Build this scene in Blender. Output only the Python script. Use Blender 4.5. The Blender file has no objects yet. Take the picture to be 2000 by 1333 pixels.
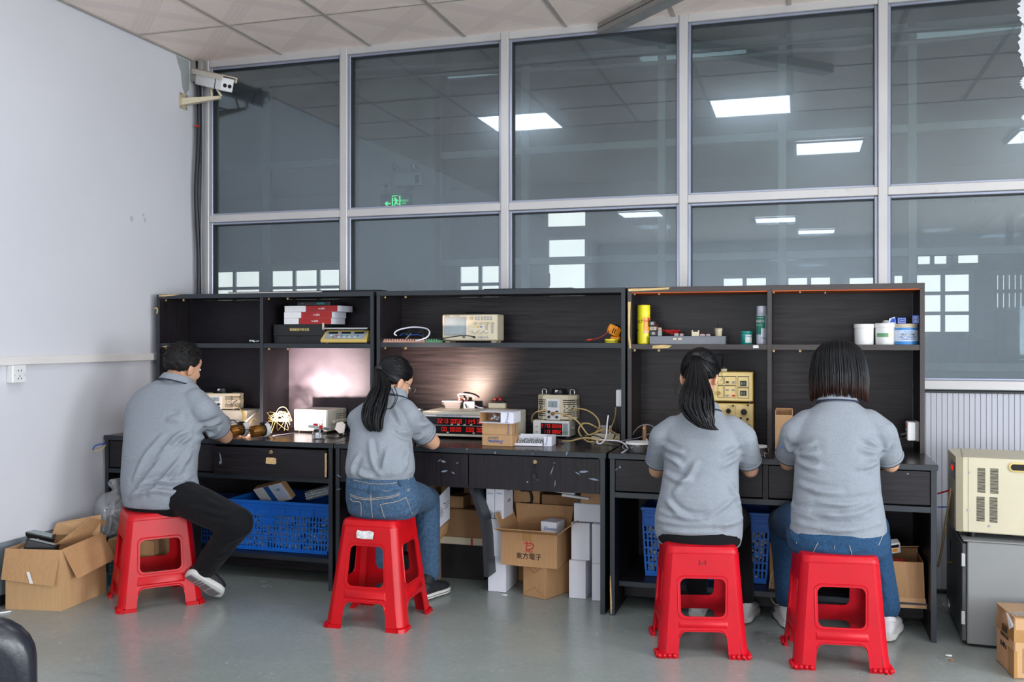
import bpy, bmesh, math, random
from mathutils import Vector, Matrix, noise
random.seed(7)
R = math.radians
SC = bpy.context.scene
C = SC.collection
# ------------------------------------------------------------------ camera
F_PX, YAW, HOR, CAMH = 1858.1, 0.29452, 659.94, 1.2852      # focal length in pixels of the 2000x1333 frame
cam_d = bpy.data.cameras.new('camera')
cam_d.sensor_width = 36.0
cam_d.lens = F_PX / 2000.0 * 36.0
cam_d.shift_y = -(666.5 - HOR) / 2000.0
cam_d.clip_start = 0.05
cam_o = bpy.data.objects.new('camera', cam_d)
cam_o.location = (0, 0, CAMH)
cam_o.rotation_euler = (R(90), 0, YAW)
C.objects.link(cam_o)
SC.camera = cam_o
# ------------------------------------------------------------------ world, exposure
W = bpy.data.worlds.new('world')
SC.world = W
W.use_nodes = True
W.node_tree.nodes['Background'].inputs[0].default_value = (0.75, 0.87, 1.0, 1)
W.node_tree.nodes['Background'].inputs[1].default_value = 1.0
SC.view_settings.view_transform = 'Standard'
SC.view_settings.look = 'None'
SC.view_settings.gamma = 1.0
SC.view_settings.use_curve_mapping = False
SC.view_settings.exposure = -0.28
try:
 SC.cycles.use_denoising = True
 SC.cycles.denoiser = 'OPENIMAGEDENOISE'
 SC.cycles.max_bounces = 8
 SC.cycles.transparent_max_bounces = 16
 SC.cycles.caustics_reflective = False
 SC.cycles.caustics_refractive = False
 SC.cycles.sample_clamp_indirect = 6.0
except Exception:
 pass
def area_light(name, loc, rot, sx, sy, power, col):
 d = bpy.data.lights.new(name, 'AREA')
 d.shape = 'RECTANGLE'
 d.size, d.size_y = sx, sy
 d.energy = power
 d.color = col
 o = bpy.data.objects.new(name, d)
 o.location = loc
 o.rotation_euler = rot
 C.objects.link(o)
 return o
# daylight through the windows of the wall behind the camera and of the right wall (the window frames are built below)
REAR_Y, RIGHT_X, LEFT_X, WALL_Y, CEIL_Z = -7.2, 4.6, -3.67, 5.235, 3.03
REAR_WINDOWS = [(-2.2, 1.2), (0.2, 1.2)]
RIGHT_WINDOWS = [(-4.0, 1.2), (-1.2, 1.2), (1.6, 1.2)]
for wx, wz in REAR_WINDOWS:
 area_light('window_daylight', (wx, REAR_Y + 0.06, wz), (R(90), 0, 0), 1.8, 1.5, 75, (0.90, 0.95, 1.0))
for wy, wz in RIGHT_WINDOWS:
 area_light('window_daylight', (RIGHT_X - 0.06, wy, wz), (R(90), 0, R(90)), 1.8, 1.5, 250, (0.90, 0.95, 1.0))
LED_STRENGTH = 16.0         # ceiling LED panels
HALL_WINDOW = 3.2           # far windows of the hall behind the glass
# ------------------------------------------------------------------ picture ray -> place in the room
_c, _s = math.cos(YAW), math.sin(YAW)
def ray(px, py):
 t = (px - 1000.0) / F_PX
 return Vector((t * _c - _s, t * _s + _c, (HOR - py) / F_PX))
def A(px, py, Y):
 r = ray(px, py); k = Y / r.y
 return Vector((r.x * k, Y, CAMH + r.z * k))
def AX(px, py, X):
 r = ray(px, py); k = X / r.x
 return Vector((X, r.y * k, CAMH + r.z * k))
def D(px, py, Z=0.75):
 r = ray(px, py); k = (Z - CAMH) / r.z
 return Vector((r.x * k, r.y * k, Z))
def lin(c):
 out = []
 for v in c[:3]:
  v = max(0.0, v / 255.0)
  out.append(v / 12.92 if v <= 0.04045 else ((v + 0.055) / 1.055) ** 2.4)
 return (out[0], out[1], out[2], 1.0)
# ------------------------------------------------------------------ materials
MATS = {}
def new_mat(name):
 m = bpy.data.materials.new(name)
 m.use_nodes = True
 nt = m.node_tree
 b = nt.nodes['Principled BSDF']
 MATS[name] = m
 return m, nt, b
def coords(nt, stretch=(1, 1, 1), rot=(0, 0, 0)):
 tc = nt.nodes.new('ShaderNodeTexCoord')
 mp = nt.nodes.new('ShaderNodeMapping')
 mp.inputs['Scale'].default_value = stretch
 mp.inputs['Rotation'].default_value = rot
 nt.links.new(tc.outputs['Object'], mp.inputs['Vector'])
 return mp.outputs['Vector']
def noise_node(nt, vec, scale, detail=4, rough=0.55, dist=0.0):
 n = nt.nodes.new('ShaderNodeTexNoise')
 n.inputs['Scale'].default_value = scale
 n.inputs['Detail'].default_value = detail
 n.inputs['Roughness'].default_value = rough
 n.inputs['Distortion'].default_value = dist
 nt.links.new(vec, n.inputs['Vector'])
 return n.outputs['Fac']
def ramp(nt, fac, stops):
 r = nt.nodes.new('ShaderNodeValToRGB')
 el = r.color_ramp.elements
 while len(el) < len(stops):
  el.new(0.5)
 for e, (p, c) in zip(el, stops):
  e.position = p
  e.color = c if len(c) == 4 else (c[0], c[1], c[2], 1)
 nt.links.new(fac, r.inputs['Fac'])
 return r.outputs['Color']
def mathn(nt, op, a, b=None, clamp=False):
 n = nt.nodes.new('ShaderNodeMath')
 n.operation = op
 n.use_clamp = clamp
 for i, v in enumerate((a, b)):
  if v is None:
   continue
  if isinstance(v, (int, float)):
   n.inputs[i].default_value = v
  else:
   nt.links.new(v, n.inputs[i])
 return n.outputs[0]
def mixc(nt, fac, a, b, mode='MIX'):
 n = nt.nodes.new('ShaderNodeMix')
 n.data_type = 'RGBA'
 n.blend_type = mode
 for sock, v in ((n.inputs[0], fac), (n.inputs[6], a), (n.inputs[7], b)):
  if isinstance(v, (int, float)):
   sock.default_value = v
  elif isinstance(v, tuple):
   sock.default_value = v
  else:
   nt.links.new(v, sock)
 return n.outputs[2]
def add_bump(nt, b, h, strength, dist=0.002):
 n = nt.nodes.new('ShaderNodeBump')
 n.inputs['Strength'].default_value = strength
 n.inputs['Distance'].default_value = dist
 nt.links.new(h, n.inputs['Height'])
 nt.links.new(n.outputs[0], b.inputs['Normal'])
def mk(name, col, rough=0.5, metal=0.0, var=0.06, vs=6, stretch=(1, 1, 1), bump=0.0, bs=60, bdist=0.002, emit=0.0, spec=0.5, coat=0.0, dirt=None):
 if name in MATS:
  return MATS[name]
 m, nt, b = new_mat(name)
 c = lin(col)
 v = coords(nt, stretch)
 f = noise_node(nt, v, vs)
 lo = tuple(x * (1 - var) for x in c[:3]) + (1,)
 hi = tuple(min(1, x * (1 + var)) for x in c[:3]) + (1,)
 cc = ramp(nt, f, [(0.3, lo), (0.7, hi)])
 if dirt:
  f2 = noise_node(nt, coords(nt), dirt[0], 6, 0.65)
  cc = mixc(nt, ramp(nt, f2, [(dirt[1], (0, 0, 0, 1)), (dirt[1] + 0.12, (1, 1, 1, 1))]), cc, lin(dirt[2]))
 nt.links.new(cc, b.inputs['Base Color'])
 b.inputs['Roughness'].default_value = rough
 b.inputs['Metallic'].default_value = metal
 b.inputs['Specular IOR Level'].default_value = spec
 b.inputs['Coat Weight'].default_value = coat
 if bump:
  add_bump(nt, b, noise_node(nt, v, bs), bump, bdist)
 if emit:
  b.inputs['Emission Color'].default_value = c
  b.inputs['Emission Strength'].default_value = emit
 return m
def mk_wood(name, dark, light, axis, rough=0.38, scale=1.0, chips=None):
 m, nt, b = new_mat(name)
 st = {'x': (2.2, 42, 42), 'z': (42, 42, 2.2), 'y': (42, 2.2, 42)}[axis]
 v = coords(nt, tuple(s * scale for s in st))
 f = noise_node(nt, v, 2.2, 6, 0.62, 0.35)
 c = ramp(nt, f, [(0.32, lin(dark)), (0.68, lin(light))])
 if chips:
  f2 = noise_node(nt, coords(nt), 26, 5, 0.6)
  c = mixc(nt, ramp(nt, f2, [(0.70, (0, 0, 0, 1)), (0.72, (1, 1, 1, 1))]), c, lin(chips))
 nt.links.new(c, b.inputs['Base Color'])
 b.inputs['Roughness'].default_value = rough
 b.inputs['Specular IOR Level'].default_value = 0.3
 add_bump(nt, b, f, 0.25, 0.0015)
 return m
# ------------------------------------------------------------------ mesh builder
class B:
 def __init__(s):
  s.bm = bmesh.new()
 def box(s, c, d, bev=0.0, M=None, seg=1):
  t = Matrix.Translation(Vector(c)) @ Matrix.Diagonal((d[0], d[1], d[2], 1))
  if M is not None:
   t = M @ t
  g = bmesh.ops.create_cube(s.bm, size=1.0, matrix=t)['verts']
  if bev:
   es = set()
   for v in g:
    es.update(v.link_edges)
   bmesh.ops.bevel(s.bm, geom=list(es), offset=bev, segments=seg, affect='EDGES', profile=0.6)
  return s
 def bx(s, x0, x1, y0, y1, z0, z1, bev=0.0, M=None, seg=1):
  return s.box(((x0 + x1) / 2, (y0 + y1) / 2, (z0 + z1) / 2), (abs(x1 - x0), abs(y1 - y0), abs(z1 - z0)), bev, M, seg)
 def loft(s, rings, cap=True, closed=True):
  vs = [[s.bm.verts.new(p) for p in r] for r in rings]
  n = len(vs[0])
  for a, b_ in zip(vs, vs[1:]):
   for i in range(n if closed else n - 1):
    j = (i + 1) % n
    try:
     s.bm.faces.new((a[i], a[j], b_[j], b_[i]))
    except ValueError:
     pass
  if cap:
   for r, fl in ((vs[0], True), (vs[-1], False)):
    try:
     s.bm.faces.new(list(reversed(r)) if fl else r)
    except ValueError:
     pass
  return s
 def cyl(s, p0, p1, r0, r1=None, seg=16, cap=True):
  p0, p1 = Vector(p0), Vector(p1)
  r1 = r0 if r1 is None else r1
  d = (p1 - p0).normalized()
  u = d.orthogonal().normalized(); w = d.cross(u)
  rings = []
  for p, r in ((p0, r0), (p1, r1)):
   rings.append([p + (u * math.cos(2 * math.pi * i / seg) + w * math.sin(2 * math.pi * i / seg)) * r for i in range(seg)])
  return s.loft(rings, cap)
 def lathe(s, prof, seg=24, M=None, cap=True):
  rings = []
  for r, z in prof:
   ring = [Vector((r * math.cos(2 * math.pi * i / seg), r * math.sin(2 * math.pi * i / seg), z)) for i in range(seg)]
   if M is not None:
    ring = [M @ p for p in ring]
   rings.append(ring)
  return s.loft(rings, cap)
 def tube(s, pts, r, seg=6, smooth=4, cap=True):
  pts = [Vector(p) for p in pts]
  if smooth > 1 and len(pts) > 2:
   pts = catmull(pts, smooth)
  n = len(pts)
  rs = r if callable(r) else (lambda t: r)
  rings = []
  u = None
  for i, p in enumerate(pts):
   d = (pts[min(i + 1, n - 1)] - pts[max(i - 1, 0)])
   if d.length < 1e-9:
    d = Vector((0, 0, 1))
   d.normalize()
   if u is None:
    u = d.orthogonal().normalized()
   u = (u - d * u.dot(d))
   if u.length < 1e-6:
    u = d.orthogonal()
   u.normalize()
   w = d.cross(u)
   rr = rs(i / (n - 1))
   rings.append([p + (u * math.cos(2 * math.pi * k / seg) + w * math.sin(2 * math.pi * k / seg)) * rr for k in range(seg)])
  return s.loft(rings, cap)
 def ell(s, c, rad, M=None, u=18, v=12):
  t = Matrix.Translation(Vector(c))
  if M is not None:
   t = t @ M.to_4x4()
  t = t @ Matrix.Diagonal((rad[0], rad[1], rad[2], 1))
  bmesh.ops.create_uvsphere(s.bm, u_segments=u, v_segments=v, radius=1.0, matrix=t)
  return s
 def prism(s, pts, d, M=None):
  """polygon pts (x, z) extruded from y=0 to y=d"""
  a = [Vector((p[0], 0, p[1])) for p in pts]
  b_ = [Vector((p[0], d, p[1])) for p in pts]
  if M is not None:
   a = [M @ p for p in a]; b_ = [M @ p for p in b_]
  return s.loft([a, b_], True)
 def quad(s, pts, th=0.002):
  """thin sheet through four points, thickened along its normal"""
  p = [Vector(q) for q in pts]
  n = (p[1] - p[0]).cross(p[-1] - p[0]).normalized() * th
  return s.loft([p, [q + n for q in p]], True)
def catmull(p, k):
 out = []
 n = len(p)
 for i in range(n - 1):
  p0, p1, p2, p3 = p[max(i - 1, 0)], p[i], p[i + 1], p[min(i + 2, n - 1)]
  for j in range(k):
   t = j / k
   out.append(0.5 * ((2 * p1) + (p2 - p0) * t + (2 * p0 - 5 * p1 + 4 * p2 - p3) * t * t + (3 * p1 - p0 - 3 * p2 + p3) * t ** 3))
 out.append(p[-1])
 return out
def root_matrix(o):
 m = Matrix.Identity(4)
 while o is not None:
  m = Matrix.Translation(o.location) @ o.rotation_euler.to_matrix().to_4x4() @ m
  o = o.parent
 return m
def finish(me, smooth):
 if smooth:
  for p in me.polygons:
   p.use_smooth = True
  if smooth is not True:
   me.set_sharp_from_angle(angle=R(smooth))
def obj(name, b, m, parent=None, smooth=False, world=False, kind=None, label=None):
 """one mesh object; world=True when the builder holds room coordinates and the parent is placed elsewhere"""
 if isinstance(b, bpy.types.Mesh):
  me = b
  me.name = name
  if world and parent is not None:
   me.transform(root_matrix(parent).inverted())
 else:
  bmesh.ops.recalc_face_normals(b.bm, faces=b.bm.faces)
  if world and parent is not None:
   b.bm.transform(root_matrix(parent).inverted())
  me = bpy.data.meshes.new(name)
  b.bm.to_mesh(me)
  b.bm.free()
 finish(me, smooth)
 me.materials.clear()
 me.materials.append(MATS[m] if isinstance(m, str) else m)
 o = bpy.data.objects.new(name, me)
 C.objects.link(o)
 if parent is not None:
  o.parent = parent
 if kind or name == 'feet':
  o['kind'] = kind or 'stuff'
 if label:
  o['label'] = label
 return o
def thing(name, label, cat, loc=(0, 0, 0), rz=0.0, group=None, kind=None, rot=None):
 o = bpy.data.objects.new(name, None)
 o.empty_display_size = 0.05
 o.location = loc
 o.rotation_euler = rot if rot else (0, 0, rz)
 C.objects.link(o)
 if label:
  o['label'] = label
 if cat:
  o['category'] = cat
 if group:
  o['group'] = group
 if kind:
  o['kind'] = kind
 return o
def tag(o, label, cat, group=None):
 o['label'] = label; o['category'] = cat
 if group:
  o['group'] = group
 return o
def dup(o, parent=None, loc=None, rot=None, label=None):
 kids = [c for c in o.children]
 n = o.copy()
 C.objects.link(n)
 if parent is not None:
  n.parent = parent
 if loc is not None:
  n.location = loc
 if rot is not None:
  n.rotation_euler = rot
 if label:
  n['label'] = label
 for c in kids:
  dup(c, n)
 return n
def text_mesh(s, size, depth=0.0006, align='CENTER', shear=0.0, offset=0.0):
 cu = bpy.data.curves.new('lettering', 'FONT')
 cu.body = s
 cu.size = size
 cu.extrude = depth
 cu.align_x = align
 cu.align_y = 'CENTER'
 cu.shear = shear
 cu.offset = offset
 cu.resolution_u = 2
 o = bpy.data.objects.new('lettering', cu)
 C.objects.link(o)
 dg = bpy.context.evaluated_depsgraph_get()
 me = bpy.data.meshes.new_from_object(o.evaluated_get(dg))
 bpy.data.objects.remove(o)
 bpy.data.curves.remove(cu)
 return me
def text(s, size, m, parent, M, name='lettering', align='CENTER', shear=0.0, depth=0.0006, offset=0.0):
 """flat letters; M takes the letter plane (x right, y up) to the parent's space"""
 me = text_mesh(s, size, depth, align, shear, offset)
 me.transform(M)
 return obj(name, me, m, parent)
def front(x, y, z, rz=0.0):
 """matrix of a letter plane that faces -y"""
 return Matrix.Translation((x, y, z)) @ Matrix.Rotation(rz, 4, 'Z') @ Matrix.Rotation(R(90), 4, 'X')
def remesh(b, voxel, it=4, fac=0.5):
 bmesh.ops.recalc_face_normals(b.bm, faces=b.bm.faces)
 me = bpy.data.meshes.new('tmp')
 b.bm.to_mesh(me)
 b.bm.free()
 o = bpy.data.objects.new('tmp', me)
 C.objects.link(o)
 r = o.modifiers.new('r', 'REMESH')
 r.mode = 'VOXEL'
 r.voxel_size = voxel
 if it:
  s = o.modifiers.new('s', 'SMOOTH')
  s.factor = fac
  s.iterations = it
 dg = bpy.context.evaluated_depsgraph_get()
 out = bpy.data.meshes.new_from_object(o.evaluated_get(dg))
 bpy.data.objects.remove(o)
 bpy.data.meshes.remove(me)
 return out
# ================================================================== materials of the setting
mk('wall_white', (207, 207, 213), 0.6, var=0.035, vs=1.3, bump=0.12, bs=35, dirt=(2.2, 0.72, (196, 192, 190)))
mk('dado_grey', (122, 132, 138), 0.45, var=0.06)
mk('black_base', (22, 24, 27), 0.5)
mk('trunking', (222, 217, 214), 0.4, var=0.04, vs=3)
mk('alu', (190, 187, 186), 0.36, 0.25, var=0.05, vs=4, dirt=(9, 0.66, (168, 160, 152)))
mk('alu_bead', (158, 164, 182), 0.28, 0.55, var=0.06)
mk('gasket', (30, 32, 36), 0.5)
mk('panel_sheet', (182, 184, 193), 0.42, var=0.03, vs=2)
mk('hall_wall', (150, 156, 156), 0.7, var=0.08, vs=1.5)
mk('hall_dark', (98, 102, 106), 0.7, var=0.1, vs=0.8)
mk('hall_frame', (186, 194, 196), 0.45)
mk('pipe_white', (188, 188, 188), 0.4)
mk('galv', (150, 146, 142), 0.45, 0.35, var=0.12, vs=14)
mk('tile_edge', (196, 178, 168), 0.5)
mk('grid_bar', (176, 166, 158), 0.4, 0.1, var=0.1, vs=12)
mk('ceil_slab', (236, 226, 220), 0.6)
mk('paint_white', (222, 224, 228), 0.6, bump=0.3, bs=120)
def floor_material():
 m, nt, b = new_mat('epoxy_floor')
 v = coords(nt)
 v.node.inputs['Location'].default_value = (0, 0, 0.37)
 c = ramp(nt, noise_node(nt, v, 1.1, 5, 0.6), [(0.3, lin((138, 147, 143))), (0.7, lin((153, 160, 157)))])
 fine = ramp(nt, noise_node(nt, v, 45, 4, 0.7), [(0.4, (0.93, 0.93, 0.93, 1)), (0.7, (1.04, 1.04, 1.04, 1))])
 c = mixc(nt, 1.0, c, fine, 'MULTIPLY')
 # thin curly scratches: the narrow contour of a noise field, broken up by a second one
 tot = None
 for sc, dist, wid, seed in ((3.1, 1.6, 0.0009, 0.0), (5.3, 0.9, 0.0012, 3.7), (2.0, 2.6, 0.0007, 9.1)):
  mp = nt.nodes.new('ShaderNodeMapping'); mp.inputs['Location'].default_value = (seed, seed * 1.7, 0)
  nt.links.new(v, mp.inputs['Vector'])
  n1 = noise_node(nt, mp.outputs[0], sc, 2, 0.5, dist)
  line = mathn(nt, 'LESS_THAN', mathn(nt, 'ABSOLUTE', mathn(nt, 'SUBTRACT', n1, 0.5)), wid)
  gate = mathn(nt, 'GREATER_THAN', noise_node(nt, mp.outputs[0], sc * 2.7, 3, 0.6), 0.56)
  s_ = mathn(nt, 'MULTIPLY', line, gate)
  tot = s_ if tot is None else mathn(nt, 'ADD', tot, s_, True)
 c = mixc(nt, mathn(nt, 'MULTIPLY', tot, 0.5), c, lin((196, 202, 200)))
 spots = mathn(nt, 'GREATER_THAN', noise_node(nt, v, 16, 3, 0.55), 0.745)
 c = mixc(nt, mathn(nt, 'MULTIPLY', spots, 0.5), c, lin((70, 72, 70)))
 smear = ramp(nt, noise_node(nt, coords(nt, (1.0, 4.0, 1), (0, 0, 0.5)), 2.4, 6, 0.7), [(0.58, (0, 0, 0, 1)), (0.74, (1, 1, 1, 1))])
 c = mixc(nt, mathn(nt, 'MULTIPLY', smear, 0.22), c, lin((92, 95, 92)))
 nt.links.new(c, b.inputs['Base Color'])
 rr = ramp(nt, noise_node(nt, v, 2.7, 5, 0.6), [(0.3, (0.17, 0.17, 0.17, 1)), (0.7, (0.30, 0.30, 0.30, 1))])
 nt.links.new(rr, b.inputs['Roughness'])
 b.inputs['Specular IOR Level'].default_value = 0.55
 add_bump(nt, b, noise_node(nt, v, 9, 3, 0.5), 0.06, 0.004)
 return m
floor_material()
def tile_material():
 """pressed plastic ceiling tile: two crossing diagonal bands of fine dotted ribs"""
 m, nt, b = new_mat('ceiling_tile')
 tc = nt.nodes.new('ShaderNodeTexCoord')
 sp = nt.nodes.new('ShaderNodeSeparateXYZ')
 nt.links.new(tc.outputs['Object'], sp.inputs[0])
 x, y = sp.outputs[0], sp.outputs[1]
 col = ramp(nt, noise_node(nt, tc.outputs['Object'], 22, 5, 0.7), [(0.3, lin((252, 230, 218))), (0.7, lin((254, 238, 228)))])
 d1 = mathn(nt, 'SUBTRACT', x, y)
 d2 = mathn(nt, 'ADD', x, y)
 for d, e in ((d2, d1), (d1, d2)):
  ad = mathn(nt, 'ABSOLUTE', d)
  band = mathn(nt, 'LESS_THAN', ad, 0.075)
  stripe = mathn(nt, 'GREATER_THAN', mathn(nt, 'SINE', mathn(nt, 'MULTIPLY', d, 2 * math.pi / 0.0375)), 0.25)
  dots = mathn(nt, 'GREATER_THAN', mathn(nt, 'SINE', mathn(nt, 'MULTIPLY', e, 2 * math.pi / 0.016)), 0.1)
  col = mixc(nt, mathn(nt, 'MULTIPLY', band, 0.55), col, lin((238, 216, 206)))
  col = mixc(nt, mathn(nt, 'MULTIPLY', mathn(nt, 'MULTIPLY', mathn(nt, 'MULTIPLY', band, stripe), dots), 0.6), col, lin((250, 240, 234)))
  edge = mathn(nt, 'LESS_THAN', mathn(nt, 'ABSOLUTE', mathn(nt, 'SUBTRACT', ad, 0.077)), 0.0022)
  col = mixc(nt, mathn(nt, 'MULTIPLY', edge, 0.7), col, lin((252, 244, 238)))
 nt.links.new(col, b.inputs['Base Color'])
 b.inputs['Roughness'].default_value = 0.42
 return m
tile_material()
def glass_material(name, tint, dust_lo, dust_hi, dust_col, haze, k=1.9):
 """thin dusty window pane: clear view, mirror reflection, soft halo from the dust film"""
 m = bpy.data.materials.new(name); m.use_nodes = True; MATS[name] = m
 nt = m.node_tree; nt.nodes.clear()
 out = nt.nodes.new('ShaderNodeOutputMaterial')
 tr = nt.nodes.new('ShaderNodeBsdfTransparent'); tr.inputs[0].default_value = tint
 df = nt.nodes.new('ShaderNodeBsdfDiffuse'); df.inputs[0].default_value = lin(dust_col)
 g1 = nt.nodes.new('ShaderNodeBsdfGlossy'); g1.inputs['Roughness'].default_value = 0.012; g1.inputs[0].default_value = (0.86, 0.94, 1, 1)
 g2 = nt.nodes.new('ShaderNodeBsdfGlossy'); g2.inputs['Roughness'].default_value = 0.2; g2.inputs[0].default_value = (0.8, 0.92, 1, 1)
 fr = nt.nodes.new('ShaderNodeFresnel'); fr.inputs[0].default_value = 1.5
 v = coords(nt, (1, 1, 0.6))
 dust = ramp(nt, noise_node(nt, v, 2.2, 7, 0.62, 0.4), [(0.3, (dust_lo,) * 3 + (1,)), (0.75, (dust_hi,) * 3 + (1,))])
 def mix(fac, a, b_):
  n = nt.nodes.new('ShaderNodeMixShader')
  if isinstance(fac, float):
   n.inputs[0].default_value = fac
  else:
   nt.links.new(fac, n.inputs[0])
  nt.links.new(a, n.inputs[1]); nt.links.new(b_, n.inputs[2])
  return n.outputs[0]
 s1 = mix(dust, tr.outputs[0], df.outputs[0])
 s2 = mix(haze, s1, g2.outputs[0])
 s3 = mix(mathn(nt, 'MULTIPLY', fr.outputs[0], k), s2, g1.outputs[0])
 nt.links.new(s3, out.inputs[0])
 return m
glass_material('partition_glass', (0.75, 0.79, 0.80, 1), 0.02, 0.09, (170, 186, 194), 0.055, 1.6)
glass_material('hall_glass', (0.86, 0.88, 0.88, 1), 0.02, 0.06, (150, 162, 164), 0.01, 0.8)
def emission(name, col, strength):
 m = bpy.data.materials.new(name); m.use_nodes = True; MATS[name] = m
 nt = m.node_tree; nt.nodes.clear()
 out = nt.nodes.new('ShaderNodeOutputMaterial')
 e = nt.nodes.new('ShaderNodeEmission'); e.inputs[0].default_value = lin(col); e.inputs[1].default_value = strength
 nt.links.new(e.outputs[0], out.inputs[0])
 return m
emission('led_panel', (236, 244, 255), LED_STRENGTH)
emission('corridor_fill_led', (214, 242, 244), 8.0)
emission('hall_fill_led', (214, 242, 244), 70.0)
emission('hall_window_light', (255, 252, 248), HALL_WINDOW)
emission('exit_green', (60, 235, 130), 2.6)
emission('digit_red', (255, 44, 26), 1.05)
emission('lamp_glow', (255, 214, 170), 14.0)
emission('digit_orange', (255, 120, 60), 2.0)
# ================================================================== shell
obj('floor', B().bx(-16, 14, -7.4, 21, -0.08, 0.0), 'epoxy_floor', kind='structure')
obj('wall_left', B().bx(LEFT_X - 0.15, LEFT_X, REAR_Y, 5.4, 0, 3.3), 'wall_white', kind='structure')
bl = thing('baseboard_left', None, None, (LEFT_X, 0, 0), kind='structure')
obj('painted_dado', B().bx(0, 0.003, REAR_Y, 5.1, 0.05, 0.302), 'dado_grey', bl)
obj('skirting', B().bx(0, 0.009, REAR_Y, 5.1, 0, 0.05, 0.002), 'black_base', bl)
tr1 = thing('trim_1', None, None, (LEFT_X, 0, 1.172), kind='structure')
obj('cable_trunking', B().bx(0, 0.022, -4.0, 5.0, -0.022, 0.022, 0.004), 'trunking', tr1)
obj('trunking_lid', B().bx(0.0225, 0.026, -4.0, 5.0, -0.019, 0.019, 0.0015), 'trunking', tr1)
# ceiling: tiles of the part that is in view, a plain slab over the rest
ce = thing('ceiling', None, None, (0, 0, CEIL_Z), kind='structure')
obj('slab', B().bx(LEFT_X, RIGHT_X, REAR_Y, 5.24, 0.012, 0.12), 'ceil_slab', ce)
GX0, GY0, G = -3.655, 5.214, 0.6
tile_b = B().box((0, 0, 0.004), (0.585, 0.585, 0.008), 0.003)
t0 = obj('ceiling_tile', tile_b, 'ceiling_tile', ce)
LIGHT_CELLS = [(2, 3), (5, 3), (6, 6), (9, 6), (5, 15), (6, 18), (2, 13), (11, 3), (11, 8), (12, 5)]  # last three cells: panels added out of view to light the room
first = True
for i in range(0, 10):
 for j in range(0, 4):
  if (i, j) in LIGHT_CELLS:
   continue
  o = t0 if first else t0.copy()
  if not first:
   C.objects.link(o)
  first = False
  o.location = (GX0 + (i + 0.5) * G, GY0 - (j + 0.5) * G, 0.0)
for i in range(0, 11):
 obj('grid_bar', B().bx(GX0 + i * G - 0.011, GX0 + i * G + 0.011, GY0 - 4 * G, GY0, -0.006, 0.006, 0.002), 'grid_bar', ce)
for j in range(0, 5):
 obj('grid_bar', B().bx(GX0, GX0 + 10 * G, GY0 - j * G - 0.009, GY0 - j * G + 0.009, -0.0045, 0.006, 0.002), 'grid_bar', ce)
names = ['nearest the glass and mirrored across the second and third panes', 'mirrored large in the fourth upper glass pane',
   'mirrored low in the fourth upper glass pane', 'mirrored at the right end of the glass', 'far back, mirrored small under the transom',
   'farthest back, mirrored as thin bar under the transom', 'back left, mirrored small in the third lower pane',
   'added for light, by the right wall nearest the benches', 'added for light, by the right wall halfway back', 'added for light, close to the right wall window']
for (i, j), nm in zip(LIGHT_CELLS, names):
 t = thing('ceiling_light', 'square white LED ceiling panel ' + nm, 'light', (GX0 + (i + 0.5) * G, GY0 - (j + 0.5) * G, CEIL_Z - 0.012), 0, 'ceiling LED panels')
 fb = B()
 for sx, sy, w, d in ((-0.29, 0, 0.02, 0.6), (0.29, 0, 0.02, 0.6), (0, -0.29, 0.56, 0.02), (0, 0.29, 0.56, 0.02)):
  fb.box((sx, sy, 0.005), (w, d, 0.014))
 obj('panel_frame', fb, 'alu', t)
 obj('diffuser', B().box((0, 0, 0.004), (0.56, 0.56, 0.004)), 'led_panel', t)
# square steel trunking hung under the ceiling
p0, p1 = Vector((-1.084, 5.19, 3.03)), Vector((-0.78, 4.897, 3.03))
dv = (p1 - p0).normalized(); pv = Vector((-dv.y, dv.x, 0))
bm_ = thing('trim_2', None, None, tuple(p0), kind='structure')
a0, a1 = p0, p0 + dv * 1.7
if (pv.x < 0):
 pv = -pv
ring = lambda q: [q + pv * 0.0, q + pv * 0.09, q + pv * 0.09 - Vector((0, 0, .055)), q - Vector((0, 0, .055))]
obj('steel_trunking', B().loft([ring(a0), ring(a1)]), 'galv', bm_, world=True)
obj('trunking_seam', B().loft([[q + pv * -0.002 - Vector((0, 0, z_)) for q, z_ in ((a0, 0.026), (a1, 0.026), (a1, 0.029), (a0, 0.029))],
        [q + pv * 0.001 - Vector((0, 0, z_)) for q, z_ in ((a0, 0.026), (a1, 0.026), (a1, 0.029), (a0, 0.029))]]), 'gasket', bm_, world=True)
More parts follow.
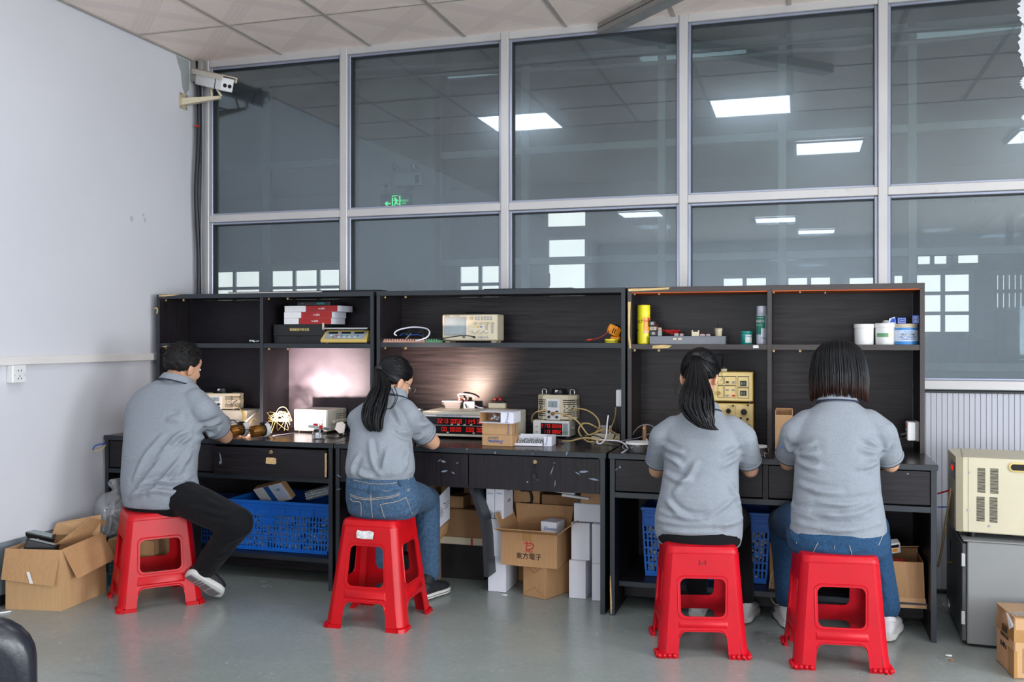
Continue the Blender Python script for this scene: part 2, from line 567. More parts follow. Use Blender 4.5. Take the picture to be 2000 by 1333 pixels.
# ------------------------------------------------------------------ glazed partition
w1 = thing('window_1', None, None, (0, WALL_Y, 0), kind='structure')
PX = [-3.592, -2.632, -1.617, -0.606, 0.401, 1.41, 2.42, 3.43]
TZ = [1.048, 2.034, 3.012]
for x in PX:
 obj('frame_post', B().bx(x - 0.023, x + 0.023, -0.055, 0.055, 0.0 if x > 3 else 1.02, 3.035, 0.003), 'alu', w1)
for xa, xb in zip(PX, PX[1:]):
 for z in TZ:
  obj('transom', B().bx(xa + 0.023, xb - 0.023, -0.052, 0.052, z - 0.023, z + 0.023, 0.003), 'alu', w1)
 for za, zb in zip(TZ, TZ[1:]):
  x0, x1, z0, z1 = xa + 0.023, xb - 0.023, za + 0.023, zb - 0.023
  fb = B()
  for bx_ in ((x0, x0 + 0.016, z0, z1), (x1 - 0.016, x1, z0, z1), (x0 + .016, x1 - .016, z0, z0 + 0.012), (x0 + .016, x1 - .016, z1 - 0.014, z1)):
   fb.bx(bx_[0], bx_[1], -0.034, 0.02, bx_[2], bx_[3], 0.002)
  obj('glazing_bead', fb, 'alu_bead', w1)
  gb = B()
  for bx_ in ((x0 + .016, x0 + 0.019, z0, z1), (x1 - 0.019, x1 - .016, z0, z1), (x0 + .016, x1 - .016, z1 - 0.018, z1 - .014)):
   gb.bx(bx_[0], bx_[1], -0.028, 0.015, bx_[2], bx_[3])
  obj('gasket', gb, 'gasket', w1)
  obj('glass_pane', B().bx(x0 + 0.015, x1 - 0.015, -0.002, 0.002, z0 + 0.011, z1 - 0.013), 'partition_glass', w1)
# white brushed paint left on the fifth pane, close to the picture's right edge
pb = B()
for (px, y0_, y1_, wd) in ((2004, -10, 52, 30), (2002, 46, 130, 24), (2003, 150, 176, 20), (2002, 224, 236, 14), (2004, 258, 282, 18)):
 n = 14
 pts = []
 for k in range(n + 1):
  yy = y0_ + (y1_ - y0_) * k / n
  pts.append((px - wd * (0.35 + 0.3 * math.sin(k * 1.9) ** 2) * math.sin(math.pi * (0.12 + 0.8 * k / n)), yy))
 poly = [A(p[0], p[1], WALL_Y - 0.004) for p in pts] + [A(px + 60, y1_, WALL_Y - .004), A(px + 60, y0_, WALL_Y - .004)]
 pb.loft([poly, [q + Vector((0, 0.0015, 0)) for q in poly]])
obj('paint_smear', pb, 'paint_white', w1, world=True)
# sheet wall under the glass: fine vertical ribs pressed into the sheet
wb = B()
prof = []
x = LEFT_X
while x < 1.305:
 prof += [(x, 0.0), (x + 0.0215, 0.0), (x + 0.0225, 0.004), (x + 0.0243, 0.004)]
 x += 0.0253
top = [Vector((p[0], WALL_Y - 0.03 + p[1], 1.012)) for p in prof]
bot = [Vector((p[0], WALL_Y - 0.03 + p[1], 0.004)) for p in prof]
back_t = [Vector((prof[-1][0], WALL_Y + 0.03, 1.012)), Vector((prof[0][0], WALL_Y + 0.03, 1.012))]
back_b = [Vector((prof[-1][0], WALL_Y + 0.03, 0.004)), Vector((prof[0][0], WALL_Y + 0.03, 0.004))]
wb.loft([bot + back_b, top + back_t])
obj('wall_back', wb, 'panel_sheet', kind='structure')
wk = thing('trim_3', None, None, (0, WALL_Y, 0), kind='structure')
obj('kerb', B().bx(LEFT_X, 1.33, -0.045, 0.03, 0, 0.02, 0.003), 'black_base', wk)
obj('sill_strip', B().bx(LEFT_X, 1.31, -0.042, -0.03, 1.008, 1.019, 0.001), 'gasket', wk)
obj('wall_plaster', B().bx(1.306, 4.6, WALL_Y - 0.05, WALL_Y + 0.03, 0, 1.02, 0.004), 'wall_white', kind='structure')
obj('wall_upper', B().bx(-16, 14, WALL_Y - 0.02, WALL_Y + 0.06, 3.037, 4.6), 'hall_dark', kind='structure')
obj('wall_hall_left', B().bx(-16, LEFT_X - 0.15, WALL_Y - 0.02, WALL_Y + 0.06, 0, 3.037), 'hall_wall', kind='structure')
obj('wall_hall_right', B().bx(RIGHT_X, 14, WALL_Y - 0.02, WALL_Y + 0.06, 0, 3.037), 'hall_wall', kind='structure')
# walls behind the camera with their windows (out of view; they carry the daylight and are mirrored in the glass)
def wall_with_openings(name, u0, u1, wins, place):
 b = B()
 cuts = sorted(wins)
 cur = u0
 for cu, cz in cuts:
  b2 = (cu - 0.95, cu + 0.95, cz - 0.8, cz + 0.8)
  place(b, cur, b2[0], 0, 3.3)
  place(b, b2[0], b2[1], 0, b2[2])
  place(b, b2[0], b2[1], b2[3], 3.3)
  cur = b2[1]
 place(b, cur, u1, 0, 3.3)
 return obj(name, b, 'wall_white', kind='structure')
wall_with_openings('wall_rear', LEFT_X - .15, RIGHT_X, REAR_WINDOWS, lambda b, a, c, z0, z1: b.bx(a, c, REAR_Y - 0.15, REAR_Y, z0, z1))
wall_with_openings('wall_right', REAR_Y, WALL_Y, RIGHT_WINDOWS, lambda b, a, c, z0, z1: b.bx(RIGHT_X, RIGHT_X + 0.15, a, c, z0, z1))
for k, (wx, wz) in enumerate(REAR_WINDOWS):
 t = thing('window_%d' % (k + 2), None, None, (wx, REAR_Y - 0.06, wz), kind='structure')
 fb = B()
 for a in ((-0.95, -0.9, -0.8, 0.8), (0.9, 0.95, -0.8, 0.8), (-0.9, 0.9, -0.8, -0.75), (-0.9, 0.9, 0.75, 0.8), (-0.02, 0.02, -0.75, 0.75)):
  fb.bx(a[0], a[1], -0.03, 0.03, a[2], a[3])
 obj('window_frame', fb, 'alu', t)
for k, (wy, wz) in enumerate(RIGHT_WINDOWS):
 t = thing('window_%d' % (k + 4), None, None, (RIGHT_X + 0.06, wy, wz), kind='structure')
 fb = B()
 for a in ((-0.95, -0.9, -0.8, 0.8), (0.9, 0.95, -0.8, 0.8), (-0.9, 0.9, -0.8, -0.75), (-0.9, 0.9, 0.75, 0.8), (-0.02, 0.02, -0.75, 0.75)):
  fb.bx(-0.03, 0.03, a[0], a[1], a[2], a[3])
 obj('window_frame', fb, 'alu', t)
# ------------------------------------------------------------------ the hall seen through the glass
Y2 = 9.0
obj('ceiling.001', B().bx(-16, 14, 5.3, 21, 4.6, 4.75), 'hall_dark', kind='structure')
obj('wall_far', B().bx(-16, 14, 20.0, 20.2, 0, 4.6), 'hall_wall', kind='structure')
obj('wall_hall_end', B().bx(-16.2, -16, 5.2, 20.2, 0, 4.6), 'hall_wall', kind='structure')
obj('wall_hall_side', B().bx(14, 14.2, 5.2, 20.2, 0, 4.6), 'hall_wall', kind='structure')
pl, pr = A(700, 400, 8.8).x, A(848, 400, 8.8).x
obj('pillar', B().bx(pl, pr, 8.8, 9.3, 0, 4.6, 0.01), 'hall_wall', kind='structure')
w2 = thing('window_7', None, None, (0, Y2, 0), kind='structure')
xs = [-8.2, A(522, 400, Y2).x, A(692, 400, Y2).x, A(856, 400, Y2).x, A(1027, 400, Y2).x, A(1293, 400, Y2).x, A(1528, 400, Y2).x, A(1781, 400, Y2).x, 5.0, 6.4]
za, zb = A(545, 325, Y2).z, A(545, 523, Y2).z
for x in xs:
 obj('frame_post', B().bx(x - 0.035, x + 0.035, -0.05, 0.05, 1.0, 4.0, 0.004), 'hall_frame', w2)
for xa, xb in zip(xs, xs[1:]):
 if abs(xa - xs[2]) < 1e-6:
  continue
 for z in (za, zb, 1.03, 4.0):
  obj('transom', B().bx(xa + 0.035, xb - 0.035, -0.045, 0.045, z - 0.035, z + 0.035, 0.004), 'hall_frame', w2)
 for z0, z1 in ((1.065, zb - 0.035), (zb + 0.035, za - 0.035), (za + 0.035, 3.965)):
  obj('glass_pane', B().bx(xa + 0.03, xb - 0.03, -0.002, 0.002, z0, z1), 'hall_glass', w2)
obj('wall_hall_low', B().bx(-16, 14, Y2 - 0.04, Y2 + 0.04, 0, 0.995), 'hall_wall', kind='structure')
# lit windows of the far wall: frame, cross bars, bright pane
def hall_window(n, px0, px1, py0, py1, nx, nz, Y=19.96):
 a, b_ = A(px0, py1, Y), A(px1, py0, Y)
 a2 = A((px0 + px1) / 2, py1, Y); b2 = A((px0 + px1) / 2, py0, Y)
 x0, x1, z0, z1 = a.x, b_.x, a2.z, b2.z
 t = thing('window_%d' % n, None, None, ((x0 + x1) / 2, Y, (z0 + z1) / 2), kind='structure')
 w, h = (x1 - x0) / 2, (z1 - z0) / 2
 fb = B()
 for i in range(nx + 1):
  x = -w + 2 * w * i / nx
  fb.bx(x - 0.04, x + 0.04, -0.07, 0.03, -h, h)
 for k in range(nz + 1):
  z = -h + 2 * h * k / nz
  fb.bx(-w, w, -0.07, 0.03, z - 0.035, z + 0.035)
 obj('window_frame', fb, 'hall_frame', t)
 for i in range(nx):
  for k in range(nz):
   obj('lit_pane', B().bx(-w + 2 * w * i / nx + .04, -w + 2 * w * (i + 1) / nx - .04, -0.01, 0.0,
         -h + 2 * h * k / nz + .035, -h + 2 * h * (k + 1) / nz - .035), 'hall_window_light', t)
hw = [(410, 512, 528, 600, 2, 2), (531, 672, 524, 600, 3, 2), (898, 982, 512, 600, 2, 2), (1410, 1500, 541, 605, 2, 2), (1536, 1625, 540, 605, 2, 2),
  (1655, 1712, 540, 605, 1, 2), (1742, 1766, 536, 605, 1, 2), (1786, 1896, 534, 652, 2, 3), (1942, 2010, 534, 640, 6, 3), (1788, 1852, 492, 520, 2, 1),
  (1866, 1914, 490, 518, 1, 1), (1070, 1147, 466, 600, 1, 1), (1068, 1148, 412, 446, 1, 1), (1905, 1930, 385, 392, 1, 1)]
for k, q in enumerate(hw):
 hall_window(8 + k, *q)
# conduits that sag along the hall ceiling
c1 = [(694, 138), (740, 134), (850, 130), (960, 124), (1080, 118), (1190, 108), (1300, 104), (1347, 101), (1430, 94), (1525, 84), (1610, 78), (1700, 70), (1777, 60), (1880, 54), (2020, 44)]
c2 = [(694, 152), (740, 152), (850, 147), (960, 140), (1080, 135), (1190, 130), (1316, 121), (1350, 118), (1440, 111), (1560, 99), (1650, 97), (1705, 90), (1790, 82), (1880, 74), (2020, 58)]
for pts, lb in ((c1, 'upper of two pale wavy conduits strung along the hall behind the glass'), (c2, 'lower of two pale wavy conduits strung along the hall behind the glass')):
 o = obj('conduit', B().tube([A(x, y, 8.72) for x, y in pts], 0.022, 6, 3), 'pipe_white', smooth=True)
 tag(o, lb, 'pipe', 'conduits behind the glass')
# roof truss bar and dark stacked goods beyond the second partition
for k, (pa, pb_, lb) in enumerate((((1905, 440), (2010, 362), 'slanted dark steel brace seen through the fifth lower pane'),)):
 o = obj('roof_brace', B().cyl(A(*pa, 15), A(*pb_, 15), 0.12, seg=4), 'hall_dark'); tag(o, lb, 'beam')
def goods(name, px0, px1, pyt, Y, m, lb, cat, dp=0.8):
 a, b_ = A(px0, pyt, Y), A(px1, pyt, Y)
 t = thing(name, lb, cat, ((a.x + b_.x) / 2, Y, 0))
 w, h = (b_.x - a.x) / 2, A((px0 + px1) / 2, pyt, Y).z
 n = 3
 for k in range(n):
  obj('layer', B().bx(-w * (1 - .03 * (k % 2)), w * (1 - .05 * ((k + 1) % 2)), 0.0 + .02 * k, dp, h * k / n + 0.004, h * (k + 1) / n - 0.004, 0.02), m, t)
 return t
mk('goods_dark', (62, 68, 68), 0.8, var=0.3, vs=3)
mk('goods_brown', (92, 80, 76), 0.8, var=0.25, vs=3)
mk('goods_card', (150, 128, 108), 0.8)
goods('goods_stack', 1818, 1893, 652, 12.5, 'goods_dark', 'dark stack of goods below the bright far window at right', 'stack')
goods('goods_stack', 1945, 2040, 604, 11.5, 'goods_brown', 'tall brownish stack behind the glass at the right edge', 'stack')
goods('goods_stack', 1890, 1950, 660, 10.6, 'goods_dark', 'low dark heap of packs between the two taller stacks', 'stack')
goods('carton', 748, 804, 546, 7.6, 'goods_card', 'plain brown carton standing behind the glass under the exit sign', 'box', 0.4)
mk('red_sign', (214, 92, 84), 0.5)
pa, pb_ = A(1056, 560, 12), A(1074, 534, 12)
t = thing('notice_board', 'small red notice beside the bright doorway in the hall', 'sign', (pa.x, 12, pa.z))
obj('board', B().bx(0, pb_.x - pa.x, 0, 0.02, 0, pb_.z - pa.z, 0.003), 'red_sign', t)
obj('post', B().bx((pb_.x - pa.x) / 2 - .02, (pb_.x - pa.x) / 2 + .02, 0.02, 0.05, -pa.z, pb_.z - pa.z), 'hall_frame', t)
# lights added out of view to brighten the hall, partition and pillar
for k, (x, y) in enumerate(((10.5, 12.0), (10.5, 17.0), (-4.2, 6.9), (-1.2, 6.9), (1.8, 6.9))):
 t = thing('hall_fill_light', 'long LED light added out of view under the hall ceiling, ' + ['off to the right, nearer', 'off to the right, farther', 'left one over the corridor', 'middle one over the corridor', 'right one over the corridor'][k], 'light', (x, y, 4.56), 0, 'added hall lights')
 obj('housing', B().box((0, 0, 0.015), (1.3, 0.34, 0.03), 0.004), 'hall_frame', t)
 obj('diffuser', B().box((0, 0, -0.004), (1.2, 0.3, 0.008)), 'hall_fill_led' if k < 2 else 'corridor_fill_led', t)
# exit sign, emergency lamp and socket on the pillar
PYF = 8.8
mk('sign_green', (24, 66, 44), 0.3)
mk('plastic_pale', (176, 184, 184), 0.4)
mk('lamp_lens', (120, 132, 136), 0.12, 0.6)
a, b_ = A(743, 408, PYF), A(804, 379, PYF)
a = A(743, 410, PYF - .03); b_ = A(804, 380, PYF - .03)
sw, sh = b_.x - a.x, A(774, 380, PYF - .03).z - A(774, 409, PYF - .03).z
t = thing('exit_sign', 'green lit exit sign with running figure and left arrow', 'sign', ((a.x + b_.x) / 2, PYF - 0.03, A(774, 394, PYF).z))
obj('sign_plate', B().box((0, 0.014, 0), (sw, 0.03, sh), 0.004), 'sign_green', t)
u = sh / 30.0
fb = B()
for q in ((-2, 2.2, -10, -8, -13, 11), ):
 pass
ox = 0.5
fb.bx((ox - 9) * u, (ox - 6.6) * u, -0.004, 0, -12 * u, 11 * u); fb.bx((ox + 7) * u, (ox + 9.4) * u, -0.004, 0, -12 * u, 11 * u); fb.bx((ox - 9) * u, (ox + 9.4) * u, -0.004, 0, 9 * u, 11.4 * u)
obj('door_outline', fb, 'exit_green', t)
fb = B()
fb.cyl((ox * u - 2.2 * u, -0.004, 5.6 * u), (ox * u - 2.2 * u, 0, 5.6 * u), 1.9 * u, seg=10)
def limb(fb, p, q, w):
 d = Vector((q[0] - p[0], 0, q[1] - p[1])); n = Vector((-d.z, 0, d.x)).normalized() * w * u / 2
 P, Q = Vector((p[0] * u, 0, p[1] * u)), Vector((q[0] * u, 0, q[1] * u))
 r = [P + n, Q + n, Q - n, P - n]
 fb.loft([[v + Vector((0, -0.004, 0)) for v in r], r])
limb(fb, (1.2, 4), (0, -2.4), 4.0); limb(fb, (0.6, 3.6), (-5, 1.6), 1.8); limb(fb, (2, 3), (5.4, -0.6), 1.8)
limb(fb, (0, -2), (-2, -6.5), 2.4); limb(fb, (-2, -6.2), (-4.6, -10), 2.2); limb(fb, (1, -2), (3, -6), 2.4); limb(fb, (3, -6), (6.8, -6.4), 2.2)
obj('running_figure', fb, 'exit_green', t)
fb = B()
limb(fb, (-11.5, -4.4), (-20, -4.4), 2.4); limb(fb, (-23.5, -4.4), (-18, -0.6), 2.6); limb(fb, (-23.5, -4.4), (-18, -8.4), 2.6)
obj('arrow', fb, 'exit_green', t)
text('安全出口', 4.6 * u, 'exit_green', t, front(18.5 * u, -0.004, 0.2 * u))
text('EXIT', 5.0 * u, 'exit_green', t, front(18.0 * u, -0.004, -5.6 * u))
a = A(772, 366, PYF - .06); b_ = A(824, 340, PYF - .06)
t = thing('emergency_light', 'pale emergency lamp box with two round heads above the exit sign', 'lamp', ((a.x + b_.x) / 2, PYF - 0.035, A(798, 353, PYF).z))
w, h = (b_.x - a.x), A(798, 340, PYF - .06).z - A(798, 366, PYF - .06).z
obj('lamp_housing', B().box((0, 0, 0), (w, 0.07, h), 0.006), 'plastic_pale', t)
obj('status_window', B().box((w * .33, -0.037, 0), (w * .14, 0.006, h * .6), 0.001), 'gasket', t)
for k, px in enumerate((777, 811)):
 cx = A(px, 327, PYF - .06).x - (a.x + b_.x) / 2
 cz = A(px, 327, PYF - .06).z - A(798, 353, PYF).z
 M_ = Matrix.Translation((cx, -0.03, cz)) @ Matrix.Rotation(R(-25 if k == 0 else 12), 4, 'Z') @ Matrix.Rotation(R(90), 4, 'X')
 hd = obj('lamp_head', B().lathe([(0.0, -0.04), (0.03, -0.035), (0.048, 0.0), (0.05, 0.03), (0.044, 0.032)], 16, M_), 'plastic_pale', t, smooth=40)
 obj('lens', B().lathe([(0.044, 0.032), (0.03, 0.036), (0.0, 0.037)], 16, M_), 'lamp_lens', hd, smooth=True)
 obj('neck', B().cyl((cx, -0.01, cz - 0.05), (cx, -0.01, h / 2 - .003), 0.012, seg=8), 'plastic_pale', t)
a = A(756, 363, PYF - .02)
t = thing('wall_socket', 'small pale socket with plug beside the emergency lamp box', 'socket', (a.x, PYF - 0.012, a.z))
obj('socket_plate', B().box((0, 0, 0), (0.086, 0.022, 0.086), 0.004), 'plastic_pale', t)
obj('plug', B().cyl((-.005, -0.01, 0), (-.005, -0.05, -0.004), 0.02, 0.015, 12), 'gasket', t)
obj('plug_cord', B().tube([(-.005, -0.045, -0.01), (0.0, -0.04, -0.08), (0.06, -0.03, -0.12), (0.16, -0.02, -0.10), (0.27, -0.02, -0.04), (0.30, -.02, 0.0)], 0.005, 5, 4), 'gasket', t)
# ================================================================== workbenches and shelf units
mk_wood('wood_x', (22, 20, 23), (42, 37, 41), 'x', 0.42)
mk_wood('wood_z', (22, 19, 22), (38, 33, 37), 'z', 0.42)
mk_wood('wood_top', (30, 25, 26), (48, 40, 40), 'x', 0.22)
mk_wood('wood_top_y', (46, 38, 37), (66, 54, 52), 'y', 0.22)
mk_wood('wood_back', (17, 13, 14), (50, 44, 47), 'x', 0.36, 0.8)
mk_wood('wood_back_fine', (20, 18, 23), (35, 32, 39), 'x', 0.40, 1.8)
mk_wood('wood_brown_z', (58, 36, 30), (82, 52, 43), 'z', 0.4)
mk('edge_band', (36, 42, 48), 0.42, var=0.12, vs=5, stretch=(3, 30, 30))
mk('edge_band_brown', (62, 55, 54), 0.45, var=0.15, vs=5, stretch=(3, 30, 30))
mk('chipboard', (214, 178, 128), 0.75, var=0.2, vs=60, bump=0.4, bs=160)
mk('masking_tape', (206, 176, 120), 0.65, var=0.16, vs=30)
mk('orange_board', (196, 92, 34), 0.55, var=0.15, vs=8, stretch=(1, 20, 20))
mk('brass', (170, 146, 104), 0.35, 0.85)
mk('steel', (176, 176, 178), 0.3, 0.9)
mk('paint_splash', (128, 136, 152), 0.6)
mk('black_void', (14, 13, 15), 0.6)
FY, BY, DZ = 4.34, 5.04, 0.75
def splash(parent, marks, Y, m='paint_splash', name='paint_mark'):
 """dry splashes of pale paint or glue, each a thin raised flake"""
 for (px, py, L, wd, ang) in marks:
  b = B()
  c = A(px, py, Y)
  k = 5.0 / F_PX * 0.7
  n = 7
  up, dn = [], []
  for i in range(n + 1):
   t = i / n
   x = (t - 0.5) * L
   w = wd * 0.5 * math.sin(math.pi * (0.06 + 0.88 * t)) * (0.7 + 0.5 * random.random())
   ca, sa = math.cos(R(ang)), math.sin(R(ang))
   for s_, ls in ((w, up), (-w, dn)):
    ls.append(c + Vector((x * ca - s_ * sa, 0, x * sa + s_ * ca)) * k)
  poly = up + dn[::-1]
  b.loft([[q + Vector((0, -0.0012, 0)) for q in poly], poly])
  obj(name, b, m, parent, world=True)
def desk(x0, x1, label, drawers, top_m='wood_top', rail=True, fy=FY, shelf=True):
 t = thing('workbench', label, 'desk', ((x0 + x1) / 2, fy, 0), 0, 'three workbenches in a row')
 W_ = (x1 - x0) / 2
 dp = BY - fy
 obj('worktop', B().bx(-W_, W_, 0.001, dp, DZ - 0.0245, DZ, 0.0015), top_m, t)
 obj('worktop_edge', B().bx(-W_, W_, -0.001, 0.0012, DZ - 0.0245, DZ - 0.001, 0.0005), 'edge_band', t)
 for s_ in (-1, 1):
  xa = s_ * (W_ - 0.006)
  obj('side_panel', B().bx(min(xa, xa - s_ * 0.022), max(xa, xa - s_ * 0.022), 0.006, dp - 0.01, 0.0, DZ - 0.025), 'wood_z', t)
  obj('panel_edge', B().bx(min(xa, xa - s_ * 0.022), max(xa, xa - s_ * 0.022), 0.0045, 0.0062, 0.0, DZ - 0.026), 'edge_band', t)
 obj('modesty_panel', B().bx(-W_ + .03, W_ - .03, dp - 0.03, dp - 0.015, 0.12, DZ - 0.026), 'wood_x', t)
 if shelf:
  obj('foot_shelf', B().bx(-W_ + .03, W_ - .03, 0.10, dp - 0.03, 0.115, 0.138), 'wood_x', t)
  obj('shelf_edge', B().bx(-W_ + .03, W_ - .03, 0.098, 0.1, 0.115, 0.138), 'edge_band', t)
  obj('shelf_plinth', B().bx(-W_ + .03, W_ - .03, 0.25, 0.268, 0.03, 0.113), 'wood_x', t)
 zlo = 0.575 if rail else 0.555
 if rail:
  obj('front_rail', B().bx(-W_ + .0285, W_ - .0285, 0.006, 0.07, 0.546, 0.570), 'edge_band', t)
 obj('drawer_bay', B().bx(-W_ + .03, W_ - .03, 0.06, dp - 0.05, zlo, zlo + 0.012), 'wood_x', t)
 for (a, b_, pull, mt, extra) in drawers:
  d = obj('drawer', B().bx(a - (x0 + x1) / 2, b_ - (x0 + x1) / 2, 0.008 - pull, 0.026 - pull, zlo + 0.002 - (0.006 if pull else 0), DZ - 0.030 - (0.006 if pull else 0), 0.001), mt, t)
  cx = (a + b_) / 2 - (x0 + x1) / 2
  obj('drawer_box', B().bx(a - (x0 + x1) / 2 + .02, b_ - (x0 + x1) / 2 - .02, 0.027 - pull, dp - 0.1, zlo + .014, DZ - 0.06), 'wood_z', t)
  if 'lock' in extra:
   lx = extra['lock'] - (x0 + x1) / 2
   lz = DZ - 0.055
   M_ = Matrix.Translation((lx, 0.008 - pull, lz)) @ Matrix.Rotation(R(90), 4, 'X')
   lk = obj('lock', B().lathe([(0.0, 0.004), (0.0085, 0.004), (0.0105, 0.002), (0.0105, -0.004)], 16, M_), 'brass', d, smooth=40)
  if 'key' in extra:
   lx = extra['key'] - (x0 + x1) / 2
   kb = B().box((lx, -0.008 - pull, DZ - 0.072), (0.003, 0.018, 0.02), 0.001)
   kb.cyl((lx, -0.01, DZ - .085), (lx, -.004, DZ - .115), 0.0022, seg=6)
   kb.box((lx, -.006, DZ - .122), (.014, .003, .022), .001)
   obj('key', kb, 'gasket', d)
  if 'patch' in extra:
   lx = extra['patch'] - (x0 + x1) / 2
   pts = [(lx - .03, -.014), (lx - .028, .013), (lx - .02, .017), (lx + .02, .016), (lx + .03, .012), (lx + .031, -.012), (lx + .024, -.017), (lx - .022, -.016)]
   obj('chipped_patch', B().prism([(p[0], p[1] + DZ - 0.099) for p in pts], 0.003, Matrix.Translation((0, 0.0065 - pull, 0))), 'chipboard', d)
   obj('chipped_edge', B().bx(b_ - (x0 + x1) / 2 - .0045, b_ - (x0 + x1) / 2 + .0012, 0.0075 - pull, 0.02 - pull, zlo + .004, DZ - .05), 'chipboard', d)
 return t
def X_(px, py, Y=FY):
 return A(px, py, Y).x
LX0, LX1, CX0, CX1, RX0, RX1 = -3.655, -2.262, -2.256, -0.862, -0.850, 0.553
left_desk = desk(LX0, LX1, 'dark workbench by the white wall, man seated at it, tan patch on its drawer',
     [(LX0 + .031, X_(416, 900), 0.0, 'wood_x', {}), (X_(420, 900), LX1 - .034, 0.022, 'wood_x', {'lock': X_(530, 884, 4.33), 'patch': X_(530, 902, 4.33)})])
centre_desk = desk(CX0, CX1, 'middle dark workbench with paint-splashed drawers and white cartons beneath it',
     [(CX0 + .031, X_(912, 915), 0.0, 'wood_z', {}), (X_(914.5, 915), CX1 - .030, 0.0, 'wood_z', {'lock': X_(1044, 902), 'key': X_(1044, 902)})], rail=False, shelf=False)
right_desk = desk(RX0, RX1, 'dark brown workbench where two women in grey sit side by side',
     [(RX0 + .031, X_(1489, 940), 0.0, 'wood_x', {}), (X_(1501, 940), RX1 - .031, 0.0, 'wood_x', {})])
rx_ = right_desk.location.x
obj('drawer_divider', B().bx(X_(1490, 940) - rx_, X_(1500, 940) - rx_, 0.007, 0.6, 0.571, DZ - 0.027), 'wood_z', right_desk)
splash(left_desk, [(431, 895, 30, 5, -78), (430, 904, 10, 7, -70)], 4.3165)
splash(centre_desk, [(866, 902, 14, 5, -10), (868, 921, 18, 5, 12), (858, 900, 12, 2, 40), (893, 905, 8, 2, 30), (885, 924, 10, 3, -30), (1078, 920, 24, 2, 70), (1084, 945, 16, 2, 85),
      (1140, 922, 22, 6, 6), (1128, 925, 14, 3, -30), (1160, 937, 26, 4, -8), (1172, 897, 10, 2, -40), (1050, 938, 4, 2, 0), (1030, 942, 5, 4, 30), (1083, 905, 4, 3, 0), (1100, 890, 4, 2, 60)], 4.3475)
splash(centre_desk, [(967, 885, 7, 4, 60), (1107, 886, 10, 4, 75), (912, 878, 5, 3, 20), (1040, 887, 5, 2, 0)], 4.3385)
splash(centre_desk, [(662, 930, 14, 3, -25), (661, 956, 14, 3, 8)], 4.344)
splash(right_desk, [(1199, 907, 10, 3, 60), (1211, 913, 7, 4, -60), (1203, 918, 20, 1.6, 30), (1773, 926, 4, 3, 0)], 4.3475)
# curved bracket that carries the middle of the centre bench
cx = centre_desk.location.x
pts = [(A(918, 950, 4.46), 0), (A(930, 985, 4.46), 0), (A(941, 1015, 4.46), 0), (A(946, 1050, 4.46), 0), (A(948, 1090, 4.46), 0), (A(950, 1128, 4.46), 0)]
prof = [(p[0].x - cx, p[0].z) for p in pts]
poly = [(x - 0.012, z) for x, z in prof] + [(x + 0.012, z) for x, z in reversed(prof)]
obj('curved_leg', B().prism(poly, 0.48, Matrix.Translation((0, 0.12, 0))), 'edge_band', centre_desk)
# chipped lower corner of the right bench's left panel
rc = B()
q = [A(1192.5, 1125, 4.345), A(1194, 1150, 4.345), A(1195.5, 1180, 4.345), A(1195, 1200, 4.345)]
q2 = [A(1191.5, 1125, 4.345), A(1191.5, 1150, 4.345), A(1192, 1180, 4.345), A(1193, 1200, 4.345)]
poly = q + q2[::-1]
rc.loft([poly, [v + Vector((0, -0.002, 0)) for v in poly]])
obj('chipped_corner', rc, 'chipboard', right_desk, world=True)
# ------------------------------------------------------------------ shelf units (hutches) standing on the benches
HY0, HY1, HZ = 4.73, 5.03, 1.537
def hutch(x0, x1, label, mid=None, side_m='wood_z', edge='edge_band', back='wood_back', shelf_z=1.252, mid_cut=None):
 t = thing('shelf_unit', label, 'shelf', ((x0 + x1) / 2, HY0, DZ + .0004), 0, 'open shelf units on the benches')
 W_ = (x1 - x0) / 2
 d, h = HY1 - HY0, HZ - DZ
 sz = shelf_z - DZ
 obj('top_board', B().bx(-W_, W_, 0.002, d, h - 0.025, h, 0.001), 'wood_x', t)
 obj('top_edge', B().bx(-W_, W_, 0, 0.0022, h - 0.025, h - 0.0005), edge, t)
 for s_ in (-1, 1):
  xa = s_ * W_
  obj('side_board', B().bx(min(xa, xa - s_ * .02), max(xa, xa - s_ * .02), 0.004, d - 0.004, 0, h - 0.0255), side_m, t)
  obj('side_edge', B().bx(min(xa, xa - s_ * .02), max(xa, xa - s_ * .02), 0.002, 0.0042, 0, h - 0.0255), edge, t)
 obj('back_board', B().bx(-W_ + .021, W_ - .021, d - 0.012, d - 0.004, 0.0, h - .026), back, t)
 bays = [(-W_ + .0205, W_ - .0205)]
 if mid is not None:
  m_ = mid - (x0 + x1) / 2
  obj('middle_board', B().bx(m_ - .01, m_ + .01, 0.006, d - 0.0125, 0, h - .0255), side_m, t)
  obj('middle_edge', B().bx(m_ - .01, m_ + .01, 0.004, 0.0062, 0, h - .0255), edge, t)
  bays = [(-W_ + .0205, m_ - .0105), (m_ + .0105, W_ - .0205)]
 for a, b_ in bays:
  obj('shelf', B().bx(a, b_, 0.008, d - 0.0125, sz - 0.025, sz), 'wood_x', t)
  obj('shelf_edge', B().bx(a, b_, 0.006, 0.0082, sz - 0.025, sz - .0004), edge, t)
  fb = B()
  for x in (a + .008, a + .13):
   fb.box((x, 0.05, sz - .031), (.012, .014, .012), 0.001)
   fb.box((x, 0.05, h - .032), (.010, .012, .012), 0.001)
  obj('fixing_block', fb, 'brass', t)
 return t
left_hutch = hutch(-3.612, -2.222, 'dark shelf unit beside the white wall, holding red boxes and a scale', mid=A(510, 625, HY0).x, back='wood_back_fine')
centre_hutch = hutch(-2.204, -0.842, 'undivided dark shelf unit in the middle, holding the oscilloscope', shelf_z=1.258)
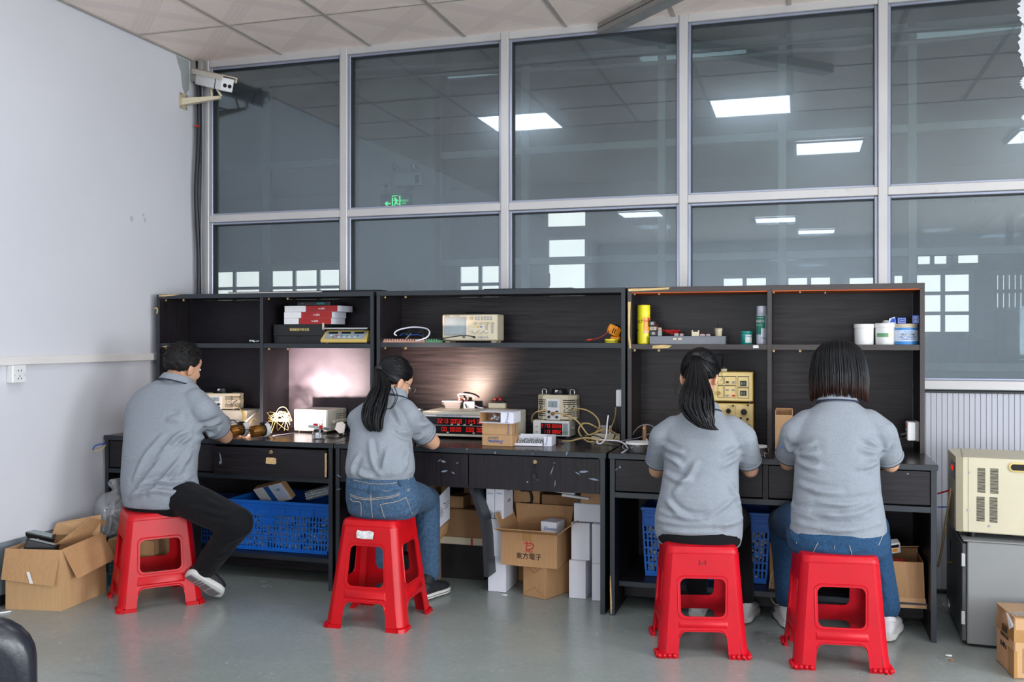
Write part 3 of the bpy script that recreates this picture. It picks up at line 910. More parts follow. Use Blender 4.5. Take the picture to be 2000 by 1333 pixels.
right_hutch = hutch(-0.830, 0.546, 'dark brown shelf unit with tubs and spray cans, masking tape on its edges', mid=A(1503, 625, HY0).x, edge='edge_band_brown')
mk('backing_sheet', (50, 41, 48), 0.6, var=0.1, vs=30, bump=0.25, bs=40)
lh_ = left_hutch.location.x
obj('backing_sheet', B().bx(A(510, 625, HY0).x - lh_ + .012, .672, HY1 - HY0 - .0165, HY1 - HY0 - .0128, .001, .475), 'backing_sheet', left_hutch)
rl = right_hutch.location.x
h_ = HZ - DZ
obj('underside_board', B().bx(-.667, -.012 + (A(1503, 625, HY0).x - rl), 0.003, 0.27, h_ - .0305, h_ - .0258), 'orange_board', right_hutch)
obj('underside_board', B().bx(.012 + (A(1503, 625, HY0).x - rl), .667, 0.003, 0.27, h_ - .0305, h_ - .0258), 'orange_board', right_hutch)
def tape(parent, pts, Y, m='masking_tape', name='tape_strip'):
 b = B()
 poly = [A(x, y, Y) for x, y in pts]
 b.loft([[v + Vector((0, -0.0012, 0)) for v in poly], poly])
 return obj(name, b, m, parent, world=True)
tape(right_hutch, [(1227, 565), (1240, 564), (1270, 563.5), (1308, 561.5), (1306, 565.5), (1285, 566.5), (1255, 568.5), (1228, 569.5)], HY0 - .0004)
tape(right_hutch, [(1226.5, 590), (1232, 590), (1231, 620), (1230.5, 655), (1233, 680), (1229.5, 682), (1226.8, 660)], HY0 + .0018)
tape(right_hutch, [(1275, 675.5), (1296, 674), (1312, 675.5), (1306, 680), (1290, 681), (1274, 681)], HY0 + .0058)
tape(right_hutch, [(1470.5, 675), (1481, 674.5), (1482, 680), (1471, 680.5)], HY0 + .0058, 'paint_white', 'paper_sticker')
tape(left_hutch, [(311, 577), (330, 576), (352, 575.6), (340, 577.6), (322, 579.5), (310, 579.4)], HY0 - .0004, 'chipboard', 'chipped_corner')
tape(left_hutch, [(318, 677.5), (324, 675.5), (328, 676), (326, 678.2), (320, 679)], HY0 + .0058, 'chipboard', 'chipped_spot')
# staple of masking tape hanging on the left shelf unit's outer side
o = obj('tape_scrap', B().tube([A(302, 603, 4.70), A(306, 602, 4.70), A(307.5, 607, 4.70), A(306, 613, 4.70)], 0.0035, 5, 3), 'masking_tape', left_hutch, world=True)
# things lying on top of the shelf units
a, b_ = A(446, 570, 4.86), A(626, 568, 4.86)
t = thing('flat_panel', 'thin white panel lying on top of the left shelf unit', 'panel', ((a.x + b_.x) / 2, 4.86, HZ))
obj('panel_body', B().bx(-(b_.x - a.x) / 2, (b_.x - a.x) / 2, 0, 0.15, 0.001, 0.013, 0.001), 'trunking', t)
obj('panel_rim', B().bx(-(b_.x - a.x) / 2 - .002, (b_.x - a.x) / 2 + .002, 0.0, 0.152, 0.013, 0.016), 'gasket', t)
a, b_ = A(627, 566, 4.88), A(738, 564, 4.88)
t = thing('flat_panel', 'thin dark sheet lying on the shelf tops beside the white panel', 'panel', ((a.x + b_.x) / 2, 4.88, HZ))
obj('sheet', B().bx(-(b_.x - a.x) / 2, (b_.x - a.x) / 2, 0, 0.12, 0.001, 0.014, 0.002), 'black_base', t)
obj('sheet_rim', B().bx(-(b_.x - a.x) / 2 - .002, (b_.x - a.x) / 2 + .002, 0, 0.122, 0.0145, 0.018), 'edge_band', t)
a, b_ = A(945, 560, 4.86), A(1117, 559, 4.86)
t = thing('flat_panel', 'thin grey panel lying on top of the middle shelf unit', 'panel', ((a.x + b_.x) / 2, 4.86, HZ))
obj('panel_body', B().bx(-(b_.x - a.x) / 2, (b_.x - a.x) / 2, 0, 0.12, 0.001, 0.009, 0.001), 'edge_band', t)
obj('panel_rim', B().bx(-(b_.x - a.x) / 2 - .002, (b_.x - a.x) / 2 + .002, 0.0, 0.122, 0.009, 0.011), 'gasket', t)
# ================================================================== red plastic stools
import numpy as np
from mathutils.bvhtree import BVHTree
mk('red_plastic', (188, 6, 20), 0.36, var=0.10, vs=7, dirt=(5, 0.76, (190, 40, 52)), spec=0.28)
mk('red_plastic_pink', (188, 9, 30), 0.38, var=0.08, vs=7, dirt=(5, 0.72, (192, 46, 56)), spec=0.28)
mk('sticker', (206, 204, 204), 0.6, var=0.3, vs=60)
mk('ink', (38, 22, 26), 0.6)
mk('ink_black', (24, 24, 26), 0.6)
def arc(cx, cz, r, a0, a1, n=5):
 return [(cx + r * math.cos(R(a0 + (a1 - a0) * i / n)), cz + r * math.sin(R(a0 + (a1 - a0) * i / n))) for i in range(n + 1)]
def plate(b, outer, holes, fmap, th):
 bm = bmesh.new()
 es = []
 for loop in [outer] + holes:
  vs = [bm.verts.new(fmap(p[0], p[1])) for p in loop]
  for i in range(len(vs)):
   es.append(bm.edges.new((vs[i], vs[(i + 1) % len(vs)])))
 bmesh.ops.triangle_fill(bm, edges=es, use_beauty=True)
 bmesh.ops.recalc_face_normals(bm, faces=bm.faces)
 bmesh.ops.solidify(bm, geom=bm.faces[:], thickness=th)
 me = bpy.data.meshes.new('t'); bm.to_mesh(me); bm.free()
 b.bm.from_mesh(me)
 bpy.data.meshes.remove(me)
def stool(label, x, y, rot, H, top, bot, m, foot_bumps=False, win=(0.175, 0.325), arch=0.10, legw=0.078):
 t = thing('stool', label, 'stool', (x, y, 0), rot, 'red plastic stools')
 c = 0.028
 s = lambda z: bot + (top - bot) * min(1, z / (H - 0.02))
 for k in range(4):
  Mz = Matrix.Rotation(k * math.pi / 2, 4, 'Z')
  fm = lambda u, z: Mz @ Vector((u, -s(z), z))
  zt = H - 0.03
  li = s(0) - legw
  la = s(arch) - legw * 0.98
  outer = [(-(s(0) - c), 0.0), (-li, 0.0)] + [(-(li + (la - li) * .6), arch * 0.55)]
  outer += arc(-la + 0.03, arch - 0.03, 0.03, 180, 90) + arc(la - 0.03, arch - 0.03, 0.03, 90, 0)
  outer += [(li + (la - li) * .6, arch * 0.55), (li, 0.0), (s(0) - c, 0.0)]
  outer += [(s(z) - c, z) for z in (0.1, 0.2, 0.3, zt)] + [(-(s(z) - c), z) for z in (zt, 0.3, 0.2, 0.1)]
  w0, w1 = s(win[0]) - legw * 1.0, s(win[1]) - legw * 0.83
  r = 0.024
  hole = arc(-w0 + r, win[0] + r, r, 180, 270) + arc(w0 - r, win[0] + r, r, 270, 360) + arc(w1 - r, win[1] - r, r, 0, 90) + arc(-w1 + r, win[1] - r, r, 90, 180)
  pb_ = B()
  plate(pb_, outer, [hole], fm, 0.005)
  # raised bead round the window, rib over the arch
  g = 0.010
  hb = [(p[0] * (1 + g / w0), p[1] + (g if p[1] > (win[0] + win[1]) / 2 else -g)) for p in hole]
  pb_.tube([fm(p[0], p[1]) for p in hb] + [fm(*hb[0])], 0.0032, 5, 1)
  pb_.tube([fm(p[0], p[1] + 0.008) for p in arc(-la + 0.03, arch - 0.03, 0.03, 180, 90) + arc(la - 0.03, arch - 0.03, 0.03, 90, 0)], 0.003, 5, 1)
  zb0, zb1 = arch + 0.016, win[0] - 0.018
  bw0, bw1 = s(zb0) - legw * .9, s(zb1) - legw * .9
  pb_.loft([[fm(-bw0, zb0) * 1, fm(bw0, zb0), fm(bw1, zb1), fm(-bw1, zb1)],
     [fm(q[0], q[1]) + Mz @ Vector((0, -0.004, 0)) for q in ((-bw0 + .006, zb0 + .006), (bw0 - .006, zb0 + .006), (bw1 - .006, zb1 - .006), (-bw1 + .006, zb1 - .006))]])
  obj('side_frame', pb_, m, t, smooth=35)
  # leg: chamfered corner column with a foot
  lb = B()
  rings = []
  for z, fl in ((0.0, 0.012), (0.016, 0.011), (0.022, 0.002), (0.1, 0), (0.2, 0), (0.3, 0), (zt, 0)):
   q = s(z) + fl
   ring = [Vector((-(q - c), -q, z)), Vector((-(q - c * .35), -(q - c * .35), z)), Vector((-q, -(q - c), z)), Vector((-q + 0.006, -(q - c), z)), Vector((-(q - c * .35) + .006, -(q - c * .35) + .006, z)), Vector((-(q - c), -q + 0.006, z))]
   rings.append([Mz @ p for p in ring])
  lb.loft(rings)
  # foot wrap on the flat sides of the leg
  q = s(0) + (0.008 if not foot_bumps else 0.004)
  for (xa, xb, ya, yb) in ((-(q - c), -(s(0) - legw), -q, -q + 0.012), (-q, -q + .012, -(q - c), -(s(0) - legw))):
   lb2 = [Vector((xa, ya, 0)), Vector((xb, ya, 0)), Vector((xb, yb, 0)), Vector((xa, yb, 0))]
   lb.loft([[Mz @ v for v in lb2], [Mz @ (v + Vector((0, 0, 0.016))) for v in lb2]])
  if foot_bumps:
   for i in range(4):
    for fl in (0, 1):
     u = -(q - 0.006) + i * (legw - .01) / 3.4
     p = Vector((u, -q - 0.002, 0.012)) if fl == 0 else Vector((-q - 0.002, u, 0.012))
     lb.ell(Mz @ p, (0.009, 0.0085, 0.009), None, 8, 6)
  obj('leg', lb, m, t, smooth=35)
 sb = B()
 def rs(h, r, z):
  out = []
  for q in range(4):
   a0 = q * 90
   cx, cy = [(h - r, h - r), (-(h - r), h - r), (-(h - r), -(h - r)), (h - r, -(h - r))][q]
   out += [Vector((px, py, z)) for px, py in arc(cx, cy, r, a0, a0 + 90, 5)]
  return out
 sb.loft([rs(top - .001, .034, H - .036), rs(top + 0.001, .034, H - .03), rs(top - .002, .034, H - .012), rs(top - .008, .03, H - .003), rs(top - .02, .03, H), rs(top - .05, .03, H - .001)])
 for k in range(4):
  Mz = Matrix.Rotation(k * math.pi / 2, 4, 'Z')
  for u in (-.07, 0, .07):
   sb.ell(Mz @ Vector((u, -top + .001, H - .055)), (0.016, 0.0035, 0.012), Mz.to_3x3(), 10, 6)
 obj('seat', sb, m, t, smooth=35)
 return t
ST = [(-3.035, 3.965, R(46), 0.446), (-1.845, 3.992, R(2), 0.472), (-0.411, 4.035, R(13), 0.442), (0.130, 4.045, R(8), 0.438)]
st1 = stool('red plastic stool under the man with black trousers', *ST[0], 0.146, 0.190, 'red_plastic')
st2 = stool('red plastic stool with a torn white sticker, under the woman in tucked-in shirt', *ST[1], 0.133, 0.186, 'red_plastic', arch=0.115, win=(0.185, 0.36))
st3 = stool('red plastic stool with beaded feet and pen marks, under the ponytailed woman at right bench', *ST[2], 0.147, 0.178, 'red_plastic_pink', True, win=(0.165, 0.315), arch=0.105)
st4 = stool('red plastic stool with beaded feet under the woman with bobbed hair', *ST[3], 0.147, 0.178, 'red_plastic_pink', True, win=(0.165, 0.318), arch=0.10)
sz = ST[1][3] - .06
sb = B()
sb.prism([(-.047, -.016), (-.02, -.02), (0.03, -.019), (.034, .012), (.01, .017), (-.02, .014), (-.044, .018), (-.05, .004)], 0.0008, Matrix.Translation((0.0, -0.1455, sz)) @ Matrix.Rotation(R(-7), 4, 'X'))
obj('sticker', sb, 'sticker', st2)
text('1-1', 0.028, 'ink', st3, Matrix.Translation((0, -0.1535, 0.378)) @ Matrix.Rotation(R(83), 4, 'X'), name='pen_mark')
# ================================================================== people
mk('skin', (205, 158, 128), 0.5, var=0.06, vs=18, bump=0.05, bs=180)
mk('navy', (28, 36, 62), 0.75)
mk('eye_white', (225, 222, 218), 0.25)
mk('eye_dark', (24, 18, 16), 0.15)
mk('lips', (176, 108, 98), 0.5)
mk('shoe_black', (24, 26, 32), 0.6, var=0.2, vs=60, bump=0.2, bs=220)
mk('sole_white', (206, 204, 200), 0.55)
mk('sole_grey', (112, 112, 114), 0.6)
mk('shoe_white', (206, 206, 208), 0.5)
mk('thread', (186, 170, 140), 0.7)
def cloth(name, col, heather, hs, stretch=(1, 1, 1), rough=0.85, folds=0.55):
 m, nt, b = new_mat(name)
 c = lin(col)
 f = noise_node(nt, coords(nt, stretch), hs, 3, 0.7)
 lo = tuple(x * (1 - heather) for x in c[:3]) + (1,)
 hi = tuple(min(1, x * (1 + heather)) for x in c[:3]) + (1,)
 cc = ramp(nt, f, [(0.32, lo), (0.68, hi)])
 nt.links.new(cc, b.inputs['Base Color'])
 b.inputs['Roughness'].default_value = rough
 b.inputs['Sheen Weight'].default_value = 0.03
 b.inputs['Specular IOR Level'].default_value = 0.2
 add_bump(nt, b, noise_node(nt, coords(nt, (1, 1, 2.6)), 9, 3, 0.5, 0.6), folds, 0.012)
 return m
cloth('polo_grey', (136, 142, 150), 0.26, 300, (1, 1, 3.2))
cloth('black_trousers', (10, 11, 15), 0.15, 200)
cloth('jeans_mid', (62, 86, 112), 0.36, 90, (1.4, 1.4, 1), folds=0.5)
cloth('jeans_blue', (36, 68, 100), 0.28, 110, (1.4, 1.4, 1), folds=0.5)
def hair_material(name, col, tip=None, zr=None):
 m, nt, b = new_mat(name)
 v = coords(nt, (90, 90, 5))
 f = noise_node(nt, v, 3.0, 4, 0.6)
 c = lin(col)
 cc = ramp(nt, f, [(0.3, tuple(x * .6 for x in c[:3]) + (1,)), (0.7, tuple(x * 1.7 for x in c[:3]) + (1,))])
 if tip:
  tc = nt.nodes.new('ShaderNodeTexCoord'); sp = nt.nodes.new('ShaderNodeSeparateXYZ')
  nt.links.new(tc.outputs['Object'], sp.inputs[0])
  g = nt.nodes.new('ShaderNodeMapRange'); g.inputs[1].default_value = zr[0]; g.inputs[2].default_value = zr[1]
  nt.links.new(sp.outputs[2], g.inputs[0])
  cc = mixc(nt, g.outputs[0], cc, lin(tip))
 nt.links.new(cc, b.inputs['Base Color'])
 b.inputs['Roughness'].default_value = 0.38
 b.inputs['Specular IOR Level'].default_value = 0.26
 add_bump(nt, b, f, 0.35, 0.002)
 return m
hair_material('hair_black', (12, 12, 15))
hair_material('hair_short', (15, 14, 14))
MATS['hair_short'].node_tree.nodes['Principled BSDF'].inputs['Roughness'].default_value = 0.6
hair_material('hair_bob', (12, 12, 15), (60, 34, 24), (1.12, 1.02))
def chain(b, pts, rad, seg=12):
 """tapered limb: tube through the joints with round joints, grown into one body later"""
 pts = [Vector(p) for p in pts]
 n = len(pts) - 1
 fr = [i / n for i in range(n + 1)]
 def rr(t):
  for i in range(n):
   if t <= fr[i + 1] + 1e-9:
    k = (t - fr[i]) / (fr[i + 1] - fr[i])
    return rad[i] + (rad[i + 1] - rad[i]) * k
  return rad[-1]
 for p, q, ra, rb in zip(pts, pts[1:], rad, rad[1:]):
  b.cyl(p, q, ra, rb, seg)
 for p, r in zip(pts, rad):
  b.ell(p, (r, r, r), None, seg, 8)
def torso_rings(spec, n=28, e=0.86, grow=0.0):
 rings = []
 for (py, xl, xr, Y, dp) in spec:
  a, c_ = A(xl, py, Y), A(xr, py, Y)
  z = A((xl + xr) / 2, py, Y).z
  cx, hw = (a.x + c_.x) / 2, (c_.x - a.x) / 2 + grow
  ring = []
  for i in range(n):
   an = 2 * math.pi * i / n
   ca, sa = math.cos(an), math.sin(an)
   ring.append(Vector((cx + hw * math.copysign(abs(ca) ** e, ca), Y + (dp + grow) * math.copysign(abs(sa) ** e, sa), z)))
  rings.append(ring)
 return rings
def hand(b, wrist, dirn, up, side, curl=0.5, sc=1.0):
 """palm plus five unequal bent fingers; side=+1 puts the thumb on the +cross side"""
 d = Vector(dirn).normalized(); u = Vector(up).normalized()
 l = d.cross(u).normalized() * side
 u = l.cross(d).normalized() * side
 if u.dot(Vector(up)) < 0:
  u = -u
 w = Vector(wrist)
 palm = [w + d * 0.0, w + d * 0.045 * sc, w + d * 0.085 * sc]
 for p, hw, th in zip(palm, (.026, .036, .038), (.017, .016, .013)):
  b.ell(p, (hw * sc, 0.035 * sc, th * sc), Matrix((l, d, u)).transposed(), 12, 8)
 for k, (off, ln) in enumerate(((.030, .074), (.011, .084), (-.009, .078), (-.028, .060))):
  p = w + d * 0.095 * sc + l * off * sc
  dd = d.copy()
  pts = [w + d * .06 * sc + l * off * .8 * sc, p]
  for s_ in (0.45, 0.32, 0.23):
   dd = (dd - u * curl * 0.75).normalized()
   p = p + dd * ln * s_ * sc
   pts.append(p)
  chain(b, pts, [.010 * sc, .0095 * sc, .0088 * sc, .008 * sc, .0065 * sc], 8)
 tp = w + d * .03 * sc + l * .026 * sc
 p1 = tp + (l * .75 + d * .6 - u * .25).normalized() * .042 * sc
 p2 = p1 + (d * .9 - u * .35 + l * .1).normalized() * .03 * sc
 p3 = p2 + (d * .9 - u * .4 - l * .2).normalized() * .022 * sc
 chain(b, [tp, p1, p2, p3], [.014 * sc, .0115 * sc, .0098 * sc, .008 * sc], 8)
def head_matrix(c, yaw, pitch, roll=0):
 return Matrix.Translation(Vector(c)) @ Matrix.Rotation(yaw, 4, 'Z') @ Matrix.Rotation(pitch, 4, 'X') @ Matrix.Rotation(roll, 4, 'Y')
def head(b, M, sc=1.0):
 def e(c, r, rot=None):
  m3 = M.to_3x3() if rot is None else M.to_3x3() @ rot
  b.ell(M @ (Vector(c) * sc), [x * sc for x in r], m3, 20, 14)
 e((0, -0.012, 0.035), (.0745, .092, .083))       # cranium
 e((0, 0.025, -0.02), (.064, .068, .085))         # face
 e((0, 0.045, -0.075), (.044, .044, .036))        # jaw and chin
 e((0, 0.03, 0.03), (.066, .062, .06))            # brow
 e((0, 0.094, -0.028), (.012, .020, .013))        # nose tip
 e((0, 0.086, -0.005), (.008, .014, .026))        # nose bridge
 e((0.034, 0.064, -0.03), (.022, .02, .022)); e((-0.034, 0.064, -0.03), (.022, .02, .022))   # cheeks
 e((0, 0.079, -0.062), (.021, .014, .011))        # mouth
 for s_ in (-1, 1):
  e((s_ * .074, -0.006, -0.018), (.010, .020, .032), Matrix.Rotation(R(10 * s_), 3, 'Z') @ Matrix.Rotation(R(-12), 3, 'X'))   # ears
  e((s_ * .079, -0.016, -0.012), (.006, .012, .024), Matrix.Rotation(R(24 * s_), 3, 'Z') @ Matrix.Rotation(R(-12), 3, 'X'))
def face_parts(parent, M, sc=1.0):
 b = B(); d = B()
 for s_ in (-1, 1):
  b.ell(M @ (Vector((s_ * .030, .079, .002)) * sc), (.013 * sc, .008 * sc, .007 * sc), M.to_3x3(), 10, 8)
  d.ell(M @ (Vector((s_ * .030, .086, .002)) * sc), (.0055 * sc, .003 * sc, .0055 * sc), M.to_3x3(), 8, 6)
 ey = obj('eyes', b, 'eye_white', parent, smooth=True, world=True)
 obj('irises', d, 'eye_dark', ey, smooth=True, world=True)
 b = B()
 b.ell(M @ (Vector((0, .0915, -.063)) * sc), (.019 * sc, .006 * sc, .0055 * sc), M.to_3x3(), 12, 8)
 obj('lips', b, 'lips', parent, smooth=True, world=True)
 b = B()
 for s_ in (-1, 1):
  b.tube([M @ (Vector((s_ * .018, .088, .024)) * sc), M @ (Vector((s_ * .032, .088, .029)) * sc), M @ (Vector((s_ * .046, .078, .024)) * sc)], .0028, 5, 3)
 obj('eyebrows', b, 'hair_short', parent, smooth=True, world=True)
def hair_cap(M, rad, keep, sc=1.0, amp=0.003, freq=28, off=(0, -.008, .028), ribs=0.0):
 bm = bmesh.new()
 bmesh.ops.create_uvsphere(bm, u_segments=56, v_segments=40, radius=1.0)
 for v in bm.verts:
  d = v.co.normalized()
  k = 1.0 + amp / 0.09 * noise.noise(d * freq * 0.12) * 2 + ribs * math.sin(math.atan2(d.y, d.x) * 60) + amp / .09 * noise.noise(d * freq)
  v.co = Vector((d.x * rad[0], d.y * rad[1], d.z * rad[2])) * k * sc + Vector(off) * sc
 dele = [f for f in bm.faces if not keep(f.calc_center_median() / sc)]
 bmesh.ops.delete(bm, geom=dele, context='FACES')
 bmesh.ops.recalc_face_normals(bm, faces=bm.faces)
 bmesh.ops.solidify(bm, geom=bm.faces[:], thickness=0.012 * sc)
 bm.transform(M)
 b = B(); b.bm.free(); b.bm = bm
 return b
def strands_on_head(b, M, rad, starts, end, off=(0, -.008, .028), n=6, r=0.003, lift=1.015):
 e1 = Vector(end).normalized()
 for s_ in starts:
  d0 = Vector(s_).normalized()
  jit = Vector((random.uniform(-.06, .06), random.uniform(-.06, .06), random.uniform(-.05, .05)))
  d1 = (e1 + jit).normalized()
  pts = []
  q = d0.rotation_difference(d1)
  ax, an = q.to_axis_angle()
  for i in range(n + 1):
   d = Matrix.Rotation(an * i / n, 3, ax) @ d0
   k = lift + 0.012 * random.random()
   pts.append(M @ (Vector((d.x * rad[0], d.y * rad[1], d.z * rad[2])) * k + Vector(off)))
  b.tube(pts, lambda t: r * (0.55 + 0.9 * math.sin(math.pi * min(1, t + .1)) * .6), 4, 1)
def tail_strands(b, path, widths, n, r=0.0032, flat=0.55, tip_spread=1.0):
 """bundle of hair along a path (points in the room), widths = half width at each point"""
 path = [Vector(p) for p in path]
 for k in range(n):
  an = random.uniform(0, 2 * math.pi); rr = math.sqrt(random.random())
  ox, oy = math.cos(an) * rr, math.sin(an) * rr * flat
  cut = random.uniform(0.86, 1.0)
  pts = []
  wob = [random.uniform(-.12, .12) for _ in path]
  for i, (p, w) in enumerate(zip(path, widths)):
   q = p + Vector((ox * w + wob[i] * w, oy * w + wob[-i - 1] * w * .6, 0))
   pts.append(q)
  if cut < 1:
   pts[-1] = pts[-2].lerp(pts[-1], cut * .9 - .05 + random.uniform(-.25, .12))
  b.tube(pts, lambda t: r * (1.0 - 0.75 * max(0, t - .65) / .35), 4, 3)
def fold_mesh(me, folds, bvh, w=0.013, amp=0.015):
 """press sharp cloth folds into a garment along lines that were traced on its surface"""
 co = np.empty(len(me.vertices) * 3); me.vertices.foreach_get('co', co); co = co.reshape(-1, 3)
 no = np.empty(len(me.vertices) * 3); me.vertices.foreach_get('normal', no); no = no.reshape(-1, 3)
 disp = np.zeros(len(co))
 o = Vector((0, 0, CAMH))
 for line in folds:
  if len(line[0]) == 3:
   a_ = line[0][2]; line = [p[:2] for p in line]
  else:
   a_ = 1.0
  pts = []
  for p in line:
   h = bvh.ray_cast(o, ray(*p).normalized())
   if h[0] is not None:
    pts.append(h[0])
  if len(pts) < 2:
   continue
  pts = catmull(pts, 4)
  L = len(pts) - 1
  best = np.full(len(co), 9.0); bt = np.zeros(len(co)); side = np.zeros(len(co))
  for i in range(L):
   p, q = np.array(pts[i]), np.array(pts[i + 1])
   d = q - p; dl = d.dot(d) + 1e-12
   t = np.clip((co - p) @ d / dl, 0, 1)
   off = co - (p + t[:, None] * d)
   dist = np.linalg.norm(off, axis=1)
   s_ = np.sign(np.einsum('ij,ij->i', np.cross(np.tile(d, (len(co), 1)), off), no))
   m = dist < best
   best[m] = dist[m]; bt[m] = (i + t[m]) / L; side[m] = s_[m]
  taper = np.sin(np.pi * np.clip(0.08 + 0.84 * bt, 0, 1))
  x = best * side / w
  prof = np.exp(-x ** 2) - 0.75 * np.exp(-(x - 1.5) ** 2) - 0.25 * np.exp(-(x + 1.7) ** 2)
  disp += a_ * amp * taper * prof * (best < 5 * w)
 co += no * disp[:, None]
 me.vertices.foreach_set('co', co.ravel())
 me.update()
def bvh_of(me):
 return BVHTree.FromPolygons([v.co.copy() for v in me.vertices], [tuple(p.vertices) for p in me.polygons])
def on_surface(bvh, pts, lift=0.001):
 o = Vector((0, 0, CAMH)); out = []
 for p in pts:
  d = ray(*p).normalized()
  h = bvh.ray_cast(o, d)
  if h[0] is not None:
   out.append(h[0] - d * lift)
 return out
def person(label, root, spec, sh, arms, hd, legs, pelvis, trouser_m, folds, collar, sleeve, shoes, tuck=False, voxel=0.007):
 t = thing('person', label, 'person', root, 0)
 top = torso_rings(spec)
 ncen = sum(top[-1], Vector()) / len(top[-1])
 hM = head_matrix(hd['c'], hd['yaw'], hd['pitch'], hd.get('roll', 0))
 hs = hd.get('sc', 1.0)
 # --- body: one continuous surface from head to ankles
 b = B()
 head(b, hM, hs)
 nb = ncen + Vector((0, 0.01, -0.03))
 chain(b, [nb, hM @ (Vector((0, -.030, -.075)) * hs), hM @ (Vector((0, -.012, -.02)) * hs)], [.056, .050, .052], 14)
 b.loft(torso_rings(spec, grow=-0.03))
 for s_ in (0, 1):
  S, E, Wr = [Vector(p) for p in arms[s_][:3]]
  mid = E.lerp(Wr, .35)
  chain(b, [S, S.lerp(E, .5), E, mid, Wr], [.045, .043, .037, .037, .025], 12)
  hdv, up, side, curl = arms[s_][3:7]
  hand(b, Wr, hdv, up, side, curl)
  Hh, K, An = [Vector(p) for p in legs[s_][:3]]
  chain(b, [Hh, K, An], [.06, .045, .032], 10)
 me = remesh(b, 0.0056, 3)
 obj('body', me, 'skin', t, smooth=True, world=True)
 face_parts(t, hM, hs)
 # --- polo shirt
 b = B()
 b.loft(top)
 for s_ in (0, 1):
  S, E = Vector(arms[s_][0]), Vector(arms[s_][1])
  f = sleeve[s_][0]
  P = S.lerp(E, f)
  S0 = S.lerp(ncen, 0.30)
  chain(b, [S0, S], [sleeve[s_][1] * 0.96, sleeve[s_][1] * 1.0], 14)
  b.cyl(S, P, sleeve[s_][1] * 1.0, sleeve[s_][2], 16)
 me = remesh(b, voxel, 7)
 bv = bvh_of(me)
 fold_mesh(me, folds, bv)
 bv = bvh_of(me)
 shirt = obj('polo_shirt', me, 'polo_grey', t, smooth=True, world=True)
 for s_ in (0, 1):
  S, E = Vector(arms[s_][0]), Vector(arms[s_][1])
  P = S.lerp(E, sleeve[s_][0]); d = (E - S).normalized(); u = d.orthogonal().normalized(); w = d.cross(u)
  rb = B(); r = sleeve[s_][2]
  rings = []
  for dd, rr in ((-.012, r + .0005), (-.004, r + .0018), (0.001, r + .0018), (0.0035, r + .0005), (.0035, r - .012)):
   rings.append([P + d * dd + (u * math.cos(2 * math.pi * i / 22) + w * math.sin(2 * math.pi * i / 22)) * rr for i in range(22)])
  rb.loft(rings[:1] + rings[1:], cap=False)
  cuff = obj('sleeve_cuff', rb, 'polo_grey', shirt, smooth=60, world=True)
  rb = B()
  rb.tube([P + d * .003 + (u * math.cos(2 * math.pi * i / 22) + w * math.sin(2 * math.pi * i / 22)) * (r + .001) for i in range(23)], .0026, 5, 1, cap=False)
  obj('sleeve_trim', rb, 'navy', shirt, smooth=True, world=True)
 # collar: a fold-over band standing round the neck
 c = Vector(collar['c']) + Vector((0, .008, -.009)); tl = Matrix.Rotation(collar.get('tilt', R(-14)), 3, 'X') if 'rot' not in collar else collar['rot']
 hw, hd_, ht = collar['hw'], collar.get('hd', 0.062), collar.get('h', 0.034)
 n = 30
 def cring(k, z):
  return [c + tl @ Vector((hw * k * math.cos(2 * math.pi * i / n), hd_ * k * math.sin(2 * math.pi * i / n), z)) for i in range(n)]
 cb = B()
 cb.loft([cring(0.72, -.02), cring(0.73, ht), cring(0.78, ht + .003), cring(0.84, ht - .002), cring(0.99, 0.004), cring(1.0, 0.0), cring(.97, -.001), cring(.80, ht - .010)], cap=False)
 col = obj('collar', cb, 'polo_grey', shirt, smooth=50, world=True)
 cb = B()
 cb.tube(cring(1.005, 0.002) + cring(1.005, .002)[:1], 0.0032, 6, 1, cap=False)
 obj('collar_stripe', cb, 'navy', shirt, smooth=True, world=True)
 # --- trousers
 b = B()
 b.loft(torso_rings(pelvis))
 for s_ in (0, 1):
  Hh, K, An = [Vector(p) for p in legs[s_][:3]]
  ra = legs[s_][3]
  k2 = K.lerp(An, .45)
  chain(b, [Hh, Hh.lerp(K, .5), K, k2, An], ra, 14)
 tm = remesh(b, 0.008, 6)
 if 'trouser_folds' in hd:
  fold_mesh(tm, hd['trouser_folds'], bvh_of(tm), 0.012, 0.006)
 tb = bvh_of(tm)
 tr = obj('trousers', tm, trouser_m, t, smooth=True, world=True)
 # --- shoes
 for s_ in (0, 1):
  make_shoe(t, legs[s_][2], shoes[s_])
 return t, hM, shirt, bv, tr, tb
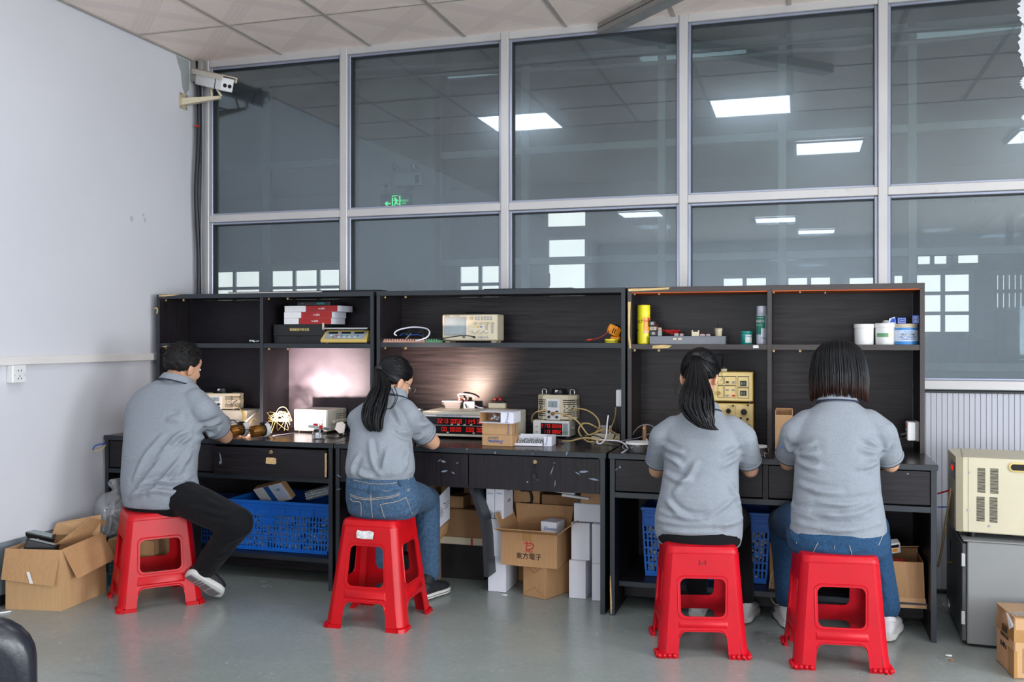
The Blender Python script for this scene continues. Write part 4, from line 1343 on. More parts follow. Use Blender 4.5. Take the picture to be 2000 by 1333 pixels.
def make_shoe(t, ankle, q):
 """q: heel, toe (room points), sole normal, upper material, white toe cap"""
 heel, toe = Vector(q['heel']), Vector(q['toe'])
 d = (toe - heel); L = d.length; d.normalize()
 up = Vector(q.get('up', (0, 0, 1))); up = (up - d * up.dot(d)).normalized()
 l = d.cross(up)
 kw = q.get('w', 1.0)
 prof = [(0.0, .022, .030), (0.08, .032, .062), (0.25, .034, .078), (0.42, .035, .070), (0.6, .041, .055), (0.78, .044, .046), (0.92, .036, .038), (1.0, .015, .024)]
 prof = [(f, w * kw, h * kw) for f, w, h in prof]
 def ring(f, w, h, z0):
  c = heel + d * L * f
  n = 14
  out = []
  for i in range(n):
   a = 2 * math.pi * i / n
   x, z = math.cos(a) * w, (math.sin(a) * .5 + .5) * h
   if z < .01:
    x = math.copysign(w * .92, x)
   out.append(c + l * x + up * (z + z0))
  return out
 b = B()
 b.loft([ring(f, w, h, .016) for f, w, h in prof])
 b.cyl(heel + d * L * .2 + up * .06, Vector(ankle) + (Vector(ankle) - (heel + d * L * .2)).normalized() * 0.0, .036, .040, 12)
 sh = obj('shoe', b, q.get('m', 'shoe_black'), t, smooth=50, world=True)
 b = B()
 def srow(k, z):
  left = [heel + d * L * f + l * (w + k) + up * z for f, w, h in prof]
  right = [heel + d * L * f - l * (w + k) + up * z for f, w, h in reversed(prof)]
  return [heel - d * .008 + up * z] + left + [toe + d * .006 + up * z] + right
 b.loft([srow(-.004, 0), srow(.004, .004), srow(.005, .02), srow(.002, .026)])
 so = obj('sole', b, q.get('sole', 'sole_white'), sh, smooth=40, world=True)
 if q.get('tread'):
  b = B()
  for f0, f1 in ((.04, .26), (.3, .34), (.38, .42), (.46, .62), (.66, .9)):
   w0 = .024 if f0 < .3 else .03
   p = [heel + d * L * f + l * s_ * w0 - up * .001 for f, s_ in ((f0, -1), (f0, 1), (f1, 1), (f1, -1))]
   b.loft([p, [v - up * .004 for v in p]])
  obj('tread', b, 'sole_grey', sh, world=True)
 b = B()
 for k in range(4):
  f = .36 + .09 * k
  h = .074 - .016 * k
  c = heel + d * L * f + up * (.016 + h)
  b.tube([c - l * .022 - up * .008, c + up * .004, c + l * .022 - up * .008], .0028, 5, 3)
 obj('laces', b, q.get('lace', 'sole_white'), sh, world=True)
 if q.get('stripe'):
  b = B()
  b.loft([srow(.0055, .012), srow(.0058, .015)], cap=False)
  obj('sole_line', b, 'shoe_black', sh, world=True)
# ---------------------------------------------------------------- the man, left
spec1 = [(988, 252, 374, 3.97, .125), (960, 246, 384, 3.965, .128), (930, 245, 377, 3.975, .122), (890, 247, 380, 3.99, .116), (850, 249, 390, 4.02, .112), (820, 251, 400, 4.045, .108),
   (795, 254, 404, 4.06, .10), (775, 262, 398, 4.08, .088), (762, 274, 390, 4.09, .074), (750, 294, 380, 4.10, .062), (741, 314, 372, 4.11, .052)]
S1L, S1R = A(272, 800, 4.09), A(398, 803, 4.05)
E1R = A(441, 853, 4.29)
E1L = Vector((S1L.x - .02, 4.33, 0.80))
W1R = A(402, 846, 4.43); W1R.z = .787
W1L = Vector((-3.02, 4.52, .785))
pel1 = [(1006, 268, 364, 3.98, .10), (995, 256, 376, 3.975, .12), (975, 250, 380, 3.97, .124), (955, 254, 380, 3.97, .118)]
K1R, AN1R = A(464, 1022, 3.82), A(400, 1110, 3.97)
K1L = Vector((-3.16, 4.44, .455))
p1, hM1, sh1, bv1, tr1_, tb1 = person(
 'man with short black hair, grey polo shirt and black trousers, elbow on the bench', (ST[0][0], ST[0][1], 0), spec1, None,
 [(S1L, E1L, W1L, (1, .5, -.1), (0, 0, 1), 1, .5), (S1R, E1R, W1R, (-.55, .8, -.05), (0, 0, 1), -1, .45)],
 dict(c=A(357, 716, 4.2), yaw=R(-14), pitch=R(-14), roll=R(3), sc=1.02,
   trouser_folds=[[(372, 990), (410, 1000), (450, 1010)], [(385, 1010), (420, 1020), (460, 1025)], [(470, 1050), (450, 1060), (430, 1075)], [(455, 1075), (425, 1092)], [(400, 975), (430, 992)]]),
 [(Vector((-3.12, 4.05, .535)), K1L, Vector((-3.16, 4.42, .10)), [.085, .08, .066, .058, .05]),
  (Vector((-2.965, 3.985, .53)), K1R, AN1R, [.088, .088, .074, .064, .056])],
 pel1, 'black_trousers',
 [[(262, 935), (285, 890), (318, 850)], [(254, 975), (290, 930), (330, 880)], [(292, 965), (335, 915), (372, 868)], [(318, 940), (350, 905), (376, 880)], [(300, 905), (330, 868), (352, 850)],
  [(272, 950), (312, 941), (350, 941), (372, 930)], [(258, 968), (300, 958), (340, 962), (372, 950)], [(340, 935), (360, 905), (372, 890)], [(388, 838), (415, 828), (432, 822)], [(384, 858), (410, 850), (430, 838)],
  [(330, 815), (352, 812)], [(328, 822), (352, 820)], [(372, 842), (350, 850), (335, 862)], [(374, 852), (352, 868)]],
 dict(c=A(343, 746, 4.098), hw=.096, hd=.084, h=.036, rot=Matrix.Rotation(R(8), 3, 'Y') @ Matrix.Rotation(R(-16), 3, 'X')),
 [(0.62, .068, .066), (0.60, .068, .069)],
 [dict(heel=(-3.15, 4.38, .012), toe=(-3.17, 4.64, .012)),
  dict(heel=A(366, 1124, 3.90), toe=A(430, 1166, 4.02), up=(.12, .85, .45), w=1.18, tread=True, m='shoe_black')])
b = hair_cap(hM1, (.0835, .1015, .098), lambda c: c.z > max(-.034 + max(0, c.y + .05) * 0.7, (c.y - .012) * 1.7), 1.02, 0.0035, 60)
obj('hair', b, 'hair_short', p1, smooth=True, world=True)
b = B()
for k in range(420):
 d = Vector((random.gauss(0, 1), random.gauss(0, 1), random.gauss(0, 1))).normalized()
 q = Vector((d.x * .0835, d.y * .1015, d.z * .098)) + Vector((0, -.008, .028))
 if q.z > max(.02, (q.y - .008) * 1.8):
  dn = Vector((d.x, d.y + .5, d.z * .6 - .1)).normalized()
  b.tube([hM1 @ (q * 1.02 * .985), hM1 @ (q * 1.02 * 1.015 + dn * .006), hM1 @ (q * 1.02 * 1.02 + dn * .016)], lambda t: .0018 * (1 - .7 * t), 3, 1)
obj('hair_tufts', b, 'hair_short', p1, smooth=True, world=True)
b = B(); b.tube(on_surface(tb1, [(322, 986), (323, 992)], .002) or [A(322, 986, 3.84), A(323, 992, 3.84)], .0018, 5, 2)
mk('red_thread', (200, 40, 40), 0.6)
obj('loose_thread', b, 'red_thread', tr1_, world=True)
# ---------------------------------------------------------------- the woman in jeans at the middle bench
spec2 = [(936, 684, 802, 3.995, .11), (918, 679, 807, 3.99, .118), (900, 681, 806, 3.995, .116), (880, 684, 803, 4.005, .112), (850, 688, 800, 4.025, .108), (825, 690, 800, 4.05, .102),
   (808, 694, 800, 4.07, .094), (794, 703, 800, 4.09, .076), (782, 722, 796, 4.105, .06), (772, 744, 790, 4.115, .05)]
S2L, S2R = A(702, 822, 4.05), A(800, 817, 4.07)
E2R = A(845, 864, 4.26)
E2L = Vector((S2L.x - .01, 4.29, .80))
W2R = Vector((-1.90, 4.44, .80)); W2L = Vector((-2.0, 4.50, .80))
pel2 = [(1010, 694, 806, 4.0, .10), (1000, 686, 814, 4.0, .125), (975, 681, 820, 3.995, .130), (950, 681, 812, 3.995, .124), (930, 682, 804, 3.995, .118)]
p2, hM2, sh2, bv2, tr2_, tb2 = person(
 'woman with long low ponytail and glasses, grey polo tucked into blue jeans', (ST[1][0], ST[1][1], 0), spec2, None,
 [(S2L, E2L, W2L, (.6, .7, -.1), (0, 0, 1), 1, .5), (S2R, E2R, W2R, (-.3, .9, -.05), (0, 0, 1), -1, .5)],
 dict(c=A(769, 745, 4.19), yaw=R(-30), pitch=R(-28), roll=R(0), sc=0.95,
   trouser_folds=[[(815, 985), (800, 1000), (790, 1008)], [(822, 1000), (812, 1012)], [(835, 1030), (822, 1040)], [(838, 1045), (826, 1060)]]),
 [(Vector((-1.925, 4.02, .565)), Vector((-2.02, 4.44, .47)), Vector((-2.01, 4.36, .12)), [.085, .08, .064, .056, .052]),
  (Vector((-1.775, 4.02, .565)), Vector((-1.80, 4.46, .47)), Vector((-1.762, 4.40, .12)), [.086, .080, .066, .060, .054])],
 pel2, 'jeans_mid',
 [[(722, 860), (728, 900), (742, 930)], [(792, 848), (778, 815), (770, 800)], [(799, 868), (788, 900), (764, 928)], [(700, 890), (690, 912), (688, 928)], [(796, 880), (792, 915)], [(742, 925), (750, 905), (756, 880)],
  [(775, 930), (790, 912), (798, 900)], [(800, 850), (785, 845), (772, 835)], [(820, 830), (838, 826)], [(806, 856), (826, 852)], [(700, 925), (715, 930), (730, 931)]],
 dict(c=A(766, 773, 4.12), hw=.078, hd=.062, h=.036, rot=Matrix.Rotation(R(-18), 3, 'Z') @ Matrix.Rotation(R(-18), 3, 'X')),
 [(0.60, .060, .058), (0.62, .060, .060)],
 [dict(heel=(-2.01, 4.31, .006), toe=(-2.02, 4.54, .006), stripe=True), dict(heel=(-1.775, 4.30, .006), toe=(-1.715, 4.51, .006), stripe=True)])
RAD2 = (.079, .099, .097)
b = hair_cap(hM2, RAD2, lambda c: (c.z > -.058 + max(0, c.y + .06) * 0.95 if c.y < .05 else c.z > .06), 0.95, 0.001, 20)
starts = []
for k in range(260):
 d = Vector((random.gauss(0, 1), random.gauss(0, 1), random.gauss(0, 1))).normalized()
 if d.z > -.75 + max(0, d.y + .5) * .9:
  starts.append(d)
for s_ in range(70):
 a_ = random.uniform(0.15, 1.0) * random.choice((-1, 1))
 starts.append(Vector((math.cos(a_ * .3) * math.copysign(1, a_), .3 + .4 * abs(a_), -.25 + .75 * abs(a_))))
M2s = hM2 @ Matrix.Scale(0.95, 4)
strands_on_head(b, M2s, RAD2, starts, (0, -1, -.10), r=.0030)
tie = M2s @ Vector((0, -.112, .012))
path = [tie, A(745, 752, 4.05), A(738, 775, 3.99), A(730, 800, 3.945), A(727, 825, 3.925), A(735, 846, 3.915)]
tail_strands(b, path, [.014, .040, .050, .056, .048, .030], 190, .0042, .5)
for q in ([(770, 755), (776, 775), (768, 795), (752, 800)], [(765, 760), (772, 780), (762, 800)]):
 b.tube([A(x, y, 4.03 - .03 * i) for i, (x, y) in enumerate(q)], .0022, 4, 4)
hr2 = obj('hair', b, 'hair_black', p2, smooth=True, world=True)
b = B(); b.lathe([(.017, -.007), (.021, 0), (.017, .007)], 14, Matrix.Translation(tie) @ Matrix.Rotation(R(75), 4, 'X'))
obj('hair_tie', b, 'ink_black', hr2, smooth=True, world=True)
b = B()
for s_ in (-1, 1):
 b.tube([M2s @ Vector((s_ * .033 + .021 * math.cos(2 * math.pi * i / 14), .106, .0 + .018 * math.sin(2 * math.pi * i / 14))) for i in range(15)], .0013, 5, 1)
 b.tube([M2s @ Vector((s_ * .054, .104, .006)), M2s @ Vector((s_ * .074, .06, .006)), M2s @ Vector((s_ * .082, .0, .0)), M2s @ Vector((s_ * .080, -.02, -.02))], .0013, 5, 3)
b.tube([M2s @ Vector((-.012, .106, .004)), M2s @ Vector((0, .110, .008)), M2s @ Vector((.012, .106, .004))], .0013, 5, 3)
obj('glasses', b, 'steel', p2, smooth=True, world=True)
# jeans: waistband, belt loops, yoke, pockets, seams follow the cloth
wb_ = B()
wp = on_surface(tb2, [(682, 936), (690, 939), (705, 943), (725, 946), (745, 947), (765, 946), (785, 942), (800, 937)], .003)
if len(wp) > 3:
 wp2 = on_surface(tb2, [(682, 950), (690, 953), (705, 957), (725, 960), (745, 961), (765, 960), (785, 956), (800, 951)], .003)
 n_ = min(len(wp), len(wp2))
 q1, q2 = wp[:n_], wp2[:n_]
 o_ = Vector((0, -0.003, 0))
 wb_.loft([[a, c_, c_ + o_, a + o_] for a, c_ in zip(q1, q2)])
 obj('waistband', wb_, 'jeans_mid', tr2_, world=True)
lp = B()
for (x0, y0, x1, y1) in ((725, 934, 724, 966), (779, 931, 783, 950), (682, 930, 681, 948)):
 s_ = on_surface(tb2, [(x0, y0), ((x0 + x1) / 2, (y0 + y1) / 2), (x1, y1)], .007)
 if len(s_) == 3:
  for dx in (-.004, 0, .004):
   lp.tube([p + Vector((dx, 0, 0)) for p in s_], .0028, 5, 3)
obj('belt_loop', lp, 'jeans_mid', tr2_, world=True)
sm = B()
for line in ([(684, 966), (700, 972), (722, 974), (745, 972), (770, 968), (800, 955)], [(684, 969), (700, 975), (722, 977), (745, 975), (770, 971), (800, 958)], [(724, 966), (725, 990), (728, 1012)], [(684, 974), (690, 980), (704, 983), (705, 1008)],
    [(743, 986), (760, 983), (778, 979), (793, 972)], [(743, 986), (747, 1000), (751, 1012)], [(793, 972), (800, 990), (806, 1006)], [(690, 938), (725, 945), (765, 945), (800, 936)], [(690, 951), (725, 959), (765, 959), (800, 950)]):
 s_ = on_surface(tb2, line, .004)
 if len(s_) > 1:
  sm.tube(s_, .0011, 4, 4)
obj('stitching', sm, 'thread', tr2_, world=True)
# ---------------------------------------------------------------- the woman with ponytail at the right bench
spec3 = [(1064, 1287, 1446, 4.06, .112), (1042, 1279, 1451, 4.06, .120), (1010, 1279, 1452, 4.06, .120), (985, 1284, 1449, 4.065, .116), (960, 1290, 1444, 4.07, .112), (920, 1296, 1443, 4.09, .11), (880, 1298, 1444, 4.10, .11),
   (855, 1297, 1446, 4.115, .105), (838, 1298, 1444, 4.125, .09), (822, 1310, 1434, 4.13, .072), (808, 1330, 1414, 4.135, .058), (797, 1344, 1402, 4.14, .05)]
S3L, S3R = A(1295, 855, 4.12), A(1450, 855, 4.12)
E3L, E3R = A(1283, 918, 4.24), A(1465, 917, 4.24)
W3L, W3R = Vector((-.53, 4.49, .79)), Vector((-.30, 4.49, .79))
pel3 = [(1066, 1296, 1440, 4.05, .11), (1055, 1284, 1448, 4.05, .124), (1035, 1282, 1450, 4.06, .122), (1010, 1290, 1444, 4.07, .11)]
p3, hM3, sh3, bv3, tr3_, tb3 = person(
 'woman with black ponytail, grey polo and black trousers at the brown bench', (ST[2][0], ST[2][1], 0), spec3, None,
 [(S3L, E3L, W3L, (.35, .9, -.1), (0, 0, 1), 1, .5), (S3R, E3R, W3R, (-.35, .9, -.1), (0, 0, 1), -1, .5)],
 dict(c=A(1367, 736, 4.21), yaw=R(-6), pitch=R(-30), sc=0.97),
 [(Vector((-.50, 4.07, .535)), Vector((-.50, 4.46, .455)), Vector((-.455, 4.46, .11)), [.085, .08, .064, .058, .052]),
  (Vector((-.345, 4.07, .535)), Vector((-.28, 4.46, .455)), Vector((-.25, 4.44, .11)), [.085, .08, .064, .058, .052])],
 pel3, 'black_trousers',
 [[(1285, 1014), (1320, 1024), (1370, 1027), (1420, 1017), (1448, 1000)], [(1288, 1000), (1330, 1012), (1380, 1014), (1425, 1002), (1449, 986)], [(1302, 978), (1322, 1000), (1345, 1010)], [(1442, 962), (1412, 992), (1382, 1008)],
  [(1297, 872), (1312, 880), (1330, 884)], [(1299, 888), (1318, 900), (1330, 910)], [(1445, 870), (1430, 880), (1415, 888)], [(1445, 888), (1428, 902), (1410, 912)], [(1300, 925), (1330, 940), (1350, 938)], [(1296, 1035), (1340, 1040), (1400, 1038)],
  [(1318, 960), (1345, 930), (1360, 905)], [(1425, 945), (1440, 975), (1446, 985)], [(1400, 1030), (1430, 1022), (1450, 1010)]],
 dict(c=A(1371, 800, 4.135), hw=.080, hd=.070, h=.034),
 [(0.70, .060, .058), (0.72, .060, .058)],
 [dict(heel=(-.455, 4.40, .006), toe=(-.46, 4.63, .006), m='shoe_white'), dict(heel=(-.25, 4.38, .006), toe=(-.22, 4.61, .006), m='shoe_white')])
RAD3 = (.083, .101, .099)
b = hair_cap(hM3, RAD3, lambda c: (c.z > -.050 + max(0, c.y + .06) * 0.85 if c.y < .05 else c.z > .06), 0.97, 0.001, 20)
starts = []
for k in range(330):
 d = Vector((random.gauss(0, 1), random.gauss(0, 1), random.gauss(0, 1))).normalized()
 if d.z > -.72 + max(0, d.y + .5) * .85:
  starts.append(d)
M3s = hM3 @ Matrix.Scale(0.97, 4)
strands_on_head(b, M3s, RAD3, starts, (-.02, -1, .16), r=.0030)
tie = M3s @ Vector((-.003, -.114, .044))
path = [tie, A(1361, 745, 4.055), A(1360, 770, 4.00), A(1360, 795, 3.965), A(1368, 818, 3.955), A(1380, 834, 3.955), A(1398, 841, 3.96)]
tail_strands(b, path, [.013, .046, .066, .070, .056, .036, .016], 260, .0046, .42)
for q in ([(1326, 735), (1318, 742), (1316, 758), (1322, 772)], [(1325, 740), (1320, 752), (1324, 768)], [(1326, 745), (1321, 760), (1318, 775)], [(1407, 728), (1411, 738), (1406, 746)], [(1400, 700), (1408, 712), (1411, 730)], [(1330, 722), (1322, 728), (1320, 736)]):
 b.tube([A(x, y, 4.19) for x, y in q], .0011, 4, 4)
hr3 = obj('hair', b, 'hair_black', p3, smooth=True, world=True)
b = B(); b.lathe([(.014, -.007), (.019, 0), (.014, .007)], 14, Matrix.Translation(tie) @ Matrix.Rotation(R(70), 4, 'X'))
obj('hair_tie', b, 'ink_black', hr3, smooth=True, world=True)
# ---------------------------------------------------------------- the woman with bobbed hair, right
spec4 = [(1064, 1552, 1728, 4.07, .125), (1040, 1540, 1734, 4.07, .135), (1005, 1543, 1730, 4.07, .132), (960, 1549, 1722, 4.08, .126), (920, 1551, 1719, 4.09, .12), (880, 1553, 1719, 4.10, .116), (850, 1553, 1720, 4.115, .11),
   (828, 1556, 1717, 4.125, .095), (808, 1572, 1700, 4.13, .08), (792, 1594, 1682, 4.14, .065), (780, 1608, 1666, 4.145, .052)]
S4L, S4R = A(1553, 848, 4.12), A(1722, 848, 4.12)
E4L, E4R = A(1539, 903, 4.24), A(1739, 906, 4.24)
W4L, W4R = Vector((.02, 4.49, .79)), Vector((.26, 4.49, .79))
pel4 = [(1090, 1560, 1716, 4.07, .115), (1075, 1540, 1736, 4.07, .14), (1050, 1534, 1740, 4.07, .145), (1020, 1545, 1730, 4.08, .13)]
p4, hM4, sh4, bv4, tr4_, tb4 = person(
 'woman with chin-length bobbed hair, grey polo and blue jeans, rightmost of the four workers', (ST[3][0], ST[3][1], 0), spec4, None,
 [(S4L, E4L, W4L, (.35, .9, -.1), (0, 0, 1), 1, .5), (S4R, E4R, W4R, (-.35, .9, -.1), (0, 0, 1), -1, .5)],
 dict(c=A(1638, 728, 4.21), yaw=R(-2), pitch=R(-24), sc=1.0,
   trouser_folds=[[(1580, 1070), (1640, 1078), (1700, 1070)], [(1545, 1045), (1560, 1062)], [(1722, 1120), (1736, 1150)], [(1725, 1150), (1740, 1180)]]),
 [(Vector((.035, 4.08, .53)), Vector((-.075, 4.46, .455)), Vector((-.05, 4.42, .13)), [.092, .088, .068, .06, .060]),
  (Vector((.225, 4.08, .53)), Vector((.305, 4.46, .455)), Vector((.345, 4.38, .13)), [.092, .088, .068, .062, .066])],
 pel4, 'jeans_blue',
 [[(1554, 884), (1572, 874), (1590, 868)], [(1554, 892), (1575, 888), (1596, 886)], [(1718, 876), (1704, 866), (1690, 858)], [(1718, 886), (1700, 882), (1684, 880)], [(1548, 962), (1600, 982), (1660, 986), (1720, 968)],
  [(1546, 985), (1620, 1006), (1690, 1004), (1728, 985)], [(1556, 1020), (1640, 1036), (1720, 1020)], [(1556, 900), (1580, 912), (1600, 914)], [(1716, 900), (1700, 910), (1680, 914)], [(1560, 945), (1600, 960), (1640, 962)], [(1650, 1000), (1690, 995), (1722, 975)],
  [(1536, 870), (1545, 880), (1556, 884)], [(1738, 868), (1728, 878), (1718, 882)]],
 dict(c=A(1636, 783, 4.135), hw=.083, hd=.060, h=.034),
 [(0.72, .062, .060), (0.74, .062, .060)],
 [dict(heel=(-.045, 4.36, .006), toe=(-.09, 4.60, .006), m='shoe_white'), dict(heel=(.345, 4.30, .006), toe=(.395, 4.54, .006), m='shoe_white')])
RAD4 = (.104, .114, .104)
b = hair_cap(hM4, RAD4, lambda c: (c.z > -.055 + max(0, c.y + .06) * 0.4 if c.y < .06 else c.z > .055), 1.0, 0.001, 20)
# the bob: strands fall from the crown over the head and hang to one level line
crown = M4s = hM4
cw = hM4 @ Vector((0, -.02, .13))
cc4 = hM4 @ Vector((0, -.008, .02))
zend = 1.058
for k in range(620):
 a_ = random.uniform(0, 2 * math.pi)
 if abs(((a_ - math.pi / 2 + math.pi) % (2 * math.pi)) - math.pi) < 0.62:
  continue
 ca, sa = math.cos(a_), math.sin(a_)
 lift = random.uniform(.99, 1.05)
 pts = []
 for th in (0.12, .45, .8, 1.15, 1.5):
  d = Vector((ca * math.sin(th), sa * math.sin(th), math.cos(th)))
  pts.append(hM4 @ (Vector((d.x * RAD4[0], d.y * RAD4[1], d.z * RAD4[2])) * lift + Vector((0, -.008, .028))))
 last = pts[-1]
 out = Vector((ca, sa, 0))
 ze = zend + random.uniform(-.012, .016) - 0.03 * abs(ca) * (1 if sa > -.4 else .55)
 side = 1 + .30 * abs(ca)
 pts.append(Vector((cc4.x + ca * .114 * lift, cc4.y + sa * .118 * lift - .004, last.z * .5 + ze * .5)))
 pts.append(Vector((cc4.x + ca * .110 * lift, cc4.y + sa * .112 * lift - .006, ze)))
 b.tube(pts, lambda t: .0038 * (1 - .5 * max(0, t - .7) / .3), 4, 2)
obj('hair', b, 'hair_bob', p4, smooth=True, world=True)
sm = B()
for line in ([(1598, 1060), (1592, 1072), (1585, 1086)], [(1659, 1066), (1662, 1076), (1665, 1088)], [(1630, 1066), (1630, 1088)], [(1545, 1040), (1556, 1062)], [(1725, 1045), (1716, 1066)]):
 s_ = on_surface(tb4, line, .003)
 if len(s_) > 1:
  sm.tube(s_, .0011, 4, 3)
obj('stitching', sm, 'thread', tr4_, world=True)
# small blue badges on the left sleeves
mk('badge_blue', (40, 92, 190), 0.5)
for shirt, bv, q in ((sh4, bv4, (1527, 872)), (sh3, bv3, (1268, 884))):
 s_ = on_surface(bv, [q], .002)
 if s_:
  bb = B(); bb.prism([(-.006, -.010), (.004, -.004), (.006, .010), (-.002, .004)], .002, Matrix.Translation(s_[0]))
  obj('sleeve_badge', bb, 'badge_blue', shirt, world=True)
# ================================================================== small things: shared makers
mk('beige', (208, 196, 170), 0.5, var=0.05, vs=9)
mk('beige_dark', (182, 170, 146), 0.5, var=0.06, vs=9)
mk('cream_metal', (206, 200, 184), 0.45, var=0.05, vs=8)
mk('white_plastic', (222, 222, 222), 0.35)
mk('grey_plastic', (150, 150, 148), 0.45)
mk('black_plastic', (20, 20, 22), 0.35)
mk('slot_dark', (26, 24, 22), 0.8)
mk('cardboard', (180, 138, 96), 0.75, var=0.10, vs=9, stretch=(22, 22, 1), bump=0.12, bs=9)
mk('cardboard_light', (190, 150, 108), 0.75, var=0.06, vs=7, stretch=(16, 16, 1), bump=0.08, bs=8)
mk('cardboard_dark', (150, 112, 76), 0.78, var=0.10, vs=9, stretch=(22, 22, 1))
mk('brown_tape', (168, 122, 66), 0.25, var=0.08, vs=12, coat=0.3)
mk('white_card', (228, 228, 238), 0.55, var=0.03, vs=5)
mk('paper_white', (226, 226, 226), 0.6)
mk('print_blue', (38, 92, 160), 0.55)
mk('print_grey', (120, 122, 130), 0.6)
mk('print_red', (186, 52, 48), 0.55)
mk('print_teal', (0, 128, 128), 0.5)
mk('gold_foil', (216, 190, 120), 0.35, 0.6)
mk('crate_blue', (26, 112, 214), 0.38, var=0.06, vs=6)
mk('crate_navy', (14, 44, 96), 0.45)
mk('yellow_wire', (214, 184, 116), 0.45)
mk('tangle_wire', (150, 122, 66), 0.5)
mk('tan_cable', (178, 152, 102), 0.5)
mk('white_cable', (224, 222, 232), 0.4)
mk('grey_cable', (120, 124, 136), 0.45)
mk('black_cable', (20, 21, 25), 0.45)
mk('red_wire', (176, 24, 28), 0.4)
mk('blue_wire', (30, 96, 190), 0.45)
mk('orange_plastic', (240, 146, 20), 0.35)
mk('yellow_plastic', (232, 206, 40), 0.35)
mk('green_tube', (36, 92, 40), 0.4, var=0.15, vs=8)
mk('red_connector', (206, 30, 28), 0.35)
mk('silver', (206, 206, 208), 0.22, 0.8)
mk('gold_metal', (198, 150, 82), 0.25, 0.9)
mk('bulb_glass', (232, 236, 244), 0.25)
mk('instrument_gold', (216, 180, 104), 0.42, 0.25, var=0.06)
mk('instrument_face', (232, 206, 142), 0.45)
mk('lcd_grey', (146, 158, 160), 0.25, var=0.1, vs=20)
mk('panel_black', (18, 22, 32), 0.25)
mk('pink_terminal', (206, 156, 138), 0.5)
mk('green_terminal', (96, 150, 110), 0.5)
mk('foil', (196, 204, 208), 0.2, 0.85, var=0.3, vs=50, bump=0.8, bs=60, bdist=0.01)
mk('tray_clear', (84, 90, 100), 0.2, var=0.1)
def clear_material(name, tint, fac):
 m = bpy.data.materials.new(name); m.use_nodes = True; MATS[name] = m
 nt = m.node_tree; nt.nodes.clear()
 out = nt.nodes.new('ShaderNodeOutputMaterial')
 tr = nt.nodes.new('ShaderNodeBsdfTransparent'); tr.inputs[0].default_value = (0.97, 0.98, 1, 1)
 df = nt.nodes.new('ShaderNodeBsdfDiffuse'); df.inputs[0].default_value = lin(tint)
 g1 = nt.nodes.new('ShaderNodeBsdfGlossy'); g1.inputs['Roughness'].default_value = 0.18
 m1 = nt.nodes.new('ShaderNodeMixShader'); m1.inputs[0].default_value = fac
 m2 = nt.nodes.new('ShaderNodeMixShader'); m2.inputs[0].default_value = 0.13
 nt.links.new(tr.outputs[0], m1.inputs[1]); nt.links.new(df.outputs[0], m1.inputs[2])
 nt.links.new(m1.outputs[0], m2.inputs[1]); nt.links.new(g1.outputs[0], m2.inputs[2])
 nt.links.new(m2.outputs[0], out.inputs[0])
 return m
clear_material('bag_film', (222, 226, 230), 0.30)
clear_material('clear_film', (200, 200, 204), 0.14)
mk('clear_box', (84, 88, 98), 0.2)
SEG7 = {'0': 'abcdef', '1': 'bc', '2': 'abged', '3': 'abgcd', '4': 'fgbc', '5': 'afgcd', '6': 'afgedc', '7': 'abc', '8': 'abcdefg', '9': 'abcdfg'}
def seg_digits(parent, s, x, y, z, h, m='digit_red', name='digits', rz=None):
 """seven-segment digits lying in a plane that faces -y, left end at x, centre height z"""
 b = B(); w = h * .52; t = h * .10; cx = x
 for ch in s:
  if ch == '.':
   b.bx(cx - w * .22, cx - w * .02, y - .0008, y, z - h * .5, z - h * .5 + t)
   continue
  if ch == ' ':
   cx += w * 1.35
   continue
  S = {'a': (0, w, h / 2 - t, h / 2), 'd': (0, w, -h / 2, -h / 2 + t), 'g': (t * .6, w - t * .6, -t / 2, t / 2), 'b': (w - t, w, .03 * h, h / 2 - t * .4), 'c': (w - t, w, -h / 2 + t * .4, -.03 * h), 'f': (0, t, .03 * h, h / 2 - t * .4), 'e': (0, t, -h / 2 + t * .4, -.03 * h)}
  for k in SEG7[ch]:
   q = S[k]
   sk = lambda zz: zz * .12
   b.bx(cx + q[0], cx + q[1], y - .0008, y, z + q[2], z + q[3])
  cx += w * 1.42
 return obj(name, b, m, parent)
def cable(pts, r, m, label, cat='cable', group=None, name='cable', k=4, parent=None, seg=6):
 P_ = [p if isinstance(p, Vector) else A(*p) for p in pts]
 o = obj(name, B().tube(P_, r, seg, k), m, parent, smooth=True, world=parent is not None)
 if parent is None:
  tag(o, label, cat, group)
 return o
def boxD(x0, x1, yt, yb, Z0=0.75, ym=None):
 """front-face rectangle of a thing that stands at height Z0: centre x, front y, width, height"""
 xm = (x0 + x1) / 2
 Y = D(xm, yb, Z0).y if ym is None else ym
 a, b_ = A(x0, yb, Y), A(x1, yb, Y)
 return (a.x + b_.x) / 2, Y, b_.x - a.x, A(xm, yt, Y).z - Z0
def wall_socket(t, M, switch=False, m='white_plastic'):
 """five-hole socket plate with back box, local x right, z up, front -y"""
 b = B().box((0, 0.0, 0), (0.086, 0.036, 0.086), 0.004, M)
 obj('socket_box', b, m, t)
 b = B()
 for x in (-.009, .009):
  b.box((x, -.0185, .017), (.003, .002, .009), 0, M)
 for x, a_ in ((-.009, 28), (.009, -28)):
  b.box((0, 0, 0), (.0028, .002, .010), 0, M @ Matrix.Translation((x, -.0185, -.022)) @ Matrix.Rotation(R(a_), 4, 'Y'))
 b.box((0, -.0185, -.010), (.003, .002, .008), 0, M)
 obj('socket_holes', b, 'slot_dark', t)
 b = B()
 for x in (-.031, .031):
  b.box((x, -.0185, -.004), (.004, .002, .007), 0.001, M)
 obj('screw_cap', b, 'grey_plastic', t)
